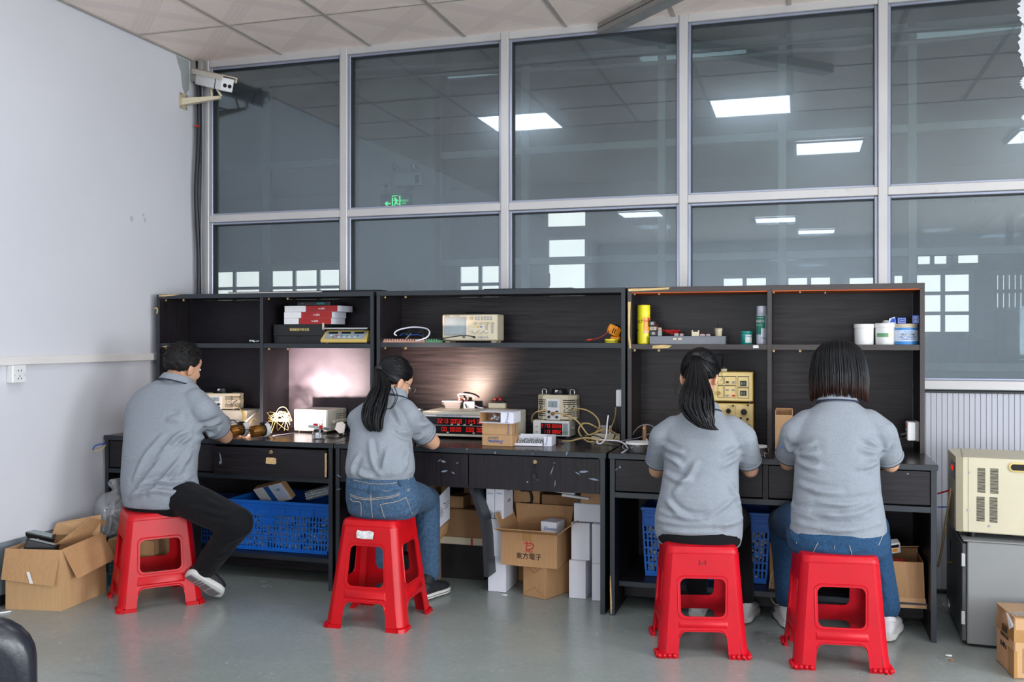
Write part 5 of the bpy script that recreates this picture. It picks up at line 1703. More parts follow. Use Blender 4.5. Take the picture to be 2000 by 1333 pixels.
def variac(label, cx, Y, Z, w, h, d, rz=0.0, handles=True):
 t = thing('variable_transformer', label, 'transformer', (cx, Y, Z), rz)
 c = w * .2
 pl = [(-w / 2, c), (-w / 2 + c * .9, 0), (w / 2 - c * .9, 0), (w / 2, c), (w / 2, d - c), (w / 2 - c, d), (-w / 2 + c, d), (-w / 2, d - c)]
 b = B()
 rg = lambda k, z: [Vector((p[0] * k, d / 2 + (p[1] - d / 2) * k, z)) for p in pl]
 b.loft([rg(.99, 0.006), rg(1, .012), rg(1, h * .94), rg(.985, h * .975), rg(.94, h)])
 for x in (-w * .36, w * .36):
  b.cyl((x, .03, 0), (x, .03, .01), .008, seg=8); b.cyl((x, d - .03, 0), (x, d - .03, .01), .008, seg=8)
 obj('casing', b, 'beige', t)
 # vents: bars above and below a block of slanted punch holes, on the front shoulders and the chamfers
 vb = B()
 faces = [((-w * .33), 0.0, 0, w * .16), ((w * .30), 0.0, 0, w * .20)]
 for x, y, a_, ww in faces:
  for kz in (.80, .72, .64, .34, .26, .18):
   vb.box((x, -.0004, h * kz), (ww, .002, h * .032))
  for i in range(3):
   for j in range(3):
    if (i + j) % 2 == 0:
     vb.box((x - ww * .3 + ww * .3 * i, -.0004, h * (.42 + .065 * j)), (ww * .17, .002, h * .04))
 for s_ in (-1, 1):
  Mx = Matrix.Translation((s_ * (w / 2 - c * .45), c * .5, 0)) @ Matrix.Rotation(s_ * math.atan2(c, c * .9), 4, 'Z')
  for kz in (.80, .72, .64, .34, .26, .18):
   vb.box((0, -.0004, h * kz), (c * .9, .002, h * .032), 0, Mx)
  for j in range(3):
   vb.box((c * .2 * (j - 1), -.0004, h * (.42 + .065 * j)), (c * .2, .002, h * .05), 0, Mx)
  Ms = Matrix.Translation((s_ * w / 2, d / 2, 0)) @ Matrix.Rotation(s_ * math.pi / 2, 4, 'Z')
  for kz in (.80, .72, .64, .34, .26, .18):
   for u in (-.2, .2):
    vb.box((u * d, -.0004, h * kz), (d * .2, .002, h * .032), 0, Ms)
 obj('vent_slots', vb, 'slot_dark', t, kind='stuff')
 mp = obj('meter_panel', B().bx(-w * .22, w * .12, -.004, .002, h * .02, h * .84, 0.002), 'white_plastic', t)
 obj('dial_window', B().bx(-w * .175, w * .06, -.006, -.003, h * .52, h * .77, 0.001), 'lcd_grey', mp)
 b = B().box((0, 0, 0), (.0016, .001, h * .17), 0, Matrix.Translation((-w * .06, -.0066, h * .62)) @ Matrix.Rotation(R(18), 4, 'Y'))
 obj('needle', b, 'black_plastic', mp)
 tb = B()
 for x, z in ((-.15, .34), (-.15, .14), (.05, .34), (.05, .14)):
  tb.cyl((w * x, -.004, h * z), (w * x, -.016, h * z), .008, .0065, 10)
 obj('terminal', tb, 'black_plastic', mp)
 obj('fuse_knob', B().cyl((-w * .05, -.004, h * .27), (-w * .05, -.014, h * .27), .011, .009, 12), 'gold_metal', mp)
 kb = B()
 kb.lathe([(w * .24, h), (w * .24, h + .004), (w * .19, h + .008), (w * .17, h + .026), (w * .15, h + .029), (0, h + .029)], 20, Matrix.Translation((0, d / 2, 0)))
 kn = obj('knob', kb, 'black_plastic', t, smooth=40)
 obj('knob_mark', B().box((-w * .02, d / 2 - w * .172, h + .017), (w * .06, .003, .016)), 'silver', kn)
 if handles:
  for x in (-w * .36, w * .36):
   hb = B().tube([(x - .011, d * .4, h * .97), (x - .011, d * .4, h + .024), (x, d * .4, h + .028), (x + .011, d * .4, h + .024), (x + .011, d * .4, h * .97)], .003, 6, 3)
   obj('carry_handle', hb, 'silver', t, smooth=True)
 return t
# ================================================================== on the left bench
cx, Y, w, h = boxD(424, 481, 802, 839)
t = thing('power_supply', 'low metal instrument with side handles under the left transformer', 'instrument', (cx, Y, 0.75))
obj('case', B().bx(-w / 2, w / 2, 0, .17, .006, h, .004), 'cream_metal', t)
for s_ in (-1, 1):
 obj('front_bracket', B().bx(s_ * (w / 2 - .012) - .010, s_ * (w / 2 - .012) + .010, -.006, 0, .006, h, .001), 'gold_foil', t)
hb = B().tube([(-w * .28, -.002, h * .34), (-w * .28, -.03, h * .36), (w * .28, -.03, h * .44), (w * .28, -.002, h * .42)], .010, 8, 3)
obj('handle', hb, 'grey_plastic', t, smooth=True)
vx, vY, vw, vh = boxD(389, 458, 769, 806, 0.75 + h, Y + .0)
variac('beige variable transformer with black knob, partly behind the man', vx, Y + .005, 0.75 + h, vw, vh, .15, R(10), False)
def spot_lamp(label, c, ax, r, L, glow):
 """gold finned downlight lying on its side: fins at one end, white flange and lens at the other"""
 t = thing('downlight', label, 'lamp', tuple(c), 0, 'gold finned downlights')
 ax = Vector(ax).normalized()
 M_ = ax.to_track_quat('Z', 'Y').to_matrix().to_4x4()
 b = B(); b.lathe([(r * .42, -L * .5), (r * .55, -L * .5), (r * .8, -L * .1), (r * .86, L * .32), (r * .8, L * .36)], 24, M_)
 obj('heat_sink', b, 'gold_metal', t, smooth=40)
 fb = B()
 for k in range(14):
  a_ = 2 * math.pi * k / 14
  fb.box((r * .66, 0, -L * .26), (r * .36, r * .09, L * .5), 0, M_ @ Matrix.Rotation(a_, 4, 'Z'))
 obj('fins', fb, 'gold_metal', t, kind='stuff')
 b = B(); b.lathe([(r * .90, L * .26), (r * .92, L * .32), (r * .90, L * .38)], 24, M_)
 obj('black_ring', b, 'black_plastic', t, smooth=40)
 b = B(); b.lathe([(r * .9, L * .36), (r * 1.06, L * .40), (r * 1.08, L * .62), (r * .98, L * .64), (r * .8, L * .5)], 24, M_)
 fl = obj('flange', b, 'white_plastic', t, smooth=40)
 b = B(); b.lathe([(r * .8, L * .5), (r * .5, L * .53), (0, L * .54)], 20, M_)
 obj('lens', b, 'lamp_glow' if glow else 'bulb_glass', fl, smooth=True)
 b = B().box((r * 1.0, 0, L * .34), (r * .16, r * .6, L * .42), .002, M_ @ Matrix.Rotation(R(100), 4, 'Z'))
 obj('spring_clip', b, 'black_plastic', t)
 return t, M_, L
g2 = D(499, 858); r_ = .037
spot_lamp('gold finned downlight lying on the left bench, the right one of the pair, lit', g2 + Vector((0, .03, r_ * 1.1)), (.36, .92, .08), r_, .085, True)
g1 = D(456, 857)
spot_lamp('gold finned downlight beside the man\'s elbow, black wire over it', g1 + Vector((0, .03, r_ * 1.1)), (.34, .93, .10), r_, .085, True)
cable([(447, 838, 4.40), (446, 826, 4.38), (455, 821, 4.38), (464, 828, 4.37), (468, 838, 4.37), (480, 840, 4.37), (492, 841, 4.40)], .0026, 'black_cable', 'thin black wire looped between the two gold downlights')
def spot_light(name, p, target, power, col, size=70, blend=.6, rad=.02):
 d = bpy.data.lights.new(name, 'SPOT'); d.energy = power; d.color = col; d.spot_size = R(size); d.spot_blend = blend; d.shadow_soft_size = rad
 o = bpy.data.objects.new(name, d); o.location = p
 o.rotation_euler = (Vector(target) - Vector(p)).to_track_quat('-Z', 'Y').to_euler()
 C.objects.link(o)
 return o
lp2 = g2 + Vector((0, .03, r_ * 1.1)) + Vector((.36, .92, .08)).normalized() * .056
spot_light('downlight_beam', lp2, A(634, 742, 5.02), 330.0, (1.0, .84, .80), 66, 1.0, .012)
spot_light('downlight_beam', lp2, A(640, 757, 5.02), 260.0, (1.0, .9, .86), 26, 1.0, .012)
spot_light('downlight_wash', lp2 + Vector((0.01, .01, .01)), A(560, 842, 4.8), 6.0, (1.0, .80, .72), 150, 1.0, .03)
lp1 = g1 + Vector((0, .03, r_ * 1.1)) + Vector((.34, .93, .10)).normalized() * .056
spot_light('downlight_wash', lp1, A(505, 790, 4.95), 12.0, (1.0, .78, .72), 140, 1.0, .03)
# bench meter with the paper tag
cx, Y, w, h = boxD(573, 641, 801, 846)
t = thing('bench_meter', 'cream bench meter with orange digits and paper tag, brightly lit', 'instrument', (cx, Y, 0.75), R(-4))
obj('case', B().bx(-w / 2, w / 2, 0, .205, .010, h, .003), 'cream_metal', t)
fp = obj('front_panel', B().bx(-w / 2 + .004, w / 2 - .004, -.005, 0, .013, h - .004, .002), 'white_plastic', t)
obj('display', B().bx(-w * .13, w * .19, -.008, -.004, h * .42, h * .68, .001), 'lcd_grey', fp)
seg_digits(fp, '35.4', -w * .10, -.0085, h * .55, h * .17, 'digit_orange')
bb = B()
for i in range(2):
 for j in range(4):
  bb.cyl((w * (.27 + .09 * i), -.005, h * (.68 - .14 * j)), (w * (.27 + .09 * i), -.009, h * (.68 - .14 * j)), .0055, .005, 10)
obj('push_button', bb, 'grey_plastic', fp, kind='stuff')
tb = B()
for k in range(5):
 tb.prism([(-w * .08 + k * w * .045, h * .78), (-w * .06 + k * w * .045, h * .83), (-w * .045 + k * w * .045, h * .78)], .0008, Matrix.Translation((0, -.0058, 0)))
obj('warning_marks', tb, 'print_grey', fp, kind='stuff')
text('power meter', .009, 'print_grey', fp, front(w * .3, -.0052, h * .86))
vb = B()
for k in range(6):
 for j in range(3):
  vb.box((w / 2 + .0003, .10 + .018 * k, h * (.60 + .09 * j)), (.001, .012, .004))
  vb.box((w / 2 + .0003, .10 + .018 * k, h * (.16 + .09 * j)), (.001, .012, .004))
obj('vent_slots', vb, 'slot_dark', t, kind='stuff')
obj('side_handle', B().bx(w / 2, w / 2 + .016, .05, .19, h * .40, h * .54, .003), 'cream_metal', t)
tg = [A(658, 826, 4.80), A(669, 824, 4.79), A(674, 830, 4.79), A(672, 845, 4.79), A(664, 848, 4.79), A(654, 839, 4.80)]
b = B(); b.loft([tg, [q + Vector((.001, .001, 0)) for q in tg]])
pt = obj('paper_tag', b, 'paper_white', t, world=True)
obj('tag_string', B().tube([A(665, 826, 4.795), A(669, 815, 4.80), A(670, 803, 4.82)], .0008, 4, 3), 'tan_cable', pt, world=True)
fb = B()
for x in (-w * .4, w * .4):
 fb.cyl((x, .02, 0), (x, .02, .011), .008, seg=8); fb.cyl((x, .18, 0), (x, .18, .011), .008, seg=8)
obj('feet', fb, 'black_plastic', t)
# driver board with red connectors standing on a finned base
c = D(622, 857)
t = thing('lamp_module', 'small white lamp module with red connectors on a finned base', 'lamp', tuple(c))
b = B(); b.lathe([(.030, .002), (.033, .004), (.033, .034), (.028, .036), (.024, .036)], 24)
obj('finned_base', b, 'silver', t, smooth=40)
fb = B()
for k in range(20):
 fb.box((.033, 0, .012), (.004, .0035, .018), 0, Matrix.Rotation(2 * math.pi * k / 20, 4, 'Z'))
obj('fins', fb, 'white_plastic', t, kind='stuff')
obj('core', B().cyl((0, 0, .036), (0, 0, .048), .028, .024, 16), 'black_plastic', t)
Mt = Matrix.Translation((0, 0, .056)) @ Matrix.Rotation(R(6), 4, 'Y') @ Matrix.Rotation(R(-6), 4, 'X')
b = B().box((0, 0, 0), (.095, .06, .012), .002, Mt); b.box((0, 0, .008), (.112, .07, .004), .001, Mt)
dr = obj('driver_case', b, 'white_plastic', t)
obj('connector', B().box((-.015, -.01, .016), (.022, .014, .012), .001, Mt), 'red_connector', dr)
obj('connector', B().box((.032, -.036, .008), (.014, .012, .020), .001, Mt), 'red_connector', dr)
obj('metal_plug', B().box((.032, -.038, -.012), (.012, .010, .02), .001, Mt), 'steel', dr)
cable([D(634, 856) + Vector((0, 0, .006)), D(645, 857) + Vector((0, 0, .004)), D(660, 857) + Vector((0, 0, .004)), D(676, 851) + Vector((0, 0, .006)), D(683, 848) + Vector((0, 0, .008))], .0026, 'black_cable', 'black power cord with white label lying by the lamp module')
c0, c1 = D(664, 853), D(676, 850)
t = thing('plug', 'black plug with a white label on the left bench', 'plug', tuple(c0 + Vector((0, 0, .008))))
b = B().cyl((0, 0, 0), tuple((c1 - c0) * .8), .009, .006, 8); obj('plug_body', b, 'black_plastic', t, smooth=40)
obj('label_band', B().cyl(tuple((c1 - c0) * .25), tuple((c1 - c0) * .5), .0095, .009, 8), 'paper_white', t, smooth=40)
# tangle of pale wires between board and meter: one long looping wire
pts = []
for k in range(34):
 px = 548 + 27 * math.sin(k * 2.37 + .4) * (0.7 + .3 * math.sin(k * .9)); py = 834 - abs(26 * math.sin(k * 1.31)) + 8 * math.cos(k * 2.1)
 p = A(px, min(py, 843), 4.66 + .05 * math.sin(k * 1.7))
 p.z = max(p.z, .7525)
 pts.append(p)
cable(pts, .0010, 'tangle_wire', 'tangle of thin pale yellow wire in front of the bright panel', 'wire', name='wire_tangle', seg=5)
cable([(527, 846, 4.62), (536, 815, 4.70), (545, 798, 4.74), (556, 796, 4.75), (564, 806, 4.76), (570, 822, 4.77)], .0014, 'yellow_wire', 'thin yellow wire arching high left of the cream meter', 'wire', seg=5)
cable([(530, 846, 4.62), (540, 820, 4.69), (550, 810, 4.72), (560, 815, 4.74), (566, 830, 4.76)], .0014, 'yellow_wire', 'thin yellow wire in a lower arch left of the cream meter', 'wire', seg=5)
cable([(575, 846, 4.72), (560, 848, 4.64), (545, 850, 4.58), (533, 852, 4.52), (540, 855, 4.46)], .0016, 'white_cable', 'white wire running along the left bench under the meter', 'wire', seg=5)
cable([(487, 830, 4.70), (492, 820, 4.74), (498, 818, 4.78), (503, 824, 4.82)], .0016, 'yellow_wire', 'short yellow wire loop behind the gold downlights', 'wire', seg=5)
o = obj('light_strip', B().tube([A(474, 829, 4.72), A(490, 815, 4.78), A(504, 802, 4.86)], .0045, 6, 1), 'white_plastic', smooth=True)
tag(o, 'thin white strip leaning against the shelf partition behind the downlights', 'strip')
cable([(458, 792, 4.85), (466, 796, 4.80), (473, 806, 4.76), (477, 820, 4.70), (474, 832, 4.64)], .003, 'yellow_wire', 'yellow lead hanging down from the left transformer', 'wire')
# cable ends at the bench's left corner
cable([(207, 867, 4.335), (199, 868, 4.30), (189, 870, 4.28), (182, 876, 4.27), (183, 880, 4.27)], .0032, 'blue_wire', 'blue wire end curling out of the left bench corner', 'wire')
cable([(183, 881, 4.27), (190, 881, 4.28), (200, 877, 4.30), (207, 869, 4.335)], .0032, 'yellow_wire', 'yellow wire end under the blue one at the bench corner', 'wire')
# ================================================================== on the middle bench
cx, Y, w, h = boxD(826, 1000, 805, 858)
t = thing('power_analyzer', 'wide cream power analyzer with two rows of red digits', 'instrument', (cx, Y, 0.75))
dp = .30 if Y + .30 < 5.0 else 5.0 - Y
obj('case', B().bx(-w / 2, w / 2, 0, dp, .012, h, .004), 'cream_metal', t)
fr = B()
for q in ((-w / 2, w / 2, h * .88, h), (-w / 2, w / 2, .012, h * .17), (-w / 2, -w / 2 + .012, h * .17, h * .88), (w / 2 - .012, w / 2, h * .17, h * .88)):
 fr.bx(q[0], q[1], -.008, 0, q[2], q[3], .002)
obj('front_frame', fr, 'cream_metal', t)
fp = obj('display_panel', B().bx(-w / 2 + .013, w / 2 - .013, -.004, 0, h * .17, h * .80), 'panel_black', t)
obj('title_strip', B().bx(-w / 2 + .013, w / 2 - .013, -.0045, 0, h * .80, h * .88), 'white_plastic', t)
text('AC/DC DIGITAL POWER METER', .010, 'print_blue', t, front(-w * .2, -.0052, h * .84))
obj('divider_line', B().bx(-w / 2 + .014, w / 2 - .013, -.0055, -.004, h * .475, h * .495), 'grey_plastic', fp)
for s_, px in (('221.3', 855), ('0.058', 881), ('11.49', 907), ('0.63', 933)):
 seg_digits(fp, s_, A(px, 820, Y).x - cx, -.0055, h * .645, h * .155)
for s_, px in (('0.0', 863), ('0.000', 880), ('0.00', 911), ('0.0', 932)):
 seg_digits(fp, s_, A(px, 838, Y).x - cx, -.0055, h * .345, h * .155)
kb = B()
for px, kz in ((883, .52), (896, .52), (908, .52), (921, .52), (849, .38), (849, .24), (875, .22), (926, .22), (838, .52)):
 kb.bx(A(px, 830, Y).x - cx - .006, A(px, 830, Y).x - cx + .006, -.0075, -.004, h * kz - .003, h * kz + .004, .001)
obj('push_button', kb, 'beige', fp, kind='stuff')
fb = B()
for x in (-w * .42, w * .42):
 fb.cyl((x, .03, 0), (x, .03, .013), .011, seg=10); fb.cyl((x, dp - .03, 0), (x, dp - .03, .013), .011, seg=10)
obj('feet', fb, 'black_plastic', t)
PA_TOP = .75 + h
# lit lamp in the seated woman's hands
wl = D(798, 868) + Vector((0, .10, .135))
t = thing('work_lamp', 'small lit lamp hidden behind the woman in jeans, shining on the shelf back', 'lamp', tuple(wl))
b = B(); b.lathe([(.024, .001), (.026, .003), (.032, .030), (.036, .034), (.026, .033)], 20)
obj('lamp_cup', b, 'silver', t, smooth=40)
b = B(); b.lathe([(.026, .032), (.016, .034), (0, .035)], 16)
obj('lens', b, 'lamp_glow', t, smooth=True)
obj('stand', B().cyl((0, 0, -.134), (0, 0, .002), .012, seg=10), 'black_plastic', t)
spot_light('work_lamp_beam', wl + Vector((.01, .01, .05)), A(880, 690, 5.02), 80.0, (1.0, .70, .56), 86, 1.0, .015)
spot_light('work_lamp_beam', wl + Vector((.01, .01, .05)), A(938, 720, 5.02), 26.0, (1.0, .82, .70), 30, 1.0, .01)
# square downlight with driver on the analyzer
Yl = D(884, 799, PA_TOP).y
a, b_ = A(866, 795, Yl), A(899, 795, Yl)
t = thing('square_downlight', 'silver square downlight wired to a white driver, on the analyzer', 'lamp', ((a.x + b_.x) / 2, Yl, PA_TOP))
w_ = b_.x - a.x
bb = B(); bb.loft([[Vector((x * k * w_ / 2, .05 + y * k2 * .05, z)) for x, y in ((-1, -1), (1, -1), (1, 1), (-1, 1))] for k, k2, z in ((.80, .8, .001), (.84, .84, .008), (1.0, 1.0, .030), (1.06, 1.06, .038))])
bd = obj('reflector_box', bb, 'silver', t)
obj('lamp_bezel', B().box((0, .05, .041), (w_ * 1.16, .118, .006), .002), 'white_plastic', t)
obj('spring', B().tube([(-w_ * .44, .004, .018), (-w_ * .5, -.012, .026), (-w_ * .56, -.006, .036)], .0016, 5, 3), 'steel', t)
for k, px in enumerate((893, 902)):
 x = A(px, 782, Yl).x - t.location.x
 obj('connector', B().box((x, .04, .050), (.014, .016, .014), .001), 'red_connector', t)
obj('lead', B().tube([(A(893, 780, Yl).x - t.location.x, .04, .056), (A(890, 774, Yl).x - t.location.x, .04, .074), (A(897, 770, Yl).x - t.location.x, .05, .080), (A(912, 774, Yl).x - t.location.x, .06, .072), (A(920, 780, Yl).x - t.location.x, .06, .056)], .004, 6, 4), 'white_cable', t, smooth=True)
obj('black_lead', B().tube([(A(899, 783, Yl).x - t.location.x, .03, .052), (A(905, 788, Yl).x - t.location.x, .015, .035), (A(912, 797, Yl).x - t.location.x, .0, .008)], .0035, 6, 4), 'black_cable', t, smooth=True)
Yd = Yl + .02
a, b_ = A(907, 790, Yd), A(927, 790, Yd)
t = thing('led_driver', 'white box-shaped lamp driver beside the silver downlight', 'driver', ((a.x + b_.x) / 2, Yd, PA_TOP), R(28))
obj('driver_case', B().bx(-.030, .030, 0, .05, .001, .040, .003), 'white_plastic', t)
obj('driver_end', B().bx(-.031, -.027, .004, .046, .004, .036, .001), 'grey_plastic', t)
obj('lead', B().tube([(.028, .02, .02), (.05, .0, .008), (.075, -.01, .004)], .003, 6, 3), 'white_cable', t)
# small transformer with red and black terminals
Yt = D(970, 799, PA_TOP).y
a, b_ = A(953, 792, Yt), A(986, 792, Yt)
t = thing('small_transformer', 'beige transformer block with red terminals on the analyzer', 'transformer', ((a.x + b_.x) / 2, Yt, PA_TOP))
w_ = b_.x - a.x
obj('core', B().bx(-w_ / 2, w_ / 2, 0, .06, .001, .032, .008, seg=2), 'beige', t)
obj('foot_tab', B().bx(-w_ / 2 - .014, w_ / 2 + .014, .02, .04, .001, .004), 'gold_metal', t)
obj('terminal_block', B().bx(-w_ * .36, w_ * .40, .012, .04, .033, .044, .002), 'black_plastic', t)
for x in (-w_ * .16, w_ * .16):
 obj('connector', B().bx(x - .007, x + .007, .016, .034, .0445, .056, .001), 'red_connector', t)
obj('red_lead', B().tube([(w_ * .16, .025, .054), (w_ * .06, .03, .066), (-w_ * .12, .035, .076), (-w_ * .3, .04, .088), (-w_ * .34, .04, .096)], .0026, 6, 4), 'red_wire', t, smooth=True)
obj('lead_tip', B().ell((-w_ * .34, .04, .1), (.0045, .0045, .005), None, 8, 6), 'black_plastic', t)
# three small cartons in a stack
cx, Y, w, h = boxD(941, 1001, 850, 872)
def small_carton(label, cx, Y, Z, w, d, h, rz, m, text_=None, up=1, side=True):
 t = thing('carton', label, 'box', (cx, Y, Z), rz)
 obj('box_body', B().bx(-w / 2, w / 2, 0, d, .0006, h - .0006, .0012), m, t)
 obj('lid_seam', B().bx(-w / 2 + .001, w / 2 - .001, d * .48, d * .52, h - .0008, h + .0002), 'brown_tape' if m.startswith('card') else 'paper_white', t)
 if text_:
  Mt = front(w * .02, -.0004, h * .42) @ (Matrix.Rotation(math.pi, 4, 'Z') if up < 0 else Matrix.Identity(4))
  text(text_, h * .44, 'print_blue', t, Mt, shear=.15)
 return t
Yc = Y
t_low = small_carton('kraft carton with upside-down blue lettering, lowest of the small stack', cx, Yc, 0.75, w, .10, h, R(-3), 'cardboard_light', None)
h1 = h
cx2, _, w2, h2 = boxD(941, 1000, 827, 849, 0.75 + h, Yc)
t_mid = small_carton('kraft carton with sideways print, middle of the small stack', cx2, Yc, 0.75 + h1, w2, .10, h2, R(-3), 'cardboard_light')
Mf = front(w * .0, -.0006, h1 * .40) @ Matrix.Rotation(math.pi, 4, 'Z')
text('Donnv', h1 * .42, 'print_blue', t_low, Mf, shear=.2, offset=.0004)
text('品牌照明', h1 * .26, 'print_grey', t_low, front(-w * .12, -.0006, h1 * .74) @ Matrix.Rotation(math.pi, 4, 'Z'))
b = B(); b.prism([(-w * .22, h1 * .30), (-w * .30, h1 * .46), (-w * .27, h1 * .46), (-w * .33, h1 * .62), (-w * .24, h1 * .5), (-w * .20, h1 * .52)], .0006, Matrix.Translation((0.0, -.0008, 0)))
obj('bird_logo', b, 'print_blue', t_low)
text('Donnv', h2 * .3, 'print_blue', t_mid, front(w2 * .38, -.0006, h2 * .5) @ Matrix.Rotation(R(90), 4, 'Z'))
text('Donnv', h2 * .3, 'print_blue', t_mid, Matrix.Translation((w2 / 2 + .0006, .05, h2 * .5)) @ Matrix.Rotation(R(90), 4, 'Z') @ Matrix.Rotation(R(90), 4, 'X') @ Matrix.Rotation(R(90), 4, 'Z'))
# the open white-printed carton on top
z3 = 0.75 + h1 + h2
cx3, _, w3, h3 = boxD(937, 1004, 805, 826, z3, Yc)
t = thing('open_carton', 'open-ended white carton on top of the small kraft stack', 'box', (cx3, Yc - .005, z3), R(-3))
for nm, q in (('bottom_flap', (-w3 / 2, w3 / 2, -.012, .11, .0005, .0025)), ('top_panel', (-w3 / 2, w3 / 2, 0, .11, h3 - .0025, h3)), ('back_panel', (-w3 / 2, w3 / 2, .1085, .11, .0025, h3 - .0025)), ('left_panel', (-w3 / 2, -w3 / 2 + .002, 0, .1085, .0025, h3 - .0025))):
 obj(nm, B().bx(*q), 'cardboard' if nm in ('left_panel', 'back_panel') else 'white_card', t)
obj('printed_end', B().bx(w3 * .12, w3 / 2, 0, .108, .003, h3 - .003, .001), 'white_card', t)
text('Donnv', h3 * .34, 'print_blue', t, front(w3 * .32, -.0006, h3 * .5) @ Matrix.Rotation(R(82), 4, 'Z'))
b = B()
for k in range(22):
 b.ell((-w3 * .12 + random.uniform(-.02, .03), .03 + random.uniform(0, .05), .008 + random.uniform(0, h3 * .6)), (.009, .009, .007), None, 6, 5)
obj('bubble_wrap', b, 'clear_film', t, kind='stuff')
# open white tray carton with bubble wrap
cx, Y, w, h = boxD(1003, 1068, 853, 872)
t = thing('open_carton', 'low open white carton with bubble wrap at the bench edge', 'box', (cx + .01, Y + .004, 0.75), R(4))
dp = .12
for nm, q in (('front_panel', (-w / 2, w * .30, 0, .002, .0005, h * .28)), ('right_panel', (w * .34, w / 2 + .012, 0, dp, .0005, h)), ('left_panel', (-w / 2, -w / 2 + .002, .002, dp, .0005, h * .9)),
    ('back_panel', (-w / 2, w / 2, dp - .002, dp, .0005, h)), ('bottom_panel', (-w / 2, w / 2, .002, dp - .002, .0004, .002))):
 obj(nm, B().bx(*q, .0008), 'white_card', t)
obj('front_flap', B().quad([(-w * .56, -.018, .003), (w * .30, -.016, .003), (w * .30, 0, h * .27), (-w * .5, 0, h * .27)], .0015), 'white_card', t)
text('Donnv', h * .3, 'print_blue', t, Matrix.Translation((w * .42, -.0006, h * .55)) @ Matrix.Rotation(R(90), 4, 'X') @ Matrix.Rotation(R(80), 4, 'Z'))
b = B()
for i in range(11):
 for j in range(5):
  b.ell((-w * .42 + i * w * .068, .012 + .02 * j, h * .38 + .004 * math.sin(i * 2.3 + j)), (.0055, .009, .009), None, 6, 5)
obj('bubble_wrap', b, 'foil', t, kind='stuff')
# green tube behind the cartons
p, q = D(1003, 852) + Vector((0, .06, .02)), D(1040, 842) + Vector((0, .02, .03))
o = obj('tube', B().lathe([(.016, 0), (.020, .004), (.020, (q - p).length - .004), (.016, (q - p).length)], 16, Matrix.Translation(p) @ (q - p).to_track_quat('Z', 'Y').to_matrix().to_4x4()), 'green_tube', smooth=40)
tag(o, 'dark green tube lying between the kraft cartons and the small meter', 'tube')
# second meter with the transformer on it
cx, Y, w, h = boxD(1040, 1113, 822, 856)
t = thing('power_meter', 'small cream power meter with red digits under the transformer', 'instrument', (cx, Y, 0.75), R(-3))
obj('case', B().bx(-w / 2, w / 2, 0, .18, .008, h, .003), 'cream_metal', t)
fp = obj('front_panel', B().bx(-w / 2 + .003, w / 2 - .003, -.005, 0, .011, h - .004, .002), 'white_plastic', t)
obj('display', B().bx(-w * .27, w * .31, -.007, -.004, h * .20, h * .86), 'panel_black', fp)
seg_digits(fp, '217.0', -w * .25, -.0078, h * .69, h * .19); seg_digits(fp, '0.059', w * .04, -.0078, h * .69, h * .19)
seg_digits(fp, '11.3', -w * .19, -.0078, h * .37, h * .19); seg_digits(fp, '0.882', w * .04, -.0078, h * .37, h * .19)
obj('label_strip', B().bx(w * .33, w * .46, -.0065, -.004, h * .2, h * .86), 'lcd_grey', fp)
bb = B()
for kz in (.62, .32):
 bb.bx(-w * .42, -w * .35, -.007, -.004, h * kz, h * kz + .005)
obj('push_button', bb, 'gold_foil', fp)
text('power meter', .006, 'print_teal', fp, front(w * .395, -.0068, h * .36))
obj('side_knob', B().cyl((w / 2, .05, h * .55), (w / 2 + .012, .05, h * .55), .010, .008, 12), 'grey_plastic', t)
ft = B()
for x in (-w * .4, w * .4):
 ft.cyl((x, .02, 0), (x, .02, .009), .007, seg=8); ft.cyl((x, .16, 0), (x, .16, .009), .007, seg=8)
obj('feet', ft, 'black_plastic', t)
vx, _, vw, vh = boxD(1047, 1124, 772, 821, .75 + h, Y + .02)
variac('beige variable transformer with two carry handles on the power meter', vx, Y + .01, .75 + h, vw, vh, .15, R(-2))
# right-hand side: socket on the shelf board, power strip and cables
sx = -.862
pz = A(1203, 778, 4.80)
t = thing('wall_socket', 'white socket on the middle shelf unit\'s right inner side', 'socket', (sx - .018, 4.82, pz.z))
wall_socket(t, Matrix.Rotation(R(-90), 4, 'Z'))
c = D(1183, 861)
t = thing('power_strip', 'cream power strip with plugs at the bench\'s right end', 'socket', tuple(c), R(12))
obj('strip_body', B().bx(-.075, .075, 0, .055, .001, .034, .004), 'beige', t)
b = B()
for k in range(3):
 for x in (-.006, .006):
  b.box((-.05 + .05 * k + x, .022, .0345), (.003, .008, .001))
obj('socket_holes', b, 'slot_dark', t)
obj('grey_plug', B().box((-.01, .03, .056), (.034, .03, .042), .004), 'grey_plastic', t)
obj('white_plug', B().cyl((.024, .02, .034), (.026, .018, .075), .008, .006, 8), 'white_plastic', t, smooth=40)
cable([(1203, 796, 4.82), (1202, 812, 4.84), (1198, 826, 4.86), (1192, 838, 4.86), (1186, 846, 4.80)], .0042, 'tan_cable', 'tan cord hanging down from the white socket')
cable([(1117, 801, 4.82), (1135, 799, 4.80), (1154, 806, 4.78), (1168, 820, 4.76), (1170, 838, 4.74), (1155, 850, 4.70), (1143, 852, 4.66), (1150, 858, 4.58)], .0042, 'tan_cable', 'tan cord in a wide arc right of the transformer')
cable([(1084, 806, 4.62), (1100, 810, 4.60), (1118, 816, 4.58), (1132, 828, 4.58), (1142, 842, 4.58), (1150, 850, 4.56), (1162, 846, 4.60), (1176, 841, 4.64), (1192, 842, 4.70), (1206, 850, 4.74)], .0040, 'tan_cable', 'tan lead from the transformer terminals across the small meter')
cable([(1068, 802, 4.62), (1058, 803, 4.60), (1046, 806, 4.62), (1039, 815, 4.66), (1039, 826, 4.72)], .0038, 'tan_cable', 'tan lead curling left off the transformer')
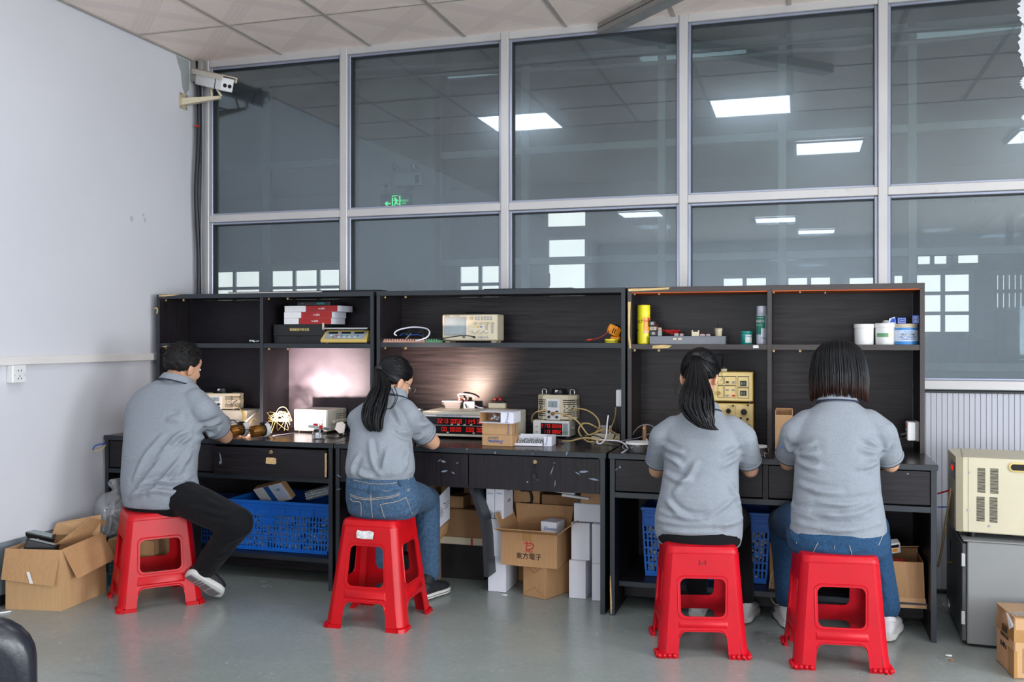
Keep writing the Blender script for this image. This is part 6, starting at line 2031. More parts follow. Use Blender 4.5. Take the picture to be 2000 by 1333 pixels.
cable([(1136, 828, 4.66), (1150, 828, 4.66), (1162, 834, 4.68), (1172, 839, 4.72), (1180, 838, 4.76)], .0042, 'tan_cable', 'short tan cord looping into the grey plug')
cable([(1098, 862, 4.56), (1115, 862, 4.52), (1130, 858, 4.50), (1148, 856, 4.48), (1166, 860, 4.50), (1185, 862, 4.55), (1205, 858, 4.62)], .0042, 'tan_cable', 'tan cord lying along the bench before the power strip')
cable([(1140, 828, 4.68), (1131, 836, 4.66), (1132, 848, 4.62), (1146, 862, 4.54), (1160, 864, 4.52)], .0040, 'tan_cable', 'tan cord dropping in a loop beside the small meter')
cable([(1188, 812, 4.60), (1186, 826, 4.58), (1185, 842, 4.56), (1182, 858, 4.52), (1172, 868, 4.46), (1166, 864, 4.48), (1172, 860, 4.52), (1192, 861, 4.50), (1208, 862, 4.50), (1220, 868, 4.46), (1226, 878, 4.42), (1214, 886, 4.37), (1222, 891, 4.345), (1240, 891, 4.35), (1256, 886, 4.40), (1264, 872, 4.47), (1263, 858, 4.50)], .0036, 'white_cable', 'white cable winding from the power strip to the white downlight', k=5)
cable([(1104, 858, 4.60), (1130, 855, 4.56), (1160, 851, 4.60), (1180, 858, 4.58), (1200, 866, 4.52), (1222, 866, 4.52)], .0030, 'black_cable', 'black cord running behind the white cable to the right bench')
cable([(1160, 869, 4.42), (1185, 870, 4.43), (1210, 872, 4.46), (1232, 878, 4.46)], .0028, 'black_cable', 'black cord end lying across the gap between the benches')
cable([(1203, 818, 4.86), (1203, 834, 4.84), (1202, 848, 4.80), (1198, 858, 4.74)], .0030, 'black_cable', 'black cord hanging beside the shelf board')
c = D(1085, 868)
t = thing('plug', 'small black plug standing at the edge of the middle bench', 'plug', tuple(c))
obj('plug_body', B().bx(-.010, .010, 0, .018, .001, .026, .003), 'black_plastic', t)
obj('plug_tail', B().tube([(.008, .01, .008), (.02, .01, .004), (.04, .015, .004)], .003, 6, 3), 'black_cable', t)
def round_downlight(label, c, r, rot, tilt=0.0):
 t = thing('round_downlight', label, 'lamp', tuple(c), rot, None, None, (tilt, 0, rot))
 b = B(); b.lathe([(r * .46, 0.001), (r * .52, .002), (r * .74, .040), (r * .70, .041), (r * .5, .03)], 24)
 obj('reflector_cup', b, 'silver', t, smooth=40)
 b = B(); b.lathe([(r * .7, .040), (r, .041), (r * 1.0, .047), (r * .96, .050), (r * .6, .049), (0, .048)], 28)
 obj('flange', b, 'white_plastic', t, smooth=40)
 for s_ in (-1, 1):
  obj('spring_clip', B().tube([(s_ * r * .7, 0, .02), (s_ * r * 1.0, -.005, .012), (s_ * r * 1.2, -.01, .026), (s_ * r * 1.1, -.005, .036)], .0018, 5, 3), 'steel', t)
 return t
round_downlight('white round downlight upside down on the right bench\'s left end', D(1245, 886) + Vector((0, .035, 0)), .062, 0)
round_downlight('small white round downlight with bare wire ends between the two women', D(1482, 893) + Vector((0, .02, 0)), .036, 0)
cable([(1478, 877, 4.50), (1486, 879, 4.48), (1492, 885, 4.45), (1494, 893, 4.42)], .0022, 'white_cable', 'thin white lead of the small downlight with bare ends', 'wire')
# ================================================================== on the right bench
# two warm-lit instruments in a stack
cx, Y, w, h = boxD(1376, 1474, 787, 862)
Y = 4.80
a, b_ = A(1380, 850, Y), A(1472, 850, Y)
zt = A(1424, 788, Y).z
t = thing('test_instrument', 'gold-fronted instrument with big black knobs, lower of the two', 'instrument', ((a.x + b_.x) / 2, Y, .75))
w, h = b_.x - a.x, zt - .75
obj('case', B().bx(-w / 2, w / 2, 0, .2, .008, h, .003), 'instrument_gold', t)
fp = obj('front_panel', B().bx(-w / 2 + .004, w / 2 - .004, -.004, 0, .012, h - .004, .001), 'instrument_face', t)
for px, py, r_ in ((1423, 803, .013), (1453, 805, .016), (1460, 819, .007), (1447, 817, .006), (1462, 833, .010), (1427, 828, .014), (1432, 793, .005), (1461, 792, .005), (1400, 805, .014), (1400, 832, .012)):
 p = A(px, py, Y)
 kb = B().cyl((p.x - t.location.x, -.004, p.z - .75), (p.x - t.location.x, -.022, p.z - .75), r_, r_ * .8, 14)
 obj('knob', kb, 'black_plastic', fp, smooth=40)
 sc_ = B()
 for k in range(9):
  an = R(-130 + 260 * k / 8)
  sc_.box((p.x - t.location.x + math.sin(an) * r_ * 1.5, -.0044, p.z - .75 + math.cos(an) * r_ * 1.5), (.0014, .001, .0014))
 if r_ > .009:
  obj('dial_scale', sc_, 'ink_black', fp, kind='stuff')
obj('divider_line', B().bx(A(1436, 800, Y).x - t.location.x - .0006, A(1436, 800, Y).x - t.location.x + .0006, -.005, -.004, h * .45, h * .95), 'ink_black', fp)
ft = B()
for x in (-w * .42, w * .42):
 ft.cyl((x, .02, 0), (x, .02, .009), .008, seg=8); ft.cyl((x, .18, 0), (x, .18, .009), .008, seg=8)
obj('feet', ft, 'black_plastic', t)
Yt = Y - .01
a, b_ = A(1384, 780, Yt), A(1471, 780, Yt)
z1 = A(1430, 727, Yt).z
t = thing('test_instrument', 'gold-fronted instrument with thumbwheel switches, upper of the two', 'instrument', ((a.x + b_.x) / 2, Yt, .75 + h))
w2, h2 = b_.x - a.x, z1 - (.75 + h)
obj('case', B().bx(-w2 / 2, w2 / 2, 0, .2, .009, h2, .003), 'instrument_gold', t)
fp = obj('front_panel', B().bx(-w2 / 2 + .004, w2 / 2 - .004, -.004, 0, .014, h2 - .004, .001), 'instrument_face', t)
fx = lambda px: A(px, 760, Yt).x - t.location.x
fz = lambda py: A(1430, py, Yt).z - t.location.z
for (xa, xb, ya, yb) in ((1415, 1438, 735, 751), (1415, 1438, 753, 778), (1441, 1463, 735, 756), (1441, 1463, 757, 778), (1402, 1413, 735, 751), (1402, 1413, 753, 778)):
 ob = B()
 for q in ((xa, xb, ya, ya + 1.5), (xa, xb, yb - .6, yb), (xa, xa + .6, ya, yb), (xb - .6, xb, ya, yb)):
  ob.bx(fx(q[0]), fx(q[1]), -.005, -.004, fz(q[3]), fz(q[2]))
 obj('panel_outline', ob, 'ink_black', fp)
for px, py in ((1452, 749), (1452, 768)):
 sw = obj('thumbwheel_switch', B().bx(fx(px - 6), fx(px + 6), -.008, -.004, fz(py + 5), fz(py - 5), .001), 'black_plastic', fp)
 b = B()
 for k in range(3):
  b.bx(fx(px - 4 + 3 * k), fx(px - 3 + 3 * k), -.009, -.008, fz(py + 3), fz(py - 3))
 obj('wheel', b, 'grey_plastic', sw)
for px, py, m_ in ((1421, 747, 'black_plastic'), (1433, 747, 'grey_plastic'), (1421, 762, 'grey_plastic'), (1433, 762, 'grey_plastic'), (1421, 773, 'grey_plastic'), (1433, 773, 'red_connector')):
 obj('push_button', B().bx(fx(px - 2.6), fx(px + 2.6), -.008, -.004, fz(py + 1.8), fz(py - 1.8), .001), m_, fp)
p = A(1403, 767, Yt)
obj('knob', B().cyl((fx(1404), -.004, fz(768)), (fx(1404), -.022, fz(768)), .009, .007, 12), 'gold_metal', fp, smooth=40)
ft = B()
for x in (-w2 * .42, w2 * .42):
 ft.cyl((x, .02, 0), (x, .02, .010), .008, seg=8)
 ft.cyl((x, .17, 0), (x, .17, .010), .008, seg=8)
obj('feet', ft, 'black_plastic', t)
cable([(1408, 724, 4.9), (1410, 712, 4.93), (1412, 700, 4.95), (1408, 692, 4.95), (1400, 694, 4.95), (1398, 704, 4.94), (1403, 716, 4.92)], .0022, 'black_cable', 'thin black wire looping above the gold instruments', 'wire')
# clip head of the lamp on the instrument top
p = A(1413, 724, 4.83)
t = thing('binding_post', 'small beige terminal block on top of the gold instruments', 'terminal', (p.x, 4.83, .75 + h + h2))
obj('block', B().bx(-.012, .016, 0, .02, .0, .014, .002), 'beige', t)
obj('post', B().cyl((.002, .01, .014), (.002, .01, .024), .004, seg=8), 'black_plastic', t)
# warm work light in front of her
wl = D(1372, 868) + Vector((0, .02, 0))
t = thing('work_lamp', 'small lit lamp that the ponytailed woman at the right bench works on', 'lamp', tuple(wl))
b = B(); b.lathe([(.028, .001), (.030, .003), (.036, .030), (.040, .034), (.030, .033)], 20)
obj('lamp_cup', b, 'silver', t, smooth=40)
b = B(); b.lathe([(.030, .032), (.018, .034), (0, .035)], 16)
obj('lens', b, 'lamp_glow', t, smooth=True)
spot_light('work_lamp_beam', wl + Vector((.0, .01, .05)), A(1440, 778, 4.79), 16.0, (1.0, .76, .42), 95, .9, .02)
# a kraft box behind the bobbed woman's shoulder
a, b_ = A(1514, 860, 4.62), A(1548, 860, 4.62)
z1 = A(1520, 800, 4.62).z
t = thing('carton', 'tall kraft carton with open lid behind the bobbed woman\'s shoulder', 'box', ((a.x + b_.x) / 2, 4.62, .75))
w, h = b_.x - a.x, z1 - .75
for nm, q in (('front_panel', (-w / 2, w / 2, 0, .003, .0005, h * .87)), ('left_panel', (-w / 2, -w / 2 + .003, .003, .097, .0005, h * .97)), ('right_panel', (w / 2 - .003, w / 2, .003, .097, .0005, h * .97)), ('back_panel', (-w / 2, w / 2, .097, .1, .0005, h)), ('bottom_panel', (-w / 2 + .003, w / 2 - .003, .003, .097, .0004, .003))):
 obj(nm, B().bx(*q, .0006), 'cardboard_dark' if nm == 'back_panel' else 'cardboard_light', t)
# socket box on the right shelf board with its black cord
t = thing('wall_socket', 'white double socket box on the right shelf unit\'s side, black cord below', 'socket', (.526 - .034, 4.80, A(1782, 842, 4.80).z))
obj('back_box', B().bx(.018, .034, -.042, .042, -.046, .046, .003), 'grey_plastic', t)
Mq = Matrix.Rotation(R(-90), 4, 'Z')
wall_socket(t, Mq)
obj('switch_rocker', B().box((-.02, .0, .028), (.004, .018, .018), .001), 'red_connector', t)
obj('plug', B().cyl((-.018, -.01, -.014), (-.045, -.012, -.02), .014, .010, 10), 'black_plastic', t, smooth=40)
cable([A(1766, 852, 4.80), A(1758, 857, 4.80), A(1750, 866, 4.79), A(1744, 878, 4.76), A(1740, 890, 4.70)], .004, 'black_cable', 'black cord running from the right socket box down to the bench')
# wires at the left of the right bench
cable([(1232, 858, 4.76), (1240, 842, 4.78), (1252, 832, 4.80), (1264, 830, 4.82), (1274, 833, 4.84), (1282, 842, 4.84)], .0026, 'grey_cable', 'grey cable arching up at the right bench\'s left corner')
cable([(1204, 864, 4.6), (1225, 860, 4.66), (1246, 856, 4.72), (1262, 850, 4.76), (1276, 846, 4.80)], .0026, 'grey_cable', 'grey cable stretched low along the right bench\'s left corner')
p = A(1258, 862, 4.72)
t = thing('terminal_strip', 'small brown wooden block standing behind the white downlight', 'block', (p.x, 4.72, .75))
obj('block', B().bx(-.008, .008, 0, .02, .001, .10, .002), 'cardboard_dark', t)
obj('screw', B().cyl((0, 0, .085), (0, -.004, .085), .004, seg=8), 'gold_metal', t)
# ================================================================== on the shelves
SZ = 1.252
def boxA(x0, x1, yt, yb, Y):
 a, b_ = A(x0, yb, Y), A(x1, yb, Y)
 return (a.x + b_.x) / 2, b_.x - a.x, A((x0 + x1) / 2, yt, Y).z, A((x0 + x1) / 2, yb, Y).z
Y = 4.80
cx, w, z1, _ = boxA(534, 634, 634, 672, Y)
h = z1 - SZ
t = thing('gift_box', 'flat black box with gold Chinese lettering under the red boxes', 'box', (cx, Y, SZ))
obj('box_base', B().bx(-w / 2 + .002, w / 2 - .002, .002, .19, .0006, h * .40, .001), 'black_plastic', t)
obj('lid', B().bx(-w / 2, w / 2, 0, .192, h * .40, h, .0015), 'black_base', t)
obj('thumb_notch', B().cyl((-.004, -.001, h * .40), (-.004, .004, h * .40), .012, seg=14), 'slot_dark', t)
text('智能家居中控主机', .0155, 'gold_foil', t, front(.004, -.0006, h * .72), offset=.0003)
zb = z1 + .0005
mk('box_red', (160, 28, 26), 0.5)
rows = [(583, 647, 622, 634), (587, 648, 609, 622), (595, 659, 595, 609)]
for k, (xa, xb, yt, yb) in enumerate(rows):
 cx, w, z1, z0 = boxA(xa, xb, yt, yb, Y + .01)
 h = .0345
 t = thing('router_box', 'red-fronted white box, ' + ['lowest', 'middle', 'topmost'][k] + ' of the stack on the black box', 'box', (cx, Y + .012 + .004 * k, zb + k * (h + .0006)), R([-2, -3, -5][k]), 'red-fronted boxes')
 obj('box_body', B().bx(-w / 2, w / 2, .001, .16, 0.0003, h, .001), 'white_card', t)
 obj('red_front', B().bx(-w / 2, w / 2, -.0006, .001, .0008, h - .0006), 'box_red', t)
 obj('red_top', B().bx(-w / 2, w * .5, .001, .158, h - .0004, h + .0003), 'box_red', t)
 text('Pro网关', .0125, 'white_card', t, front(0, -.0008, h * .5))
 cx2, w2, _, _ = boxA(552 + (2 if k < 2 else 3), xa - 1, yt, yb, Y + .01)
 t2 = thing('router_box', 'plain white box end, ' + ['lowest', 'middle', 'topmost'][k] + ' of the pile left of the red boxes', 'box', (cx2, Y + .014, zb + k * (h + .0006)), 0, 'white boxes beside the red ones')
 obj('box_body', B().bx(-w2 / 2, w2 / 2, .0, .16, 0.0003, h, .0012), 'white_card', t2)
 obj('end_flap', B().bx(-w2 / 2 + .001, w2 / 2 - .001, -.0006, .0004, .002, h - .002), 'paper_white', t2)
 text('......', .008, 'print_grey', t2, front(0, -.0009, h * .6))
zt = zb + 3 * (.0345 + .0006) + .0003
cx, w, z1, z0 = boxA(575, 640, 585, 594, Y)
t = thing('notebook', 'black box-like book with teal characters on top of the red stack', 'book', (cx + .01, Y + .01, zt), R(-3))
obj('cover', B().bx(-w / 2, w / 2, 0, .15, 0.0005, .021, .0015), 'black_base', t)
obj('page_edge', B().bx(-w / 2 + .003, w / 2 - .003, -.0004, .001, .004, .017), 'black_plastic', t)
text('080808', .0165, 'print_teal', t, front(w * .22, -.0009, .0105), offset=.0003)
text('xiaozhi', .006, 'print_grey', t, front(-w * .34, -.0009, .0125))
# counting scale
Yf = 4.76
cx, w, z1, z0 = boxA(625, 717, 643, 668, Yf)
t = thing('counting_scale', 'cream counting scale with three displays and steel pan on the left shelf', 'scale', (cx, Yf, SZ), R(-2))
hh = .070
b = B()
b.loft([[Vector((x * w / 2 * k, y, z)) for x, y, z in ((-1, ya, z_), (1, ya, z_), (1, yb, z_), (-1, yb, z_))] for k, ya, yb, z_ in ((.98, .002, .20, .006), (1.0, 0, .205, .012), (1.0, .002, .205, .022), (.93, .045, .20, hh), (.90, .05, .195, hh + .004))])
mk('scale_yellow', (206, 176, 98), 0.45)
obj('scale_body', b, 'scale_yellow', t)
sl = math.atan2(hh - .022, .043)
Mp = Matrix.Translation((0, .0225, (hh + .022) / 2)) @ Matrix.Rotation(sl, 4, 'X')
obj('key_panel', B().box((0, 0, .0006), (w * .86, .052, .0012), 0, Mp), 'lcd_grey', t)
kb = []
for k in range(3):
 obj('display_window', B().box(((-.28 + .28 * k) * w, .017, .0016), (w * .2, .013, .0016), 0, Mp), 'panel_black', t)
for k in range(11):
 obj('key', B().box(((-.30 + .058 * k) * w, -.004 - .011 * (k % 2), .0018), (w * .04, .008, .0018), .0005, Mp), ['paper_white', 'red_connector', 'red_connector', 'paper_white', 'blue_wire', 'paper_white', 'print_teal', 'paper_white', 'grey_plastic', 'paper_white', 'blue_wire'][k], t)
obj('pan_support', B().bx(-w * .30, w * .30, .08, .18, hh + .004, hh + .010), 'black_plastic', t)
obj('steel_pan', B().bx(-w * .47, w * .5, .012, .215, hh + .010, hh + .020, .003), 'silver', t)
obj('pan_tab', B().quad([(-w * .50, .02, hh + .008), (-w * .46, .02, hh + .005), (-w * .50, .04, hh + .046), (-w * .54, .04, hh + .044)], .003), 'beige', t)
ft = B()
for x in (-w * .42, w * .42):
 ft.cyl((x, .03, 0), (x, .03, .008), .010, seg=10); ft.cyl((x, .18, 0), (x, .18, .008), .010, seg=10)
obj('feet', ft, 'black_plastic', t)
cx, w, z1, z0 = boxA(485, 506, 663, 671, 4.77)
b = B()
for k in range(7):
 b.ell((-w * .4 + w * .13 * k, .015 + .006 * math.sin(k * 2), .012 + .002 * math.cos(k * 3)), (.011, .016, .0105 - .0006 * k), None, 8, 6)
me = remesh(b, .003, 2); me.transform(Matrix.Translation((cx, 4.77, SZ)))
tag(obj('foil_packet', me, 'foil', smooth=True), 'small crumpled foil packet on the empty left shelf', 'packet')
# middle shelf
SZM = 1.258
Y = 4.80
cx, w, z1, _ = boxA(863.5, 971, 614.5, 667, Y)
h = z1 - SZM
t = thing('oscilloscope', 'beige oscilloscope with grey screen on the middle shelf', 'instrument', (cx, Y, SZM))
obj('case', B().bx(-w / 2, w / 2, .004, .12, .010, h, .005), 'beige_dark', t)
fp = obj('front_panel', B().bx(-w / 2 + .003, w / 2 - .003, -.003, .004, .013, h - .003, .003), 'beige', t)
fx = lambda px: A(px, 640, Y).x - cx
fz = lambda py: A(915, py, Y).z - SZM
sb = B()
for q in ((868, 911, 619.5, 622), (868, 911, 653, 655.5), (868, 870, 622, 653), (909, 911, 622, 653)):
 sb.bx(fx(q[0]), fx(q[1]), -.006, -.003, fz(q[3]), fz(q[2]))
obj('screen_bezel', sb, 'grey_plastic', fp)
obj('screen', B().bx(fx(870), fx(909), -.0045, -.003, fz(653), fz(622)), 'lcd_grey', fp)
sk = B()
for k in range(5):
 sk.bx(fx(911.2), fx(914), -.006, -.003, fz(630 + 5.5 * k), fz(627 + 5.5 * k), .0008)
obj('soft_key', sk, 'white_plastic', fp, kind='stuff')
for px, py, r_ in ((922, 622, .0085), (929, 632, .0075), (940, 632, .0075), (952, 632, .0075), (963, 632, .0075), (929, 648, .0095), (940, 648, .0095), (951, 648, .0095)):
 obj('knob', B().cyl((fx(px), -.003, fz(py)), (fx(px), -.016, fz(py)), r_, r_ * .8, 14), 'beige_dark' if py < 640 else 'cream_metal', fp, smooth=40)
for px, py in ((927, 659), (940, 659), (951, 659)):
 obj('connector', B().cyl((fx(px), -.003, fz(py)), (fx(px), -.014, fz(py)), .006, seg=12), 'black_plastic' if px < 930 else 'steel', fp, smooth=40)
bk = B()
for i in range(6):
 for j in range(2):
  bk.bx(fx(928 + 6 * i), fx(931.5 + 6 * i), -.006, -.003, fz(621.5 + 4 * j), fz(618.8 + 4 * j), .0006)
for i in range(2):
 for j in range(7):
  bk.bx(fx(949 + 11 * i), fx(953 + 11 * i), -.0055, -.003, fz(637.5 + 2.2 * j), fz(636.2 + 2.2 * j))
obj('push_button', bk, 'grey_plastic', fp, kind='stuff')
for k, m_ in enumerate(('yellow_plastic', 'pink_terminal', 'blue_wire')):
 obj('colour_button', B().bx(fx(927.5 + 5.5 * k), fx(931 + 5.5 * k), -.006, -.003, fz(640), fz(637.8), .0006), m_, fp)
obj('power_button', B().bx(fx(904), fx(909), -.006, -.003, fz(660), fz(657.5), .0006), 'black_plastic', fp)
text('Tektronix', .007, 'ink_black', fp, front(fx(873.5), -.0034, fz(617.3)))
text('TWO CHANNEL', .005, 'print_grey', fp, front(fx(892), -.0034, fz(617.3)))
obj('carry_handle', B().tube([(-w * .1, .03, h), (-w * .09, .03, h + .008), (w * .22, .03, h + .008), (w * .23, .03, h)], .005, 6, 2), 'black_plastic', t)
ft = B()
for x in (-w * .42, w * .42):
 ft.box((x, .02, .005), (.024, .018, .010), .001); ft.box((x, .1, .005), (.024, .018, .010), .001)
obj('feet', ft, 'beige_dark', t)
cable([(927, 659, 4.78), (920, 657, 4.775), (905, 656, 4.77), (886, 658, 4.765), (868, 661, 4.762), (855, 664, 4.76)], .0026, 'black_cable', 'black probe lead plugged into the oscilloscope')
# terminal strips with leads
for k, (xa, xb, m_, lb) in enumerate(((745, 795, 'pink_terminal', 'pink terminal strip at the middle shelf\'s left end, the left of two'), (795.5, 830, 'pink_terminal', 'pink terminal strip, the right of two, beside the green one'), (831, 861, 'green_terminal', 'pale green terminal strip under the black leads'))):
 cx, w, z1, _ = boxA(xa, xb, 657 if k < 2 else 658, 666, 4.77)
 t = thing('terminal_strip', lb, 'terminal', (cx, 4.77, SZM))
 n = max(4, int(w / .014))
 obj('strip_base', B().bx(-w / 2, w / 2, 0, .03, .0005, .013, .001), m_, t)
 b = B()
 for i in range(n):
  b.bx(-w / 2 + w * i / n + .001, -w / 2 + w * (i + .62) / n, .002, .028, .013, .021)
 obj('terminal_cells', b, m_, t, kind='stuff')
 b = B()
 for i in range(n):
  b.bx(-w / 2 + w * (i + .72) / n, -w / 2 + w * (i + .82) / n, -.0004, .02, .005, .019)
 obj('terminal_gaps', b, 'slot_dark', t, kind='stuff')
cable([(775, 656, 4.80), (770, 652, 4.80), (778, 645, 4.82), (800, 640, 4.84), (820, 640, 4.84), (834, 643, 4.82), (839, 650, 4.79), (834, 659, 4.76), (822, 664, 4.752), (812, 666, 4.75)], .0044, 'white_cable', 'thick white cable looped over the pink terminal strips')
cable([(790, 655, 4.8), (803, 646, 4.82), (818, 650, 4.80), (828, 645, 4.82), (842, 650, 4.80), (858, 660, 4.775), (872, 665, 4.76), (886, 667, 4.75)], .0022, 'black_cable', 'thin black lead running from the strips in front of the oscilloscope')
cable([(800, 643, 4.85), (810, 638, 4.86), (822, 646, 4.84), (835, 648, 4.83), (850, 656, 4.80), (865, 662, 4.77)], .0018, 'black_cable', 'second thin black lead above the pink strips')
cable([(780, 657, 4.83), (788, 652, 4.83), (800, 655, 4.82), (815, 654, 4.82), (825, 657, 4.81)], .002, 'blue_wire', 'thin blue lead among the strips', 'wire')
p = A(826, 640, 4.86)
t = thing('clip', 'black crocodile clip sticking up over the pink strips', 'clip', (p.x, 4.86, SZM))
b = B().tube([(.004, 0, .02), (.0, 0, .045), (-.006, 0, .062), (-.002, 0, .072), (.004, 0, .066)], .003, 6, 3); obj('jaw', b, 'black_plastic', t)
obj('grip', B().cyl((.004, 0, .001), (.004, 0, .024), .006, .004, 8), 'black_plastic', t)
p = A(797, 640, 4.88)
o = obj('pin', B().cyl((p.x - .012, 4.88, SZM + .021), (p.x + .010, 4.9, SZM + .052), .004, .003, 8), 'grey_plastic'); tag(o, 'grey peg leaning behind the pink terminal strips', 'peg')
# clamp meter, tape roll, leads
p0_, p1_ = A(1188, 630, 4.80), A(1211, 645, 4.80)
t = thing('clamp_meter', 'orange clamp meter wound with black leads at the middle shelf\'s right end', 'meter', ((p0_.x + p1_.x) / 2, 4.80, SZM))
hw_ = (p1_.x - p0_.x) / 2
Mk = Matrix.Translation((0, .04, .062)) @ Matrix.Rotation(R(24), 4, 'Y')
b = B(); b.loft([[Mk @ Vector((x, y * s_, z * s_)) for y, z in ((-.03, -.022), (.03, -.022), (.034, 0), (.03, .024), (-.03, .024), (-.034, 0))] for x, s_ in ((-hw_ * 1.25, .75), (-hw_ * 1.1, 1), (hw_ * .3, 1.1), (hw_ * 1.0, .8))])
obj('meter_body', b, 'orange_plastic', t)
b = B(); b.lathe([(.018, -.006), (.024, -.006), (.024, .006), (.018, .006), (.018, -.006)], 20, Mk @ Matrix.Translation((-hw_ * 1.1, 0, 0)) @ Matrix.Rotation(R(90), 4, 'Y'), cap=False)
obj('clamp_ring', b, 'orange_plastic', t, smooth=40)
b = B()
for q in (-.2, .15):
 b.tube([Mk @ Vector((hw_ * q, math.cos(a_) * .036, math.sin(a_) * .030)) for a_ in [k * math.pi / 6 for k in range(13)]], .003, 5, 2)
obj('wound_lead', b, 'black_cable', t)
obj('wedge_stand', B().bx(-hw_ * .8, hw_ * .95, .015, .06, .001, .036, .006), 'orange_plastic', t)
Yr = 4.775
c = A(1193, 665, Yr)
t = thing('tape_roll', 'yellow tape roll lying under the orange meter', 'tape', (c.x, Yr + .03, SZM))
b = B(); b.lathe([(.018, .001), (.036, .001), (.038, .004), (.038, .018), (.036, .021), (.018, .021), (.018, .001)], 24, cap=False)
obj('tape_ring', b, 'yellow_plastic', t, smooth=40)
b = B(); b.lathe([(.0385, .008), (.0387, .012)], 24, cap=False); obj('tape_edge', b, 'green_tube', t)
cable([(1188, 646, 4.80), (1187, 655, 4.79), (1178, 658, 4.785), (1165, 663, 4.78), (1158, 666, 4.77), (1150, 666, 4.765)], .0022, 'black_cable', 'black lead of the orange meter ending on the shelf')
cable([(1188, 648, 4.79), (1180, 655, 4.78), (1168, 661, 4.77), (1155, 664, 4.76), (1148, 666, 4.758)], .0018, 'red_wire', 'thin red lead beside the black one on the middle shelf', 'wire')
o = obj('probe_tip', B().cyl(A(1147, 665, 4.76), A(1157, 663, 4.77), .005, .004, 8), 'red_connector'); tag(o, 'red probe tip lying on the middle shelf', 'probe')
o = obj('probe_tip', B().cyl(A(1141, 667, 4.755), A(1147, 666, 4.76), .003, .003, 8), 'black_plastic'); tag(o, 'short black probe tip next to the red one', 'probe')
# right shelf
def can(name, label, cat, px0, px1, pyt, Y, prof, parts, seg=28, zb=SZ):
 cx, w, z1, _ = boxA(px0, px1, pyt, 672, Y)
 r, h = w / 2, z1 - zb
 t = thing(name, label, cat, (cx, Y + r, zb))
 for nm, m_, pr in parts:
  b = B(); b.lathe([(a_ * r, z_ * h) for a_, z_ in pr], seg)
  obj(nm, b, m_, t, smooth=45)
 return t, r, h
def label_wrap(t, name, m, r, z0, z1, a0=-90, a1=90, parent=None):
 """printed label wrapped round a can; angle 0 looks at -y"""
 b = B(); n = 14
 pts = [(R(-90 + a0 + (a1 - a0) * i / n)) for i in range(n + 1)]
 b.loft([[Vector((math.cos(a_) * r, math.sin(a_) * r, z)) for a_ in pts] for z in (z0, z1)], cap=False, closed=False)
 return obj(name, b, m, parent or t, smooth=True)
def wrap_text(t, s, size, m, r, z, a=0.0, name='lettering', rot90=False, align='CENTER', shear=0.0):
 me = text_mesh(s, size, 0.0003, align, shear)
 for v in me.vertices:
  x, y = (v.co.x, v.co.y) if not rot90 else (-v.co.y, v.co.x)
  an = R(-90 + a) + x / r
  rr = r + .0006 + v.co.z
  v.co = Vector((math.cos(an) * rr, math.sin(an) * rr, z + y))
 return obj(name, me, m, t)
mk('can_yellow', (236, 222, 36), 0.3)
mk('can_orange', (238, 150, 30), 0.35)
mk('can_silver', (196, 196, 210), 0.35, 0.3)
mk('label_green', (26, 122, 104), 0.4)
mk('jar_teal', (22, 132, 122), 0.35)
mk('tub_white', (224, 224, 222), 0.35)
mk('label_blue', (58, 140, 214), 0.4)
mk('label_pale', (206, 220, 240), 0.4)
mk('box_blue', (24, 70, 176), 0.4)
VA = 10
t, r, h = can('spray_can', 'tall yellow spray can at the right shelf\'s left end', 'can', 1243, 1268, 595.5, 4.79, None,
    [('can_body', 'can_yellow', [(.0, .004), (.93, .004), (.99, .015), (1.0, .03), (1.0, .68), (.98, .70), (.95, .715)]), ('cap', 'can_yellow', [(.94, .715), (.99, .72), (.99, .97), (.93, .995), (0, 1.0)])])
label_wrap(t, 'orange_label', 'can_orange', r * 1.006, h * .28, h * .68, 5, 80)
label_wrap(t, 'white_label', 'can_yellow', r * 1.008, h * .03, h * .68, -80, -4)
wrap_text(t, 'Foam', h * .11, 'print_red', r * 1.012, h * .60, 30)
wrap_text(t, 'fresh', h * .10, 'paper_white', r * 1.012, h * .32, 38, shear=.2)
wrap_text(t, 'XO', h * .12, 'ink_black', r * 1.012, h * .57, -38, shear=.3)
wrap_text(t, 'rn', h * .09, 'ink_black', r * 1.012, h * .36, -56)
label_wrap(t, 'red_flash', 'print_red', r * 1.01, h * .60, h * .67, 48, 74)
t, r, h = can('spray_can', 'tall silver spray can with green label, beside the middle board', 'can', 1476.5, 1499.5, 598, 4.79, None,
    [('can_body', 'can_silver', [(.0, .004), (.93, .004), (.99, .015), (1.0, .03), (1.0, .76), (.97, .775)]), ('cap', 'can_silver', [(.93, .775), (.95, .78), (.95, .985), (.9, 1.0), (0, 1.0)])])
label_wrap(t, 'green_label', 'label_green', r * 1.006, h * .42, h * .75, -70, 34)
label_wrap(t, 'green_label', 'label_green', r * 1.006, h * .26, h * .42, -70, -8)
wrap_text(t, '脱模剂', h * .085, 'paper_white', r * 1.012, h * .60, -22)
wrap_text(t, 'MOLD RELEASE', h * .030, 'paper_white', r * 1.012, h * .70, -18)
wrap_text(t, '干性 长效', h * .04, 'paper_white', r * 1.012, h * .50, -34)
wrap_text(t, '永固化工', h * .045, 'label_green', r * 1.012, h * .16, 20)
t, r, h = can('jar', 'small teal jar with white label on the right shelf', 'jar', 1446, 1469, 647, 4.79, None,
    [('jar_body', 'jar_teal', [(0, .004), (.95, .004), (1, .03), (1, .76), (.96, .79)]), ('lid', 'jar_teal', [(.98, .79), (1.02, .81), (1.02, .97), (.98, 1.0), (0, 1.0)])])
label_wrap(t, 'paper_label', 'paper_white', r * 1.006, h * .14, h * .72, -8, 62)
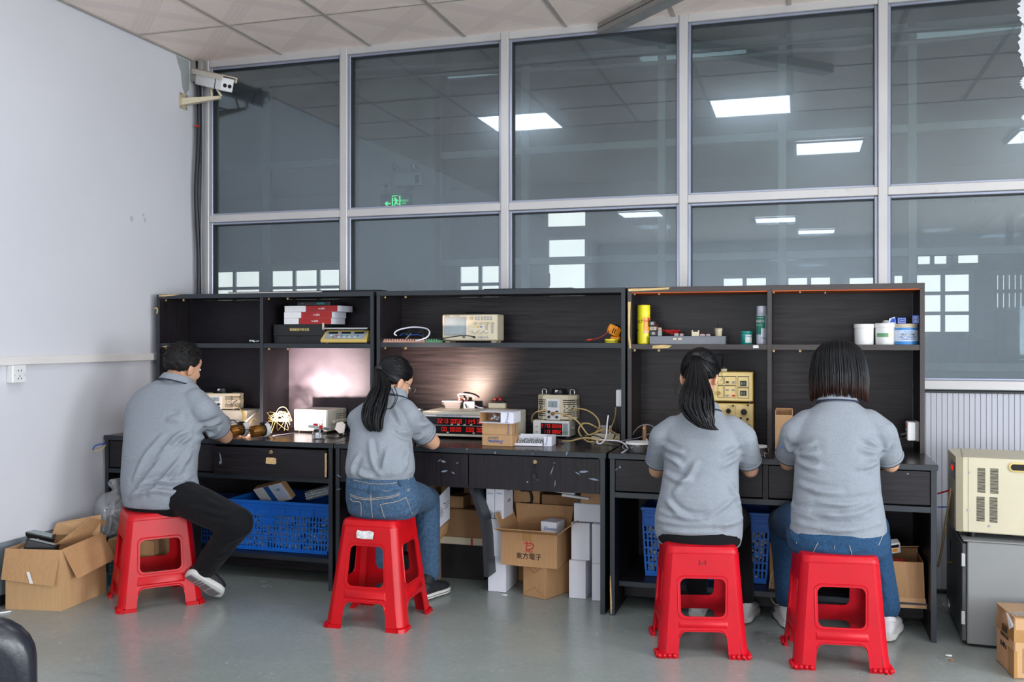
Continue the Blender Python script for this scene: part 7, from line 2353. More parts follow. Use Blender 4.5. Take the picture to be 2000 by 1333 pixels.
wrap_text(t, '导热硅脂', h * .15, 'print_teal', r * 1.014, h * .58, 24)
wrap_text(t, 'CPU · LED', h * .10, 'print_grey', r * 1.014, h * .40, 24)
wrap_text(t, 'NET 100g', h * .10, 'print_grey', r * 1.014, h * .25, 24)
lidp = [(.98, .80), (1.03, .81), (1.03, .96), (.99, 1.0), (0, 1.0)]
for k, (xa, xb, lb) in enumerate(((1669, 1709, 'white plastic tub without label, left of the tubs on the right shelf'), (1710, 1753, 'white plastic tub with a green strip on its side'))):
 t, r, h = can('tub', lb, 'tub', xa, xb, 633 if k == 0 else 631.5, 4.79 - .004 * k, None,
     [('tub_body', 'tub_white', [(0, .004), (.93, .004), (.95, .03), (.97, .78), (.96, .80)]), ('lid', 'tub_white', lidp)])
 if k == 1:
  label_wrap(t, 'green_strip', 'green_terminal', r * .985, h * .36, h * .54, -60, 10)
  label_wrap(t, 'cream_strip', 'beige', r * .985, h * .36, h * .54, 10, 34)
tub2 = t; tub2_top = h
t, r, h = can('tub', 'blue-banded tub of heat transfer compound at the shelf\'s right end', 'tub', 1747.5, 1797, 632.5, 4.77, None,
    [('tub_body', 'label_pale', [(0, .004), (.97, .004), (1, .02), (1, .80), (.97, .82)]), ('lid', 'beige', [(.93, .82), (.95, .83), (.95, .97), (.9, 1.0), (0, 1.0)])])
label_wrap(t, 'blue_band', 'label_blue', r * 1.004, h * .02, h * .16, -88, 88)
label_wrap(t, 'blue_band', 'label_blue', r * 1.004, h * .70, h * .80, -88, 88)
wrap_text(t, 'COCA', h * .14, 'label_blue', r * 1.01, h * .61, 4)
wrap_text(t, 'SILICONE', h * .145, 'ink_black', r * 1.01, h * .48, 4)
wrap_text(t, 'HEAT TRANSFER', h * .105, 'print_blue', r * 1.01, h * .36, 4)
wrap_text(t, 'COMPOUND', h * .105, 'print_blue', r * 1.01, h * .26, 4)
zt3 = SZ + h
for k, (xa, xb, yt, yb, Yb, zb_, lb) in enumerate(((1753, 1770, 620.5, 632, 4.80, zt3, 'small blue carton lying on the blue-banded tub'), (1781.5, 1795, 616, 631, 4.80, zt3, 'small blue carton standing upright on the blue-banded tub'))):
 cx, w, z1, _ = boxA(xa, xb, yt, yb, Yb)
 t = thing('small_carton', lb, 'box', (cx, Yb, zb_), R(6 if k == 0 else -8))
 hb = z1 - zb_
 obj('carton_body', B().bx(-w / 2, w / 2, 0, .05, .0005, hb, .001), 'box_blue', t)
 b = B()
 for q in ((-.4, .4, .15, .2), (-.4, .4, .8, .85), (-.4, -.36, .2, .8), (.36, .4, .2, .8)):
  b.bx(w * q[0], w * q[1], -.0006, .0002, hb * q[2], hb * q[3])
 obj('printed_frame', b, 'label_pale', t)
 text('CPU' if k == 0 else '硅脂', hb * .3, 'label_pale', t, front(0, -.0006, hb * .5) @ (Matrix.Identity(4) if k == 0 else Matrix.Rotation(R(90), 4, 'Z')))
cx, w, z1, _ = boxA(1737, 1753, 622, 632, 4.81)
t = thing('tube', 'crumpled white and blue tube on the tub with the green strip', 'tube', (cx - .006, 4.81, SZ + tub2_top))
b = B(); b.loft([[Vector((x * w / 2, y, z)) for x, y, z in ((-1, 0, .001), (1, 0, .001), (1.1, .03, .001), (-.9, .03, .001))], [Vector((x * w / 2, y, z)) for x, y, z in ((-.6, .004, .022), (.7, .004, .030), (.8, .03, .026), (-.5, .03, .024))]])
obj('tube_body', b, 'label_pale', t)
obj('blue_print', B().quad([(-w * .3, -.001, .004), (w * .42, -.001, .004), (w * .32, .002, .024), (-.0 * w, .002, .022)], .0008), 'box_blue', t)
t = thing('rubber_plug', 'small grey cap lying on the tub with the green strip', 'cap', (A(1731, 630, 4.83).x, 4.83, SZ + tub2_top))
b = B(); b.lathe([(.018, .001), (.019, .004), (.015, .014), (0, .015)], 16); obj('cap_body', b, 'grey_plastic', t, smooth=40)
obj('cap_tab', B().bx(.016, .024, -.005, .005, .001, .005, .001), 'grey_plastic', t)
# clear tray with small parts
cx, w, z1, z0 = boxA(1269, 1417, 658.5, 674, 4.775)
ht = z1 - SZ
t = thing('parts_tray', 'smoky clear plastic case with small electrical parts on its lid', 'tray', (cx, 4.775, SZ))
obj('case_front', B().bx(-w / 2, w / 2, 0, .003, .001, ht), 'clear_box', t)
obj('case_back', B().bx(-w / 2, w / 2, .147, .15, .001, ht), 'clear_box', t)
for s_ in (-1, 1):
 obj('case_end', B().bx(s_ * (w / 2 - .0015) - .0015, s_ * (w / 2 - .0015) + .0015, .003, .147, .001, ht), 'clear_box', t)
obj('case_floor', B().bx(-w / 2 + .003, w / 2 - .003, .003, .147, .001, .003), 'tray_clear', t)
obj('case_lid', B().bx(-w / 2 - .002, w / 2 + .002, -.002, .152, ht, ht + .003), 'tray_clear', t)
b = B()
for px in (1318, 1328):
 b.box((A(px, 662, 4.775).x - cx, -.001, ht * .72), (.018, .002, .010))
obj('paper_sticker', b, 'beige', t, kind='stuff')
zl = SZ + ht + .0032
# adaptor blocks, red wire heap, connectors, cup
cxa = A(1276, 640, 4.80).x
zz = zl
for k, (hh_, m_, ww) in enumerate(((.028, 'black_plastic', .040), (.020, 'beige_dark', .036), (.030, 'black_plastic', .036))):
 t = thing('adaptor', ['black', 'beige', 'black'][k] + ' adaptor block, ' + ['lowest', 'middle', 'topmost'][k] + ' of the pile beside the yellow can', 'adaptor', (cxa - .003 * k, 4.80, zz), R([3, -4, 8][k]))
 obj('adaptor_body', B().bx(-ww / 2, ww / 2, 0, .05, .0004, hh_, .003), m_, t)
 obj('adaptor_label', B().bx(-ww * .2, ww * .2, -.0006, .001, hh_ * .3, hh_ * .75), 'grey_plastic', t)
 zz += hh_ + .0006
t = thing('switch_block', 'small grey switch block next to the adaptor pile', 'switch', (A(1288, 650, 4.80).x, 4.80, zl))
obj('block_body', B().bx(-.010, .010, 0, .03, .0004, .036, .002), 'grey_plastic', t)
obj('block_top', B().bx(-.008, .008, .004, .026, .036, .044, .001), 'beige_dark', t)
pts = []
for k in range(40):
 px = 1312 + 22 * math.sin(k * 2.1) * (.5 + .5 * math.cos(k * .7)); py = 655 - abs(11 * math.sin(k * 1.37))
 pts.append(A(px, py, 4.83 + .03 * math.sin(k * 1.9)))
cable(pts, .0016, 'red_wire', 'heap of thin red wire on the clear plastic case', 'wire', name='wire_heap', seg=5)
cable([(1290, 654, 4.81), (1286, 646, 4.80), (1284, 636, 4.80), (1278, 632, 4.80)], .0014, 'red_wire', 'single red wire rising to the adaptor pile', 'wire', seg=5)
for px, m_, lb, ww, hh_ in ((1321, 'grey_plastic', 'grey terminal block with red insert, left on the clear case', .022, .014), (1331, 'grey_plastic', 'grey terminal block with red insert beside its twin', .018, .012), (1358, 'beige', 'cream connector housing with two ears on the clear case', .036, .022), (1372, 'grey_plastic', 'flat grey connector behind the cream housing', .026, .010), (1383, 'grey_plastic', 'flat grey connector with red and blue pins', .020, .010)):
 c = A(px, 656, 4.79)
 t = thing('connector', lb, 'connector', (c.x, 4.79, zl))
 obj('connector_body', B().bx(-ww / 2, ww / 2, 0, .02, .0004, hh_, .001), m_, t)
 if 'ears' in lb:
  for s_ in (-1, 1):
   obj('ear', B().bx(s_ * ww * .42 - .003, s_ * ww * .42 + .003, .002, .018, hh_, hh_ + .008, .001), m_, t)
 else:
  obj('pins', B().bx(-ww * .3, ww * .3, .002, .016, hh_, hh_ + .003), 'red_connector', t)
t, r, h = can('ceramic_cup', 'small beige ceramic lamp socket at the case\'s right end', 'socket', 1395, 1410.5, 641.5, 4.79, None,
    [('cup_body', 'beige_dark', [(0, .01), (.80, .01), (.84, .04), (.92, .82), (1.0, .84), (1.0, .98), (.9, 1.0), (.86, .9), (.5, .86), (0, .86)]), ('cup_ring', 'beige', [(.94, .70), (.97, .72), (.97, .76), (.94, .78)])], zb=zl)
cable([(1402, 642, 4.80), (1402, 637, 4.82), (1402, 632, 4.83)], .0014, 'black_cable', 'short black wire standing up from the ceramic socket', 'wire')
o = obj('ceiling_screw', B().cyl((A(1611, 571, 4.84).x, 4.84, HZ - .04), (A(1611, 571, 4.84).x, 4.84, HZ - .031), .003, .006, 8), 'steel')
o.parent = right_hutch; o.matrix_parent_inverse = Matrix.Translation(-Vector(right_hutch.location)); o.name = 'screw'
# ================================================================== under the benches
def crate(label, px0, px1, pyt, pyb, Z0, Y, dp, m='crate_blue', content=None, xcell=11, skip=()):
 a, b_ = A(px0, pyb, Y), A(px1, pyb, Y)
 w = b_.x - a.x; h = A((px0 + px1) / 2, pyt, Y).z - Z0
 t = thing('crate', label, 'crate', ((a.x + b_.x) / 2, Y, Z0))
 k = .94      # narrower at the bottom
 def fr(u, z):     # point on the front
  return Vector((u * w / 2 * (k + (1 - k) * z / h), (1 - z / h) * .012, z))
 rim = B()
 for (xa, xb, ya, yb) in ((-w / 2 - .006, w / 2 + .006, -.006, .008), (-w / 2 - .006, w / 2 + .006, dp - .008, dp + .006), (-w / 2 - .006, -w / 2 + .008, .008, dp - .008), (w / 2 - .008, w / 2 + .006, .008, dp - .008)):
  rim.bx(xa, xb, ya, yb, h - .016, h, .002)
 obj('rim', rim, m, t)
 zs = [.0, .055, .31, .53, .735, .80, .88, .945]
 # solid bands
 for nm, z0, z1 in (('top_band', .735, .95), ('bottom_band', .0, .075)):
  b = B(); b.loft([[fr(-1, h * z0), fr(1, h * z0), fr(1, h * z1), fr(-1, h * z1)], [v + Vector((0, .004, 0)) for v in (fr(-1, h * z0), fr(1, h * z0), fr(1, h * z1), fr(-1, h * z1))]])
  obj(nm, b, m, t)
 rb = B()
 for z in (.02, .30, .52, .735, .84, .90):
  p0_, p1_ = fr(-1.0, h * z), fr(1.0, h * z)
  rb.box(((p0_.x + p1_.x) / 2, p0_.y - .002, h * z), (p1_.x - p0_.x, .008, .006))
 for u in [-1 + 2 * i / 7 for i in range(8)]:
  for za, zb_ in ((0, .075), (.735, .98)):
   p0_, p1_ = fr(u, h * za), fr(u, h * zb_)
   rb.bx(p0_.x - .0025, p0_.x + .0025, p1_.y - .005, p0_.y + .002, h * za, h * zb_)
 obj('ribs', rb, m, t, kind='stuff')
 lb_ = B()
 n = int(w / .0186)
 for i in range(n + 1):
  u = -1 + 2 * i / n
  p0_, p1_ = fr(u, h * .07), fr(u, h * .74)
  lb_.loft([[p0_ + Vector((dx, dy, 0)) for dx, dy in ((-.0046, 0), (.0046, 0), (.0046, .004), (-.0046, .004))], [p1_ + Vector((dx, dy, 0)) for dx, dy in ((-.0046, 0), (.0046, 0), (.0046, .004), (-.0046, .004))]])
 for z in (.19, .41, .63):
  p0_, p1_ = fr(-1, h * z), fr(1, h * z)
  lb_.bx(p0_.x, p1_.x, p0_.y, p0_.y + .004, h * z - .004, h * z + .004)
 for u0, u1 in skip:
  p0_, p1_ = fr(u0, h * .07), fr(u1, h * .74)
  lb_.bx(p0_.x, p1_.x, p0_.y - .001, p0_.y + .003, h * .53, h * .74)
 obj('lattice', lb_, m, t, kind='stuff')
 for s_ in (-1, 1):
  b = B()
  q = [Vector((s_ * w / 2 * k, .012, 0)), Vector((s_ * w / 2 * k, dp - .012, 0)), Vector((s_ * w / 2, dp, h * .98)), Vector((s_ * w / 2, 0, h * .98))]
  b.loft([q, [v - Vector((s_ * .004, 0, 0)) for v in q]])
  for z in (.02, .30, .52, .735, .9):
   xx = s_ * w / 2 * (k + (1 - k) * z)
   b.bx(xx - .003, xx + .003, .01, dp - .01, h * z - .003, h * z + .003)
  obj('side_wall', b, m, t)
 b = B(); q = [Vector((-w / 2 * k, dp - .012, 0)), Vector((w / 2 * k, dp - .012, 0)), Vector((w / 2, dp, h * .98)), Vector((-w / 2, dp, h * .98))]
 b.loft([q, [v - Vector((0, .004, 0)) for v in q]]); obj('back_wall', b, m, t)
 obj('floor_panel', B().bx(-w / 2 * k, w / 2 * k, .012, dp - .012, 0.0005, .005), m, t)
 if content:
  for nm, cl, mt, n_ in content:
   b = B()
   for i in range(n_):
    x = random.uniform(-.44, .44) * w; z = random.uniform(.06, .72) * h; y = random.uniform(.03, .06)
    an = random.uniform(-.9, .9)
    b.box((0, 0, 0), (random.uniform(.03, .06), .02, random.uniform(.008, .02)), .002, Matrix.Translation((x, y, max(z, .03))) @ Matrix.Rotation(an, 4, 'Y'))
   o = obj(nm, b, mt, kind='stuff'); o.location = t.location; tag(o, cl, 'parts'); o['kind'] = 'stuff'
 return t, w, h
crate('blue plastic crate under the left bench, white parts showing through its slots', 446, 643, 980, 1083, .139, 4.50, .40, 'crate_blue',
  [('loose_parts', 'white plastic parts filling the blue crate under the left bench', 'white_plastic', 260), ('loose_parts', 'black parts among the white ones in the left crate', 'black_plastic', 60)], skip=((-.36, -.08),))
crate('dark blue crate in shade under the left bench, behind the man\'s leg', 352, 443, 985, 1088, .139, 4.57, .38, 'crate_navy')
crate('blue plastic crate with pale cords inside, behind the ponytailed woman at right bench', 1254, 1503, 997, 1146, .139, 4.56, .38, 'crate_blue',
  [('loose_parts', 'pale cords and blocks filling the right bench\'s blue crate', 'beige', 240), ('loose_parts', 'black parts in the right bench\'s blue crate', 'black_plastic', 90)])
# printed flat box and bubble pack on the left crate
zc_ = .139 + (A(545, 980, 4.45).z - .139)
Mb = Matrix.Translation(A(536, 962, 4.58)) @ Matrix.Rotation(R(-8), 4, 'Z') @ Matrix.Rotation(R(30), 4, 'X') @ Matrix.Rotation(R(-17), 4, 'Y')
t = thing('printed_box', 'white and blue printed box lying tilted in the left crate', 'box', tuple(Mb.translation), 0)
t.rotation_euler = Mb.to_euler()
obj('box_body', B().box((0, 0, 0), (.225, .035, .115), .002), 'cardboard_light', t)
obj('printed_face', B().box((0, -.0185, 0), (.222, .002, .112)), 'paper_white', t)
obj('blue_stripe', B().box((-.01, -.0205, 0), (.040, .001, .112)), 'print_blue', t)
obj('grey_label', B().box((.062, -.0202, .004), (.075, .001, .085)), 'label_pale', t)
text('LED', .02, 'print_blue', t, front(.062, -.0212, .02))
b = B()
for i in range(12):
 for j in range(6):
  b.ell((-.075 + .0135 * i, .0, .0 + .0), (.001, .001, .001), None, 4, 3) if False else None
a, b2 = A(598, 975, 4.52), A(648, 975, 4.52)
t = thing('bubble_pack', 'grey bubble-wrapped pack at the right end of the left crate', 'pack', ((a.x + b2.x) / 2, 4.52, A(620, 980, 4.45).z), R(0))
w_ = b2.x - a.x
Mt = Matrix.Rotation(R(-16), 4, 'Y')
obj('pack_core', B().box((0, .08, .03), (w_, .16, .045), .008, Mt), 'dado_grey', t)
bb = B()
for i in range(12):
 for j in range(8):
  bb.ell(Mt @ Vector((-w_ * .46 + w_ * .083 * i, .006 + .02 * j, .054)), (.0062, .008, .0035), None, 6, 4)
for i in range(12):
 for j in range(3):
  bb.ell(Mt @ Vector((-w_ * .46 + w_ * .083 * i, -.001, .018 + .013 * j)), (.0062, .0035, .006), None, 6, 4)
obj('bubbles', bb, 'clear_film', t, kind='stuff')
def carton(label, px0, px1, pyt, pyb, Z0=0.0, dp=.2, m='cardboard', rz=0.0, Y=None, flaps=None, seam=True, group=None, closed=True, tape=None):
 """closed or open carton from the outline of its front face; walls, bottom and flaps are pieces of their own"""
 cx, Y, w, h = boxD(px0, px1, pyt, pyb, Z0, Y)
 t = thing('carton', label, 'box', (cx, Y, Z0), rz, group)
 th = .0035
 if closed:
  obj('carton_body', B().bx(-w / 2, w / 2, 0, dp, .0008, h - .0022, .0015), m, t)
  obj('top_flap', B().bx(-w / 2, w / 2, 0, dp * .497, h - .002, h, .0005), m, t)
  obj('top_flap', B().bx(-w / 2, w / 2, dp * .503, dp, h - .002, h, .0005), m, t)
 else:
  for nm, q in (('front_wall', (-w / 2, w / 2, 0, th, .001, h)), ('back_wall', (-w / 2, w / 2, dp - th, dp, .001, h)), ('side_wall', (-w / 2, -w / 2 + th, th, dp - th, .001, h)), ('side_wall', (w / 2 - th, w / 2, th, dp - th, .001, h)), ('bottom', (-w / 2 + th, w / 2 - th, th, dp - th, .001, .001 + th))):
   obj(nm, B().bx(*q), m, t)
  for side, ang, ln in flaps or ():
   if side in 'FB':
    y0, s_ = (0, -1) if side == 'F' else (dp, 1)
    d = Vector((0, s_ * math.cos(R(ang)) * ln, math.sin(R(ang)) * ln))
    q = [Vector((-w / 2, y0, h)), Vector((w / 2, y0, h))]
    e = .012 if ang > 0 else 0
    p = [q[0], q[1], q[1] + d + Vector((e, 0, 0)), q[0] + d - Vector((e, 0, 0))]
   else:
    x0, s_ = (-w / 2, -1) if side == 'L' else (w / 2, 1)
    d = Vector((s_ * math.cos(R(ang)) * ln, 0, math.sin(R(ang)) * ln))
    q = [Vector((x0, 0, h)), Vector((x0, dp, h))]
    p = [q[0], q[1], q[1] + d, q[0] + d]
   obj('flap', B().quad(p, .003), m, t)
 if tape:
  obj('tape_strip', B().bx(w * tape[0], w * tape[1], -.0012, .0004, h * tape[2], h * tape[3]), 'brown_tape', t)
 return t, w, h
# the white cartons and kraft cartons under the middle bench
WG = 'plain white cartons under the middle bench'
c1_, w, h1_ = carton('tall white carton on the floor under the pair of printed white ones', 953, 988, 1087, 1157, 0, .20, 'white_card', 0, None, group=WG)
Yw = c1_.location.y
c2_, w, h2_ = carton('white carton standing on the floor carton, left of the big lettered one', 943, 980, 1014, 1086, h1_, .20, 'white_card', 0, Yw - .01, group=WG)
z2_ = h1_ + h2_
for k, (xa, xb, lb) in enumerate(((949.5, 965.5, 'narrow printed white carton, left one of the pair under the bench rail'), (966.5, 984, 'narrow printed white carton, right one of the pair under the bench rail'))):
 t, w, h = carton(lb, xa, xb, 952, 1010, z2_, .16, 'white_card', 0, Yw, group='printed white cartons')
 text('Donnv', .011, 'print_blue', t, front(0, -.0006, h * .80), shear=.2)
 lb_ = B()
 for i in range(5):
  lb_.bx(-w * .3, w * .25, -.0008, .0002, h * (.10 + .035 * i), h * (.115 + .035 * i))
 obj('print_lines', lb_, 'print_grey', t, kind='stuff')
 if k == 1:
  text('Donnv', .014, 'print_blue', t, Matrix.Translation((w / 2 + .0006, .09, h * .84)) @ Matrix.Rotation(R(90), 4, 'Z') @ Matrix.Rotation(R(90), 4, 'X'), shear=.2)
  text('B 筒灯', .016, 'print_grey', t, Matrix.Translation((w / 2 + .0006, .09, h * .5)) @ Matrix.Rotation(R(90), 4, 'Z') @ Matrix.Rotation(R(90), 4, 'X'))
tb_, wb2, hb2 = carton('kraft carton on the floor under the big lettered one, corner towards the room', 1017, 1070, 1107, 1168, 0, .22, 'cardboard', R(-22), None)
for pts in ([(-wb2 / 2, hb2 * .06), (0, hb2 * .34), (wb2 / 2, hb2 * .06)], [(-wb2 * .3, hb2 * .98), (0, hb2 * .78), (wb2 * .3, hb2 * .98)]):
 obj('fold_line', B().tube([Vector((x, -.0006, z)) for x, z in pts], .0012, 4, 1), 'cardboard_dark', tb_)
Yd = tb_.location.y - .02
zd = hb2
td, wd, hd2 = carton('big open kraft carton with red emblem and black Chinese lettering', 977.5, 1089, 1042, 1104, zd, .24, 'cardboard', R(-3), Yd, closed=False, flaps=[('F', 22, .075), ('B', 82, .10), ('L', 70, .09), ('R', 38, .10)], tape=(-.12, .04, .76, 1.0))
text('東方電子', hd2 * .20, 'ink_black', td, front(0, -.0006, hd2 * .30), offset=.0002)
text('DFDZ', hd2 * .085, 'print_red', td, front(0, -.0006, hd2 * .46), shear=.3, offset=.0004)
eb = B()
S_ = hd2 / 16.0
def stroke(b, pts, wd_):
 q = [Vector((p[0] * S_, -.0008, hd2 * .64 + p[1] * S_)) for p in pts]
 for p0_, p1_ in zip(q, q[1:]):
  n = Vector((-(p1_ - p0_).z, 0, (p1_ - p0_).x)).normalized() * wd_ * S_ / 2
  e = (p1_ - p0_).normalized() * wd_ * S_ * .3
  r_ = [p0_ + n - e, p1_ + n + e, p1_ - n + e, p0_ - n - e]
  b.loft([r_, [v + Vector((0, .0008, 0)) for v in r_]])
stroke(eb, [(-1.6, 2.0), (-.4, 2.5), (1.0, 2.4)], .6); stroke(eb, [(-.9, 2.2), (-1.0, .6), (-1.2, -1.9)], .55); stroke(eb, [(-2.2, .6), (-1, .9), (1.2, 1.1)], .5)
stroke(eb, [(-.7, -.1), (1.0, .1)], .5); stroke(eb, [(1.2, 1.1), (2.2, .5), (2.4, -.4), (1.8, -1.4), (.4, -1.9), (-1.4, -2.0)], .55); stroke(eb, [(1.0, 2.4), (.9, 1.8)], .5)
obj('emblem', eb, 'print_red', td)
stamp = B()
for q in ((.20, .34, .030, .036), (.22, .30, .044, .050), (.19, .38, .012, .018)):
 stamp.bx(wd * q[0], wd * q[1], -.0744, -.0738, .0, .0)
t, w, h = carton('small white carton with blue mark lying in the lettered carton', 1055, 1087, 1020, 1040, zd + hd2 - .02, .10, 'white_card', R(-12), Yd + .07)
text('Donnv', h * .36, 'print_blue', t, front(w * .1, -.0006, h * .5), shear=.2)
# right-hand stack
ta, w, ha = carton('tall white carton on the floor, front left of the right-hand white stack', 1111, 1144, 1096, 1170, 0, .18, 'white_card', R(-2), group=WG)
Yr = ta.location.y
ta2, w, ha2 = carton('white carton stacked second from the floor beside the lettered carton', 1115.5, 1151.5, 1022, 1095, ha, .18, 'white_card', R(-1), Yr + .015, group=WG)
tb1_, w, hb1 = carton('tall white carton on the floor against the bench\'s right panel', 1156, 1186, 1102, 1175, 0, .18, 'white_card', 0, group=WG)
Yr2 = tb1_.location.y
tb2_, w, hb3 = carton('white carton stacked against the bench\'s right panel, its lid edge visible', 1156, 1186, 1025, 1101, hb1, .18, 'white_card', 0, Yr2, group=WG)
tc_, w, hc = carton('wide white carton lying across the two right-hand white stacks', 1121, 1186, 985, 1022, max(ha + ha2, hb1 + hb3) + .001, .17, 'white_card', 0, Yr + .02, group=WG)
carton('small kraft carton on top of the right-hand white stack', 1134, 1186, 964, 984.5, max(ha + ha2, hb1 + hb3) + .001 + hc, .12, 'cardboard_light', 0, Yr + .02)
a, b2 = A(1086, 962, 4.62), A(1140, 962, 4.62)
# cartons at the back
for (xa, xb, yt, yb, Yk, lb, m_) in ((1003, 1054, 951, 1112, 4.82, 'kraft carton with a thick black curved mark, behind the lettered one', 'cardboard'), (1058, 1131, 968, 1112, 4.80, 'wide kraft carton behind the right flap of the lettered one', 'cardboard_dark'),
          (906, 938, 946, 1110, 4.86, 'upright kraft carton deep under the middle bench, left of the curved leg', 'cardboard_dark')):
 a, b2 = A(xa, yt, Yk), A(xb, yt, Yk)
 w = b2.x - a.x; h = min(A((xa + xb) / 2, yt, Yk).z, .548)
 t = thing('carton', lb, 'box', ((a.x + b2.x) / 2, Yk, 0))
 obj('carton_body', B().bx(-w / 2, w / 2, 0, .12, .0008, h - .002, .002), m_, t)
 obj('top_flap', B().bx(-w / 2, w / 2, 0, .06, h - .002, h), m_, t)
 if 'mark' in lb:
  mb = B(); mb.tube([(0 - .03, -.002, h - .02), (0 + .01, -.002, h - .02), (.026, -.002, h - .035), (.027, -.002, h - .085), (-.03, -.002, h - .09)], .008, 6, 2); obj('printed_mark', mb, 'ink_black', t)
a, b2 = A(1030, 954, 4.60), A(1100, 960, 4.60)
t = thing('panel_lamp', 'thin white panel lamp slid in flat under the middle bench rail', 'panel', ((a.x + b2.x) / 2 + .03, 4.60, .516), 0, None, None, (0, R(5), 0))
obj('panel_body', B().bx(-.13, .12, 0, .18, 0, .012, .002), 'white_card', t)
obj('panel_end', B().bx(.06, .20, -.02, .02, -.012, .0, .002), 'white_plastic', t)
# left part of the middle bench: low kraft carton on a white one, open white-printed carton
cx, Yk, w, h = boxD(850, 944, 997, 1064, .19, 4.72)
t = thing('carton', 'long kraft carton lying deep under the middle bench, white strip along its foot', 'box', (cx, Yk, 0))
ztp = A(895, 995, Yk).z; zbt = A(895, 1050, Yk).z
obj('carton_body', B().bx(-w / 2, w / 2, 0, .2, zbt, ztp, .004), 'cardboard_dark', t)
obj('white_base', B().bx(-w / 2, w / 2, .004, .2, zbt - .04, zbt - .001, .003), 'beige', t)
obj('red_tape', B().bx(w * .24, w * .28, .0025, .004, zbt - .038, zbt - .003), 'red_connector', t)
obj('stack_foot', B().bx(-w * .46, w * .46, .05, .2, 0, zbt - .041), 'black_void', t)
cx, Yk, w, h = boxD(872, 906, 970, 995, ztp, 4.74)
t, w, h = carton('small kraft carton lying on the long one, left of the upright carton', 876, 905, 970, 996, ztp + .001, .14, 'cardboard', 0, 4.74)
cx, Yk, w, h = boxD(800, 842, 972, 1045, .24, 4.60)
zb_ = A(821, 1042, 4.60).z
t = thing('carton', 'open carton with white printed flap behind the woman in jeans', 'box', (cx, 4.60, 0))
h = A(821, 970, 4.60).z
for nm, q, m_ in (('front_wall', (-w / 2, w / 2, 0, .003, zb_, h), 'white_card'), ('back_wall', (-w / 2, w / 2, .227, .23, zb_, min(.53, h + .04)), 'cardboard'), ('side_wall', (-w / 2, -w / 2 + .003, .003, .227, zb_, h), 'white_card'), ('bottom', (-w / 2, w / 2, .003, .227, zb_, zb_ + .003), 'cardboard')):
 obj(nm, B().bx(*q), m_, t)
pf = [A(841, 1046, 4.59), A(878, 1013, 4.70), A(878, 948, 4.70), A(844, 984, 4.59)]
fl = obj('printed_side', B().quad(pf, .003), 'white_card', t, world=True)
e1, e2 = (pf[1] - pf[0]), (pf[3] - pf[0])
lb_ = B()
nrm = e1.cross(e2).normalized()
if nrm.y > 0:
 nrm = -nrm
nrm = nrm * .0012
for (u0, u1, v0, v1) in ((.08, .22, .24, .34), (.08, .22, .38, .52), (.34, .62, .30, .325), (.34, .66, .37, .395), (.34, .60, .44, .465), (.34, .62, .51, .535), (.70, .90, .44, .46), (.70, .92, .52, .54), (.70, .9, .60, .62), (.34, .48, .60, .625), (.10, .16, .62, .66), (.62, .68, .64, .68)):
 q = [pf[0] + e1 * a_ + e2 * c_ + nrm for a_, c_ in ((u0, v0), (u1, v0), (u1, v1), (u0, v1))]
 lb_.loft([q, [v - nrm * .9 for v in q]])
obj('print_lines', lb_, 'print_grey', fl, world=True, kind='stuff')
obj('bottom_flap', B().quad([A(841, 1046, 4.59), A(878, 1016, 4.70), A(873, 1040, 4.68), A(852, 1064, 4.57)], .003), 'cardboard', t, world=True)
obj('support', B().bx(-w / 2 + .01, w / 2 - .01, .02, .2, 0, zb_ - .001), 'cardboard_dark', t)
cable([(832, 972, 4.55), (836, 963, 4.56), (842, 961, 4.56), (847, 968, 4.56), (848, 976, 4.55)], .0012, 'black_cable', 'thin dark wire loop sticking out of the open white-printed carton', 'wire')
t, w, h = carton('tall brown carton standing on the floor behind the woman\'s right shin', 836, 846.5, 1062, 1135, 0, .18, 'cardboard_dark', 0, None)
obj('paper_label', B().bx(-w * .1, w * .45, -.0010, .0004, h * .5, h * .85), 'grey_plastic', t)
# under the right bench: paper bag, kraft carton, charger
t, w, h = carton('flattened kraft bag with white string, leaning under the right bench', 1503, 1543, 1062, 1150, .10, .07, 'cardboard', R(-4), 4.50)
obj('bag_fold', B().bx(-w / 2 - .001, w / 2 + .001, -.0015, 0, h * .24, h * .26), 'cardboard_dark', t)
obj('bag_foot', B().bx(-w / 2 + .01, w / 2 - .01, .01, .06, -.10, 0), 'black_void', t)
obj('string', B().tube([Vector((-w * .30, -.004, h)), Vector((-w * .1, -.01, h + .10)), Vector((w * .05, -.01, h + .16)), Vector((w * .16, -.006, h + .12)), Vector((w * .12, -.004, h * .8)), Vector((-w * .35, -.006, h * .45)), Vector((-w * .5, -.006, h * .12)), Vector((-w * .2, -.008, -.03)), Vector((w * .4, -.006, .0))], .0022, 5, 5), 'beige', t)
cx, Yk, w, h = boxD(1734, 1806, 1097, 1183, .14, 4.46)
zb_ = A(1768, 1172, 4.46).z
t = thing('carton', 'open kraft carton tilted on the foot shelf at the right bench\'s end', 'box', (cx, 4.46, max(zb_, .1395)), 0, None, None, (0, R(-2), 0))
hh_ = A(1768, 1097, 4.46).z - max(zb_, .1395)
for nm, q in (('front_wall', (-w / 2, w / 2, -.012, -.008, .002, hh_)), ('back_wall', (-w / 2, w / 2, .2, .204, .002, hh_ + .02)), ('side_wall', (-w / 2, -w / 2 + .004, -.008, .2, .002, hh_)), ('side_wall', (w / 2 - .004, w / 2, -.008, .2, .002, hh_)), ('bottom', (-w / 2, w / 2, -.008, .2, .001, .005))):
 obj(nm, B().bx(*q), 'cardboard', t)
obj('rear_flap', B().quad([(-w / 2, .2, hh_ + .02), (w / 2, .2, hh_ + .02), (w / 2 - .01, .06, hh_ + .055), (-w / 2 + .01, .06, hh_ + .05)], .003), 'cardboard_dark', t)
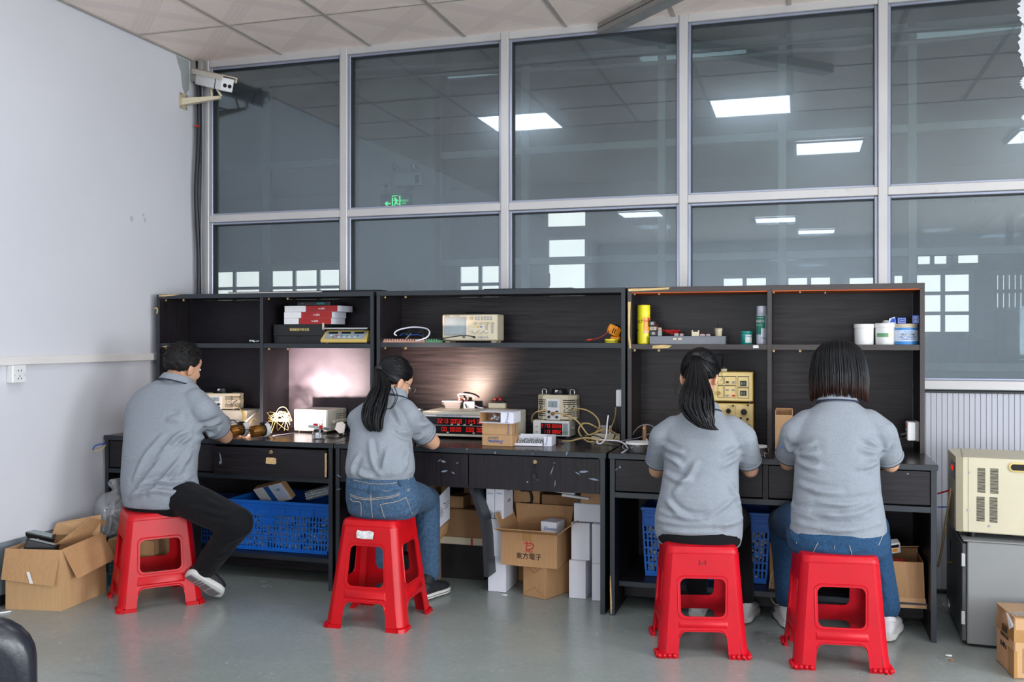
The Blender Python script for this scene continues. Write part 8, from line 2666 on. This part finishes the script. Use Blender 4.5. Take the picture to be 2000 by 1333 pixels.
obj('lower_flap', B().quad([(-w / 2 - .004, -.022, -.03), (w / 2 + .004, -.022, -.03), (w / 2 + .002, -.013, .012), (-w / 2 - .002, -.013, .012)], .003), 'cardboard_light', t)
b = B(); b.box((-w * .18, .05, hh_ - .02), (w * .5, .08, .03), .01); obj('red_contents', b, 'print_red', t)
t = thing('charger', 'small white charger with orange switch on the kraft carton at right', 'charger', tuple(A(1748, 1078, 4.52)), R(10), None, None, (R(20), R(-10), R(10)))
obj('charger_body', B().bx(-.028, .026, 0, .04, -.012, .040, .004), 'white_plastic', t)
obj('orange_switch', B().bx(-.010, .010, -.002, .001, .0, .016, .001), 'orange_plastic', t)
obj('black_face', B().bx(-.018, .018, -.0012, .001, .020, .034), 'black_plastic', t)
# ================================================================== left corner
pA, pB, pC = D(12, 1190, 0), D(120, 1194, 0), D(206, 1157, 0)
e1 = (pB - pA); e2 = (pC - pB)
rz = math.atan2(e1.y, e1.x)
w = e1.length; ey = Vector((-math.sin(rz), math.cos(rz), 0)); dp = abs(e2.dot(ey)); sk = 0
hz = A(120, 1075, pB.y).z
rz2 = math.atan2(e2.y, e2.x)
t = thing('carton', 'open worn carton full of black chargers in the left corner', 'box', tuple(pB), 0)
def sheet(nm, pts, m='cardboard', th=.004, parent=t):
 return obj(nm, B().quad([Vector(p) - t.location for p in pts], th), m, parent)
Z = Vector((0, 0, 1))
pD = pA + e2 * .96
sheet('front_wall', [pA, pB, pB + Z * hz, pA + Z * hz], 'cardboard_light')
sheet('right_wall', [pB, pC, pC + Z * hz, pB + Z * hz], 'cardboard_light')
sheet('back_wall', [pC, pD, pD + Z * hz, pC + Z * hz])
sheet('left_wall', [pD, pA, pA + Z * hz, pD + Z * hz])
sheet('bottom', [pA + Z * .003, pB + Z * .003, pC + Z * .003, pD + Z * .003])
n1 = Vector((e1.y, -e1.x, 0)).normalized(); n2 = Vector((e2.y, -e2.x, 0)).normalized()
f1 = sheet('front_flap', [pA + Z * hz + n1 * .004 - e1.normalized() * .002, pB + Z * hz + n1 * .004 - e1.normalized() * .004, pB + Z * (hz - .165) + n1 * .03 - e1.normalized() * .02, pA + Z * (hz - .14) + n1 * .03 - e1.normalized() * .006])
f2 = sheet('right_flap', [pB + Z * (hz + .004) + n2 * .004, pC + Z * (hz + .02) + n2 * .004 - e2.normalized() * .03, pC + Z * (hz - .115) + n2 * .06, pB + Z * (hz - .145) + n2 * .05 + e2.normalized() * .05])
sheet('back_flap', [pD + Z * hz + e2 * .0, pD.lerp(pC, .9) + Z * hz, pD.lerp(pC, .86) + Z * (hz + .10) + e2.normalized() * .03, pD.lerp(pC, .1) + Z * (hz + .06)], 'cardboard_light')
q0, q1 = A(110, 1063, pB.y + .16), A(178, 1012, pB.y + .30)
sheet('raised_flap', [q0, q0 + Vector((.05, .14, -.02)), q1 + Vector((.03, .08, -.03)), q1])
for (px0, px1, py0, py1, Yp) in ((54, 74, 1166, 1193, None),):
 tp = [pA.lerp(pB, .42) + n1 * .0015, pA.lerp(pB, .60) + n1 * .0015]
 sheet('tape_strip', [tp[0] + Z * .002, tp[1] + Z * .002, tp[1] + Z * .085, tp[0] + Z * .085], 'brown_tape', .001)
tp = [pB.lerp(pC, .48) + n2 * .0015, pB.lerp(pC, .60) + n2 * .0015]
sheet('tape_strip', [tp[0] + Z * .002, tp[1] + Z * .002, tp[1] + Z * .11, tp[0] + Z * .11], 'brown_tape', .001)
tp = pA.lerp(pB, .44) + n1 * .0315 + Z * (hz - .10)
sheet('barcode_sticker', [tp, tp + e1.normalized() * .016 - Z * .0, tp + e1.normalized() * .034 - Z * .055 , tp + e1.normalized() * .018 - Z * .055], 'paper_white', .001)
# black chargers in the carton
for k, (c, rr, L, lb) in enumerate((((62, 1047, .18), (R(12), R(18), R(38)), .20, 'black bar-shaped charger with grey top, highest in the corner carton'), ((48, 1066, .14), (R(14), R(-4), R(64)), .15, 'black charger slanting down at the left in the corner carton'), ((82, 1068, .06), (R(-8), R(14), R(20)), .13, 'black charger lying nearest in the corner carton, seen from its end'))):
 p = A(c[0], c[1], pB.y + c[2])
 t2 = thing('charger', lb, 'charger', tuple(p), 0, None, None, rr)
 obj('charger_body', B().box((0, 0, 0), (L, .055, .045), .004), 'black_plastic', t2)
 obj('grey_face', B().box((0, 0, .0235), (L * .9, .044, .002), .0005), 'lcd_grey', t2)
 for s_ in (-1, 1):
  obj('end_cap', B().box((s_ * L * .5, 0, 0), (.012, .058, .048), .003), 'black_base', t2)
p = A(33, 1077, pB.y + .05)
t2 = thing('blue_carton', 'small blue and white box at the carton\'s left edge', 'box', tuple(p), R(20))
obj('box_body', B().box((0, 0, 0), (.05, .05, .03), .002), 'box_blue', t2)
obj('white_end', B().box((.028, 0, 0), (.008, .05, .03), .001), 'paper_white', t2)
# plastic bag pile
bc = A(205, 1010, 4.36)
def bag(label, c, rad, seed, knot=None):
 b = B()
 b.ell(c, rad, None, 36, 26)
 if knot is not None:
  b.cyl(Vector(c) + Vector((0, 0, rad[2] * .5)), knot, rad[0] * .45, rad[0] * .18, 14)
  b.cyl(knot, Vector(knot) + Vector((-.02, 0, .05)), rad[0] * .15, rad[0] * .32, 12)
 me = remesh(b, .010, 3)
 for v in me.vertices:
  n_ = noise.noise(v.co * 14 + Vector((seed, 0, 0))) * .016 + (1 - abs(noise.noise(v.co * 30 + Vector((0, seed, 0)))) * 2) * .010
  v.co += v.normal * n_
  v.co.z = max(v.co.z, .002)
 o = obj('plastic_bag', me, 'bag_film', smooth=True)
 tag(o, label, 'bag')
 return o
bag('crumpled clear plastic bag bulging beside the wall in the left corner', A(172, 1012, 4.42), (.13, .09, .11), 1.0)
bag('clear plastic bag standing tall with gathered neck beside the bench', A(222, 1005, 4.30), (.10, .09, .12), 5.0, A(228, 958, 4.30))
t = thing('reel', 'white rimmed reel showing through the plastic bag', 'reel', tuple(A(196, 1033, 4.34)), 0, None, None, (R(70), 0, R(-30)))
b = B(); b.lathe([(.03, -.02), (.085, -.02), (.09, -.016), (.085, -.012), (.05, -.010), (.05, .010), (.085, .012), (.09, .016), (.085, .02), (.03, .02)], 28); obj('reel_body', b, 'tub_white', t, smooth=30)
b = B(); b.lathe([(.052, -.009), (.07, -.009), (.07, .009), (.052, .009)], 24); obj('wound_film', b, 'lcd_grey', t)
cx, Yk, w, h = boxD(203, 232, 1060, 1153, 0)
t = thing('carton', 'teal-printed carton half hidden behind the red stool', 'box', (cx + .06, Yk + .07, 0), R(6))
w = .26
obj('carton_body', B().bx(-w / 2, w / 2, 0, .2, .001, h, .002), 'cardboard', t)
mk('print_petrol', (42, 104, 118), 0.6)
obj('printed_side', B().bx(-w / 2, -w / 2 + .075, -.0012, .001, h * .02, h * .62), 'print_petrol', t)
obj('printed_strip', B().bx(-w / 2 + .09, -w / 2 + .12, -.0012, .001, h * .02, h * .98), 'print_petrol', t)
gb = B()
for i in range(3):
 for j in range(4):
  gb.bx(-w / 2 + .012 + .018 * i, -w / 2 + .024 + .018 * i, -.0020, -.001, h * (.24 + .085 * j), h * (.30 + .085 * j))
obj('print_grid', gb, 'lcd_grey', t, kind='stuff')
o = obj('conduit', B().bx(LEFT_X + .001, LEFT_X + .022, 4.37, 4.40, .05, .60, .003), 'pipe_white'); tag(o, 'white square conduit running down the wall behind the bench\'s left end', 'conduit')
p0_, p1_ = D(0, 1200, 0), D(26, 1196, 0)
t = thing('pen', 'white pen lying on the floor at the left edge', 'pen', tuple(p0_ + Vector((0, 0, .0045))))
obj('barrel', B().cyl((0, 0, 0), tuple((p1_ - p0_) * .8), .0042, seg=8), 'paper_white', t, smooth=40)
obj('pen_tip', B().cyl(tuple((p1_ - p0_) * .8), tuple(p1_ - p0_), .0042, .0012, 8), 'grey_plastic', t, smooth=40)
for k, (px, py, lb, m_, s_) in enumerate(((1853, 1284, 'white paper scrap on the floor before the grey cabinet', 'paper_white', .012), (1858, 1293, 'tiny brown chip on the floor below the paper scrap', 'cardboard_dark', .010), (985, 1165, 'narrow white paper scrap on the floor before the white cartons', 'paper_white', .016))):
 c = D(px, py, 0)
 o = obj('paper_scrap', B().prism([(-s_, -.002), (s_ * .6, -.003), (s_, .001), (-.2 * s_, .004)], .006, Matrix.Translation(c + Vector((0, 0, .003))) @ Matrix.Rotation(R(90), 4, 'X')), m_)
 tag(o, lb, 'scrap')
# ================================================================== wall fittings, camera
p = AX(25, 731, LEFT_X)
t = thing('wall_socket', 'white socket box under the trunking on the left wall', 'socket', (LEFT_X + .024, p.y, p.z))
Mq = Matrix.Rotation(R(90), 4, 'Z')
wall_socket(t, Mq)
obj('back_box', B().box((-.012, 0, 0), (.024, .08, .08), .002), 'white_plastic', t)
# security camera on its bracket
p = AX(357, 198, LEFT_X)
t = thing('security_camera', 'white bullet camera on a beige bracket in the upper corner', 'camera', (LEFT_X, p.y, p.z))
obj('wall_plate', B().bx(0, .006, -.04, .04, -.05, .05, .002), 'beige_dark', t)
scb = B()
for y in (-.028, .028):
 for z in (-.038, .038):
  scb.cyl((.006, y, z), (.009, y, z), .005, seg=8)
obj('plate_screw', scb, 'steel', t, kind='stuff')
tip = A(430, 190, p.y + .03) - t.location
b = B(); b.loft([[Vector((.006, y, z)) for y, z in ((-.018, -.026), (.018, -.026), (.018, .016), (-.018, .016))], [tip + Vector((0, y, z)) for y, z in ((-.011, -.010), (.011, -.010), (.011, .006), (-.011, .006))]])
obj('bracket_arm', b, 'beige', t)
cc = A(418, 160, p.y + .03) - t.location
ax = (A(448, 166, p.y - .05) - A(392, 153, p.y + .10)); L = ax.length; ax.normalize()
zz_ = Vector((0, 0, 1)); zz_ = (zz_ - ax * ax.dot(zz_)).normalized(); yy = zz_.cross(ax)
Mc = Matrix((ax, yy, zz_)).transposed().to_4x4(); Mc.translation = cc
obj('camera_body', B().box((0, 0, 0), (L * .9, .085, .082), .014, Mc, 2), 'white_plastic', t, smooth=40)
obj('front_face', B().box((L * .455, 0, 0), (.008, .080, .078), .004, Mc), 'white_plastic', t)
lb_ = B()
for y in (-.018, .014):
 lb_.cyl(Mc @ Vector((L * .455, y, -.006)), Mc @ Vector((L * .455 + .007, y, -.006)), .012, seg=14)
obj('lens', lb_, 'panel_black', t)
b = B(); b.box((-.012, 0, .050), (L * 1.08, .10, .006), .002, Mc); b.box((-.012, .048, .036), (L * 1.08, .004, .03), 0, Mc); b.box((-.012, -.048, .036), (L * 1.08, .004, .03), 0, Mc)
obj('sun_shield', b, 'cream_metal', t)
obj('dust_cover', B().box((-.012, 0, .0545), (L * 1.06, .096, .002), 0, Mc), 'cardboard_dark', t)
obj('seam_ring', B().box((L * .26, 0, 0), (.003, .0868, .0838), .006, Mc), 'slot_dark', t)
for u in (-.02, .05):
 obj('hinge_post', B().cyl(Mc @ Vector((u, 0, -.040)), tip + Vector((u - .04, 0, .004)), .008, .007, 8), 'beige', t)
obj('camera_cord', B().tube([Mc @ Vector((-L * .45, 0, -.01)), Mc @ Vector((-L * .62, 0, -.02)), Mc @ Vector((-L * .78, 0, -.08)), Mc @ Vector((-L * .80, 0, -.14)), Vector((.12, 0, .012))], .006, 6, 4), 'beige_dark', t, smooth=True)
pb_ = AX(372, 140, LEFT_X)
y0_, y1_ = AX(371, 140, LEFT_X).y, min(AX(394, 140, LEFT_X).y, 5.16)
z0_, z1_ = AX(371, 160, LEFT_X).z, 3.028
t = thing('junction_box', 'grey steel junction box high on the left wall behind the camera', 'box', (LEFT_X, (y0_ + y1_) / 2, (z0_ + z1_) / 2))
hy = (y1_ - y0_) / 2; hz_ = (z1_ - z0_) / 2
obj('box_body', B().bx(.0005, .085, -hy, hy, -hz_, hz_, .003), 'galv', t)
obj('box_cover', B().bx(.085, .088, -hy * .97, hy * .97, -hz_ * .97, hz_ * .97, .001), 'galv', t)
obj('knockout', B().cyl((.045, -hy - .001, -hz_ * .6), (.045, -hy + .002, -hz_ * .6), .014, seg=14), 'grid_bar', t)
o = obj('cable', B().tube([Vector((LEFT_X + .05, 5.14, 3.02)), Vector((LEFT_X + .052, 5.15, 2.6)), Vector((LEFT_X + .045, 5.13, 2.2)), Vector((LEFT_X + .05, 5.15, 1.8)), Vector((LEFT_X + .048, 5.15, 1.3)), Vector((LEFT_X + .05, 5.15, .8))], .014, 8, 4), 'black_cable', smooth=True)
tag(o, 'thick black cable running down the corner beside the glass wall', 'cable')
o = obj('cable', B().tube([Vector((LEFT_X + .075, 5.15, 3.02)), Vector((LEFT_X + .074, 5.16, 2.5)), Vector((LEFT_X + .07, 5.15, 1.9)), Vector((LEFT_X + .073, 5.16, 1.2)), Vector((LEFT_X + .07, 5.15, .8))], .007, 6, 4), 'grey_cable', smooth=True)
tag(o, 'thin grey cable beside the thick black one in the corner', 'cable')
b = B(); b.lathe([(.015, -.004), (.018, 0), (.015, .004)], 12, Matrix.Translation((LEFT_X + .048, 5.136, A(392, 246, 5.13).z))); o = obj('cable_tie', b, 'red_connector'); o.parent = C.objects[o.name].parent; tag(o, 'small red tie round the thick corner cable', 'tie')
# dark stains and repairs on the wall: grey cement patch by the junction box
cp = B()
pts = [(344, 108), (352, 112), (369, 119), (369, 175), (362, 186), (356, 170), (353, 140), (347, 122)]
q = [AX(x, y, LEFT_X + .0006) for x, y in pts]
cp.loft([q, [v + Vector((.0008, 0, 0)) for v in q]])
wl_ = C.objects['wall_left']
o = obj('cement_patch', cp, 'hall_wall', wl_)
mk('smudge', (184, 184, 186), 0.7)
for k, (px, py, s_) in enumerate(((257, 428, .014), (280, 420, .010), (283, 430, .012))):
 c = AX(px, py, LEFT_X + .0005)
 b = B(); n = 9
 rr = [Vector((0, math.cos(2 * math.pi * i / n) * s_ * (.6 + .5 * random.random()), math.sin(2 * math.pi * i / n) * s_ * 1.3 * (.6 + .5 * random.random()))) for i in range(n)]
 b.loft([[c + v for v in rr], [c + v + Vector((.0006, 0, 0)) for v in rr]])
 obj('smudge', b, 'smudge', wl_)
# ================================================================== right side
pf = D(1887, 1264, 0)
t = thing('steel_cabinet', 'grey steel cabinet on the floor at the right, hinged door on its side', 'cabinet', (pf.x, pf.y, 0), R(-2))
hcab = A(1888, 1058, pf.y).z
mk('cabinet_grey', (136, 138, 138), 0.42, 0.15, var=0.05, vs=3, dirt=(7, .70, (112, 114, 112)))
mk('cabinet_dark', (86, 90, 92), 0.42, 0.15)
W2, D2 = .75, .62
obj('cabinet_body', B().bx(.004, W2, 0, D2, .012, hcab, .004), 'cabinet_grey', t)
obj('door', B().bx(-.014, .0035, .012, D2 - .012, .02, hcab - .01, .003), 'cabinet_dark', t)
dr = C.objects[[o.name for o in t.children if o.name.startswith('door')][0]]
obj('door_knob', B().cyl((-.014, D2 * .62, hcab * .60), (-.034, D2 * .62, hcab * .60), .008, .012, 10), 'brass', dr, smooth=40)
obj('door_slot', B().bx(-.0152, -.013, D2 * .70, D2 * .73, hcab * .55, hcab * .80), 'slot_dark', dr)
for z in (.27, .82):
 obj('hinge', B().bx(-.018, -.002, .002, .016, hcab * z - .028, hcab * z + .028, .002), 'silver', t)
obj('top_lip', B().bx(-.012, W2, -.006, D2, hcab, hcab + .006, .002), 'cabinet_grey', t)
pf2 = A(1869, 1030, pf.y + .05)
zst = hcab + .030
t = thing('voltage_stabilizer', 'cream voltage stabilizer with slotted side on the grey cabinet', 'appliance', (pf2.x, pf2.y, zst), R(-7))
Hs = A(1870, 893, pf2.y).z - zst
mk('stab_cream', (202, 194, 168), 0.45, var=0.05, vs=4, dirt=(3, .68, (200, 188, 154)))
obj('case', B().bx(.02, .62, 0, .36, 0, Hs, .004), 'stab_cream', t)
b = B(); b.loft([[Vector((x, y, z)) for x, y in ((.02, -.002), (-.004, .012), (-.030, .30), (.02, .36))] for z in (0, Hs * .996)])
fc = obj('control_face', b, 'stab_cream', t)
fd = Vector((-.026, .288, 0)); nrm = Vector((-.288, -.026, 0)).normalized() * .003
def on_face(u0, u1, z0, z1, m_, nm, k=1.0):
 p0_, p1_ = Vector((-.004, .012, 0)) + fd * u0, Vector((-.004, .012, 0)) + fd * u1
 q = [p0_ + Z * z0, p1_ + Z * z0, p1_ + Z * z1, p0_ + Z * z1]
 b = B(); b.loft([q, [v + nrm * k for v in q]])
 return obj(nm, b, m_, fc)
on_face(.12, .62, Hs * .68, Hs * .90, 'panel_black', 'display')
on_face(.24, .46, Hs * .785, Hs * .845, 'digit_red', 'digits', 1.4)
on_face(.1, .9, Hs * .05, Hs * .48, 'beige_dark', 'rating_plate', .4)
gb = B().bx(.0425, .0435, -.0006, .001, .002, Hs - .002)
obj('panel_seam', gb, 'slot_dark', t)
fx = lambda px, py=960: None
vb = B()
scale_ = 3.98 / F_PX
for (px0, px1, y0_, y1_, n) in ((1895, 1908, 917, 963, 21), (1916, 1929.5, 918, 965, 21), (1893.5, 1907, 973, 1019, 21), (1915, 1928, 974, 1021, 21)):
 for k in range(n):
  yy = y0_ + (y1_ - y0_) * k / (n - 1)
  x0_, x1_ = .02 + (px0 - 1874) * scale_ * 1.06 + .01, .02 + (px1 - 1874) * scale_ * 1.06 + .01
  z_ = Hs - (yy - 895 - (px0 - 1870) * .06) * scale_
  vb.bx(x0_, x1_, -.0008, .002, z_ - .0016, z_ + .0016)
obj('vent_slots', vb, 'slot_dark', t, kind='stuff')
for (px, py) in ((1882, 926), (1880, 999), (1915, 1029)):
 obj('screw', B().cyl((.03 + (px - 1874) * scale_ * 1.06, .001, Hs - (py - 895 - (px - 1870) * .06) * scale_), (.03 + (px - 1874) * scale_ * 1.06, -.003, Hs - (py - 895 - (px - 1870) * .06) * scale_), .0055, .0045, 10), 'steel', t)
hx, hzz = .03 + (1970 - 1874) * scale_ * 1.06, Hs - (916 - 895 - 6) * scale_
def stad(hw_, hr, y):
 return [Vector((hx + (hw_ if math.cos(a_) > 0 else -hw_) + math.cos(a_) * hr, y, hzz + math.sin(a_) * hr)) for a_ in [-math.pi / 2 + 2 * math.pi * k / 20 for k in range(20)]]
b = B(); b.loft([stad(.034, .021, .002), stad(.034, .0205, -.004), stad(.034, .0135, -.005), stad(.034, .0125, .0)], cap=False)
hg = obj('grip_rim', b, 'gold_foil', t, smooth=50)
MATS['gold_foil'].node_tree.nodes['Principled BSDF'].inputs['Metallic'].default_value = 0.2
b = B(); b.loft([stad(.034, .0128, -.0012), stad(.033, .012, -.0008)]); obj('grip_recess', b, 'slot_dark', t)
ft = B()
for x in (.06, .56):
 for y in (.05, .30):
  ft.cyl((x, y, -.0295), (x, y, 0), .018, seg=10)
obj('feet', ft, 'black_plastic', t)
cable([(1831, 965, 4.55), (1845, 961, 4.56), (1857, 957, 4.58)], .004, 'red_wire', 'dark red cable between the right bench and the cream stabilizer')
cable([(1831, 991, 4.60), (1845, 991, 4.60), (1860, 991, 4.62)], .003, 'blue_wire', 'blue cable stretched behind the cream stabilizer')
cable([(1857, 955, 4.56), (1853, 985, 4.55), (1848, 1015, 4.58), (1843, 1050, 4.62), (1838, 1080, 4.66), (1832, 1108, 4.70)], .005, 'tan_cable', 'tan cable hanging down between bench and cabinet')
b = B()
for k in range(6):
 b.ell(D(1845 + 5 * k, 1198 - 2 * abs(k - 2), 0) + Vector((0, 0, .03)), (.035, .04, .032), None, 12, 8)
me = remesh(b, .008, 2)
for v in me.vertices:
 v.co += v.normal * (noise.noise(v.co * 26) * .012); v.co.z = max(v.co.z, .001)
tag(obj('plastic_bag', me, 'clear_film', smooth=True), 'crumpled transparent wrapping on the floor between bench and cabinet', 'bag')
# taped carton at the lower right corner
p0_, p1_ = D(1946, 1291, 0), D(1981, 1327, 0)
e = (p1_ - p0_); ang = math.atan2(e.y, e.x)
t = thing('carton', 'tape-wrapped carton with handwriting at the right edge of the floor', 'box', tuple(p0_), ang)
L = e.length; hb = A(1947, 1178, p0_.y).z
obj('carton_body', B().bx(0, L, 0, .34, .001, hb, .004), 'cardboard_light', t)
for nm, q in (('tape_strip', (-.001, L + .001, -.0012, .341, hb * .60, hb * .80)), ('tape_strip', (L * .66, L + .0014, -.0013, .01, .002, hb * .45)), ('tape_strip', (L * .15, L * .45, -.0014, .0, hb * .8, hb)), ('tape_strip', (L - .0005, L + .0013, .03, .2, hb * .1, hb * .5)), ('tape_strip', (-.001, L + .001, -.0012, .341, hb - .002, hb + .0012))):
 obj(nm, B().bx(*q), 'brown_tape', t)
text('易碎', .034, 'ink_black', t, front(L * .5, -.002, hb * .68))
text('DMX512XG', .018, 'ink_black', t, front(L * .5, -.002, hb * .565))
text('104Px', .030, 'ink_black', t, front(L * .42, -.002, hb * .40))
sl_ = [Vector((L * .62, -.003, hb * .99)), Vector((L * .80, -.004, hb * .75)), Vector((L * .98, -.004, hb * .84)), Vector((L * .86, .02, hb + .004))]
lb2 = obj('shipping_label', B().quad(sl_, .0012), 'paper_white', t)
bb = B()
for k in range(5):
 q0 = sl_[0].lerp(sl_[1], .35 + .07 * k) + (sl_[3] - sl_[0]) * .1 + Vector((0, -.003, 0)); q1 = q0 + (sl_[3] - sl_[0]) * .45
 bb.loft([[q0, q1, q1 - Z * .003, q0 - Z * .003], [v + Vector((0, .0008, 0)) for v in (q0, q1, q1 - Z * .003, q0 - Z * .003)]])
obj('barcode', bb, 'ink_black', lb2, kind='stuff')
obj('shipping_label', B().bx(L + .0014, L + .0026, .05, .17, hb * .55, hb * .95), 'paper_white', t)
obj('loose_film', B().quad([Vector((L * .7, .0, hb + .002)), Vector((L + .01, .02, hb + .01)), Vector((L + .06, .2, hb + .07)), Vector((L * .8, .2, hb + .04))], .001), 'clear_film', t)
# office chair close to the camera at the lower left
ch = thing('office_chair', 'black padded chair, only its rounded back edge in the lower left corner', 'chair', (-1.585, 1.36, 0), R(38))
mk('leather_black', (22, 24, 34), 0.32, var=0.1, vs=20, bump=0.15, bs=200)
def slab(b, w, h, th, M, r=.09):
 prof = []
 for q, (cx_, cz_) in enumerate(((w / 2 - r, h / 2 - r), (-w / 2 + r, h / 2 - r), (-w / 2 + r, -h / 2 + r), (w / 2 - r, -h / 2 + r))):
  prof += arc(cx_, cz_, r, q * 90, q * 90 + 90, 6)
 rings = []
 for y, k in ((-th / 2, .86), (-th * .42, .95), (-th * .2, .995), (th * .2, .995), (th * .42, .95), (th / 2, .86)):
  rings.append([M @ Vector((p[0] * k, y, p[1] * k)) for p in prof])
 b.loft(rings)
zt_ = A(8, 1232, 1.36).z
b = B(); slab(b, .44, .48, .07, Matrix.Translation((0, 0, zt_ - .24)) @ Matrix.Rotation(R(8), 4, 'X')); obj('backrest', b, 'leather_black', ch, smooth=50)
b = B(); slab(b, .46, .44, .08, Matrix.Translation((0, .26, .43)) @ Matrix.Rotation(R(90), 4, 'X')); obj('seat', b, 'leather_black', ch, smooth=50)
obj('back_post', B().tube([(0, .06, zt_ - .42), (0, .05, .40), (0, .20, .37)], .018, 8, 3), 'black_plastic', ch)
obj('gas_column', B().cyl((0, .26, .10), (0, .26, .39), .026, .022, 14), 'steel', ch, smooth=40)
for k in range(5):
 a_ = 2 * math.pi * k / 5
 lg = obj('leg', B().cyl((0, .26, .11), (.26 * math.cos(a_), .26 + .26 * math.sin(a_), .065), .020, .014, 8), 'black_plastic', ch, smooth=40)
 obj('caster', B().cyl((.26 * math.cos(a_) - .012, .26 + .26 * math.sin(a_), .025), (.26 * math.cos(a_) + .012, .26 + .26 * math.sin(a_), .025), .025, seg=14), 'black_plastic', lg, smooth=40)
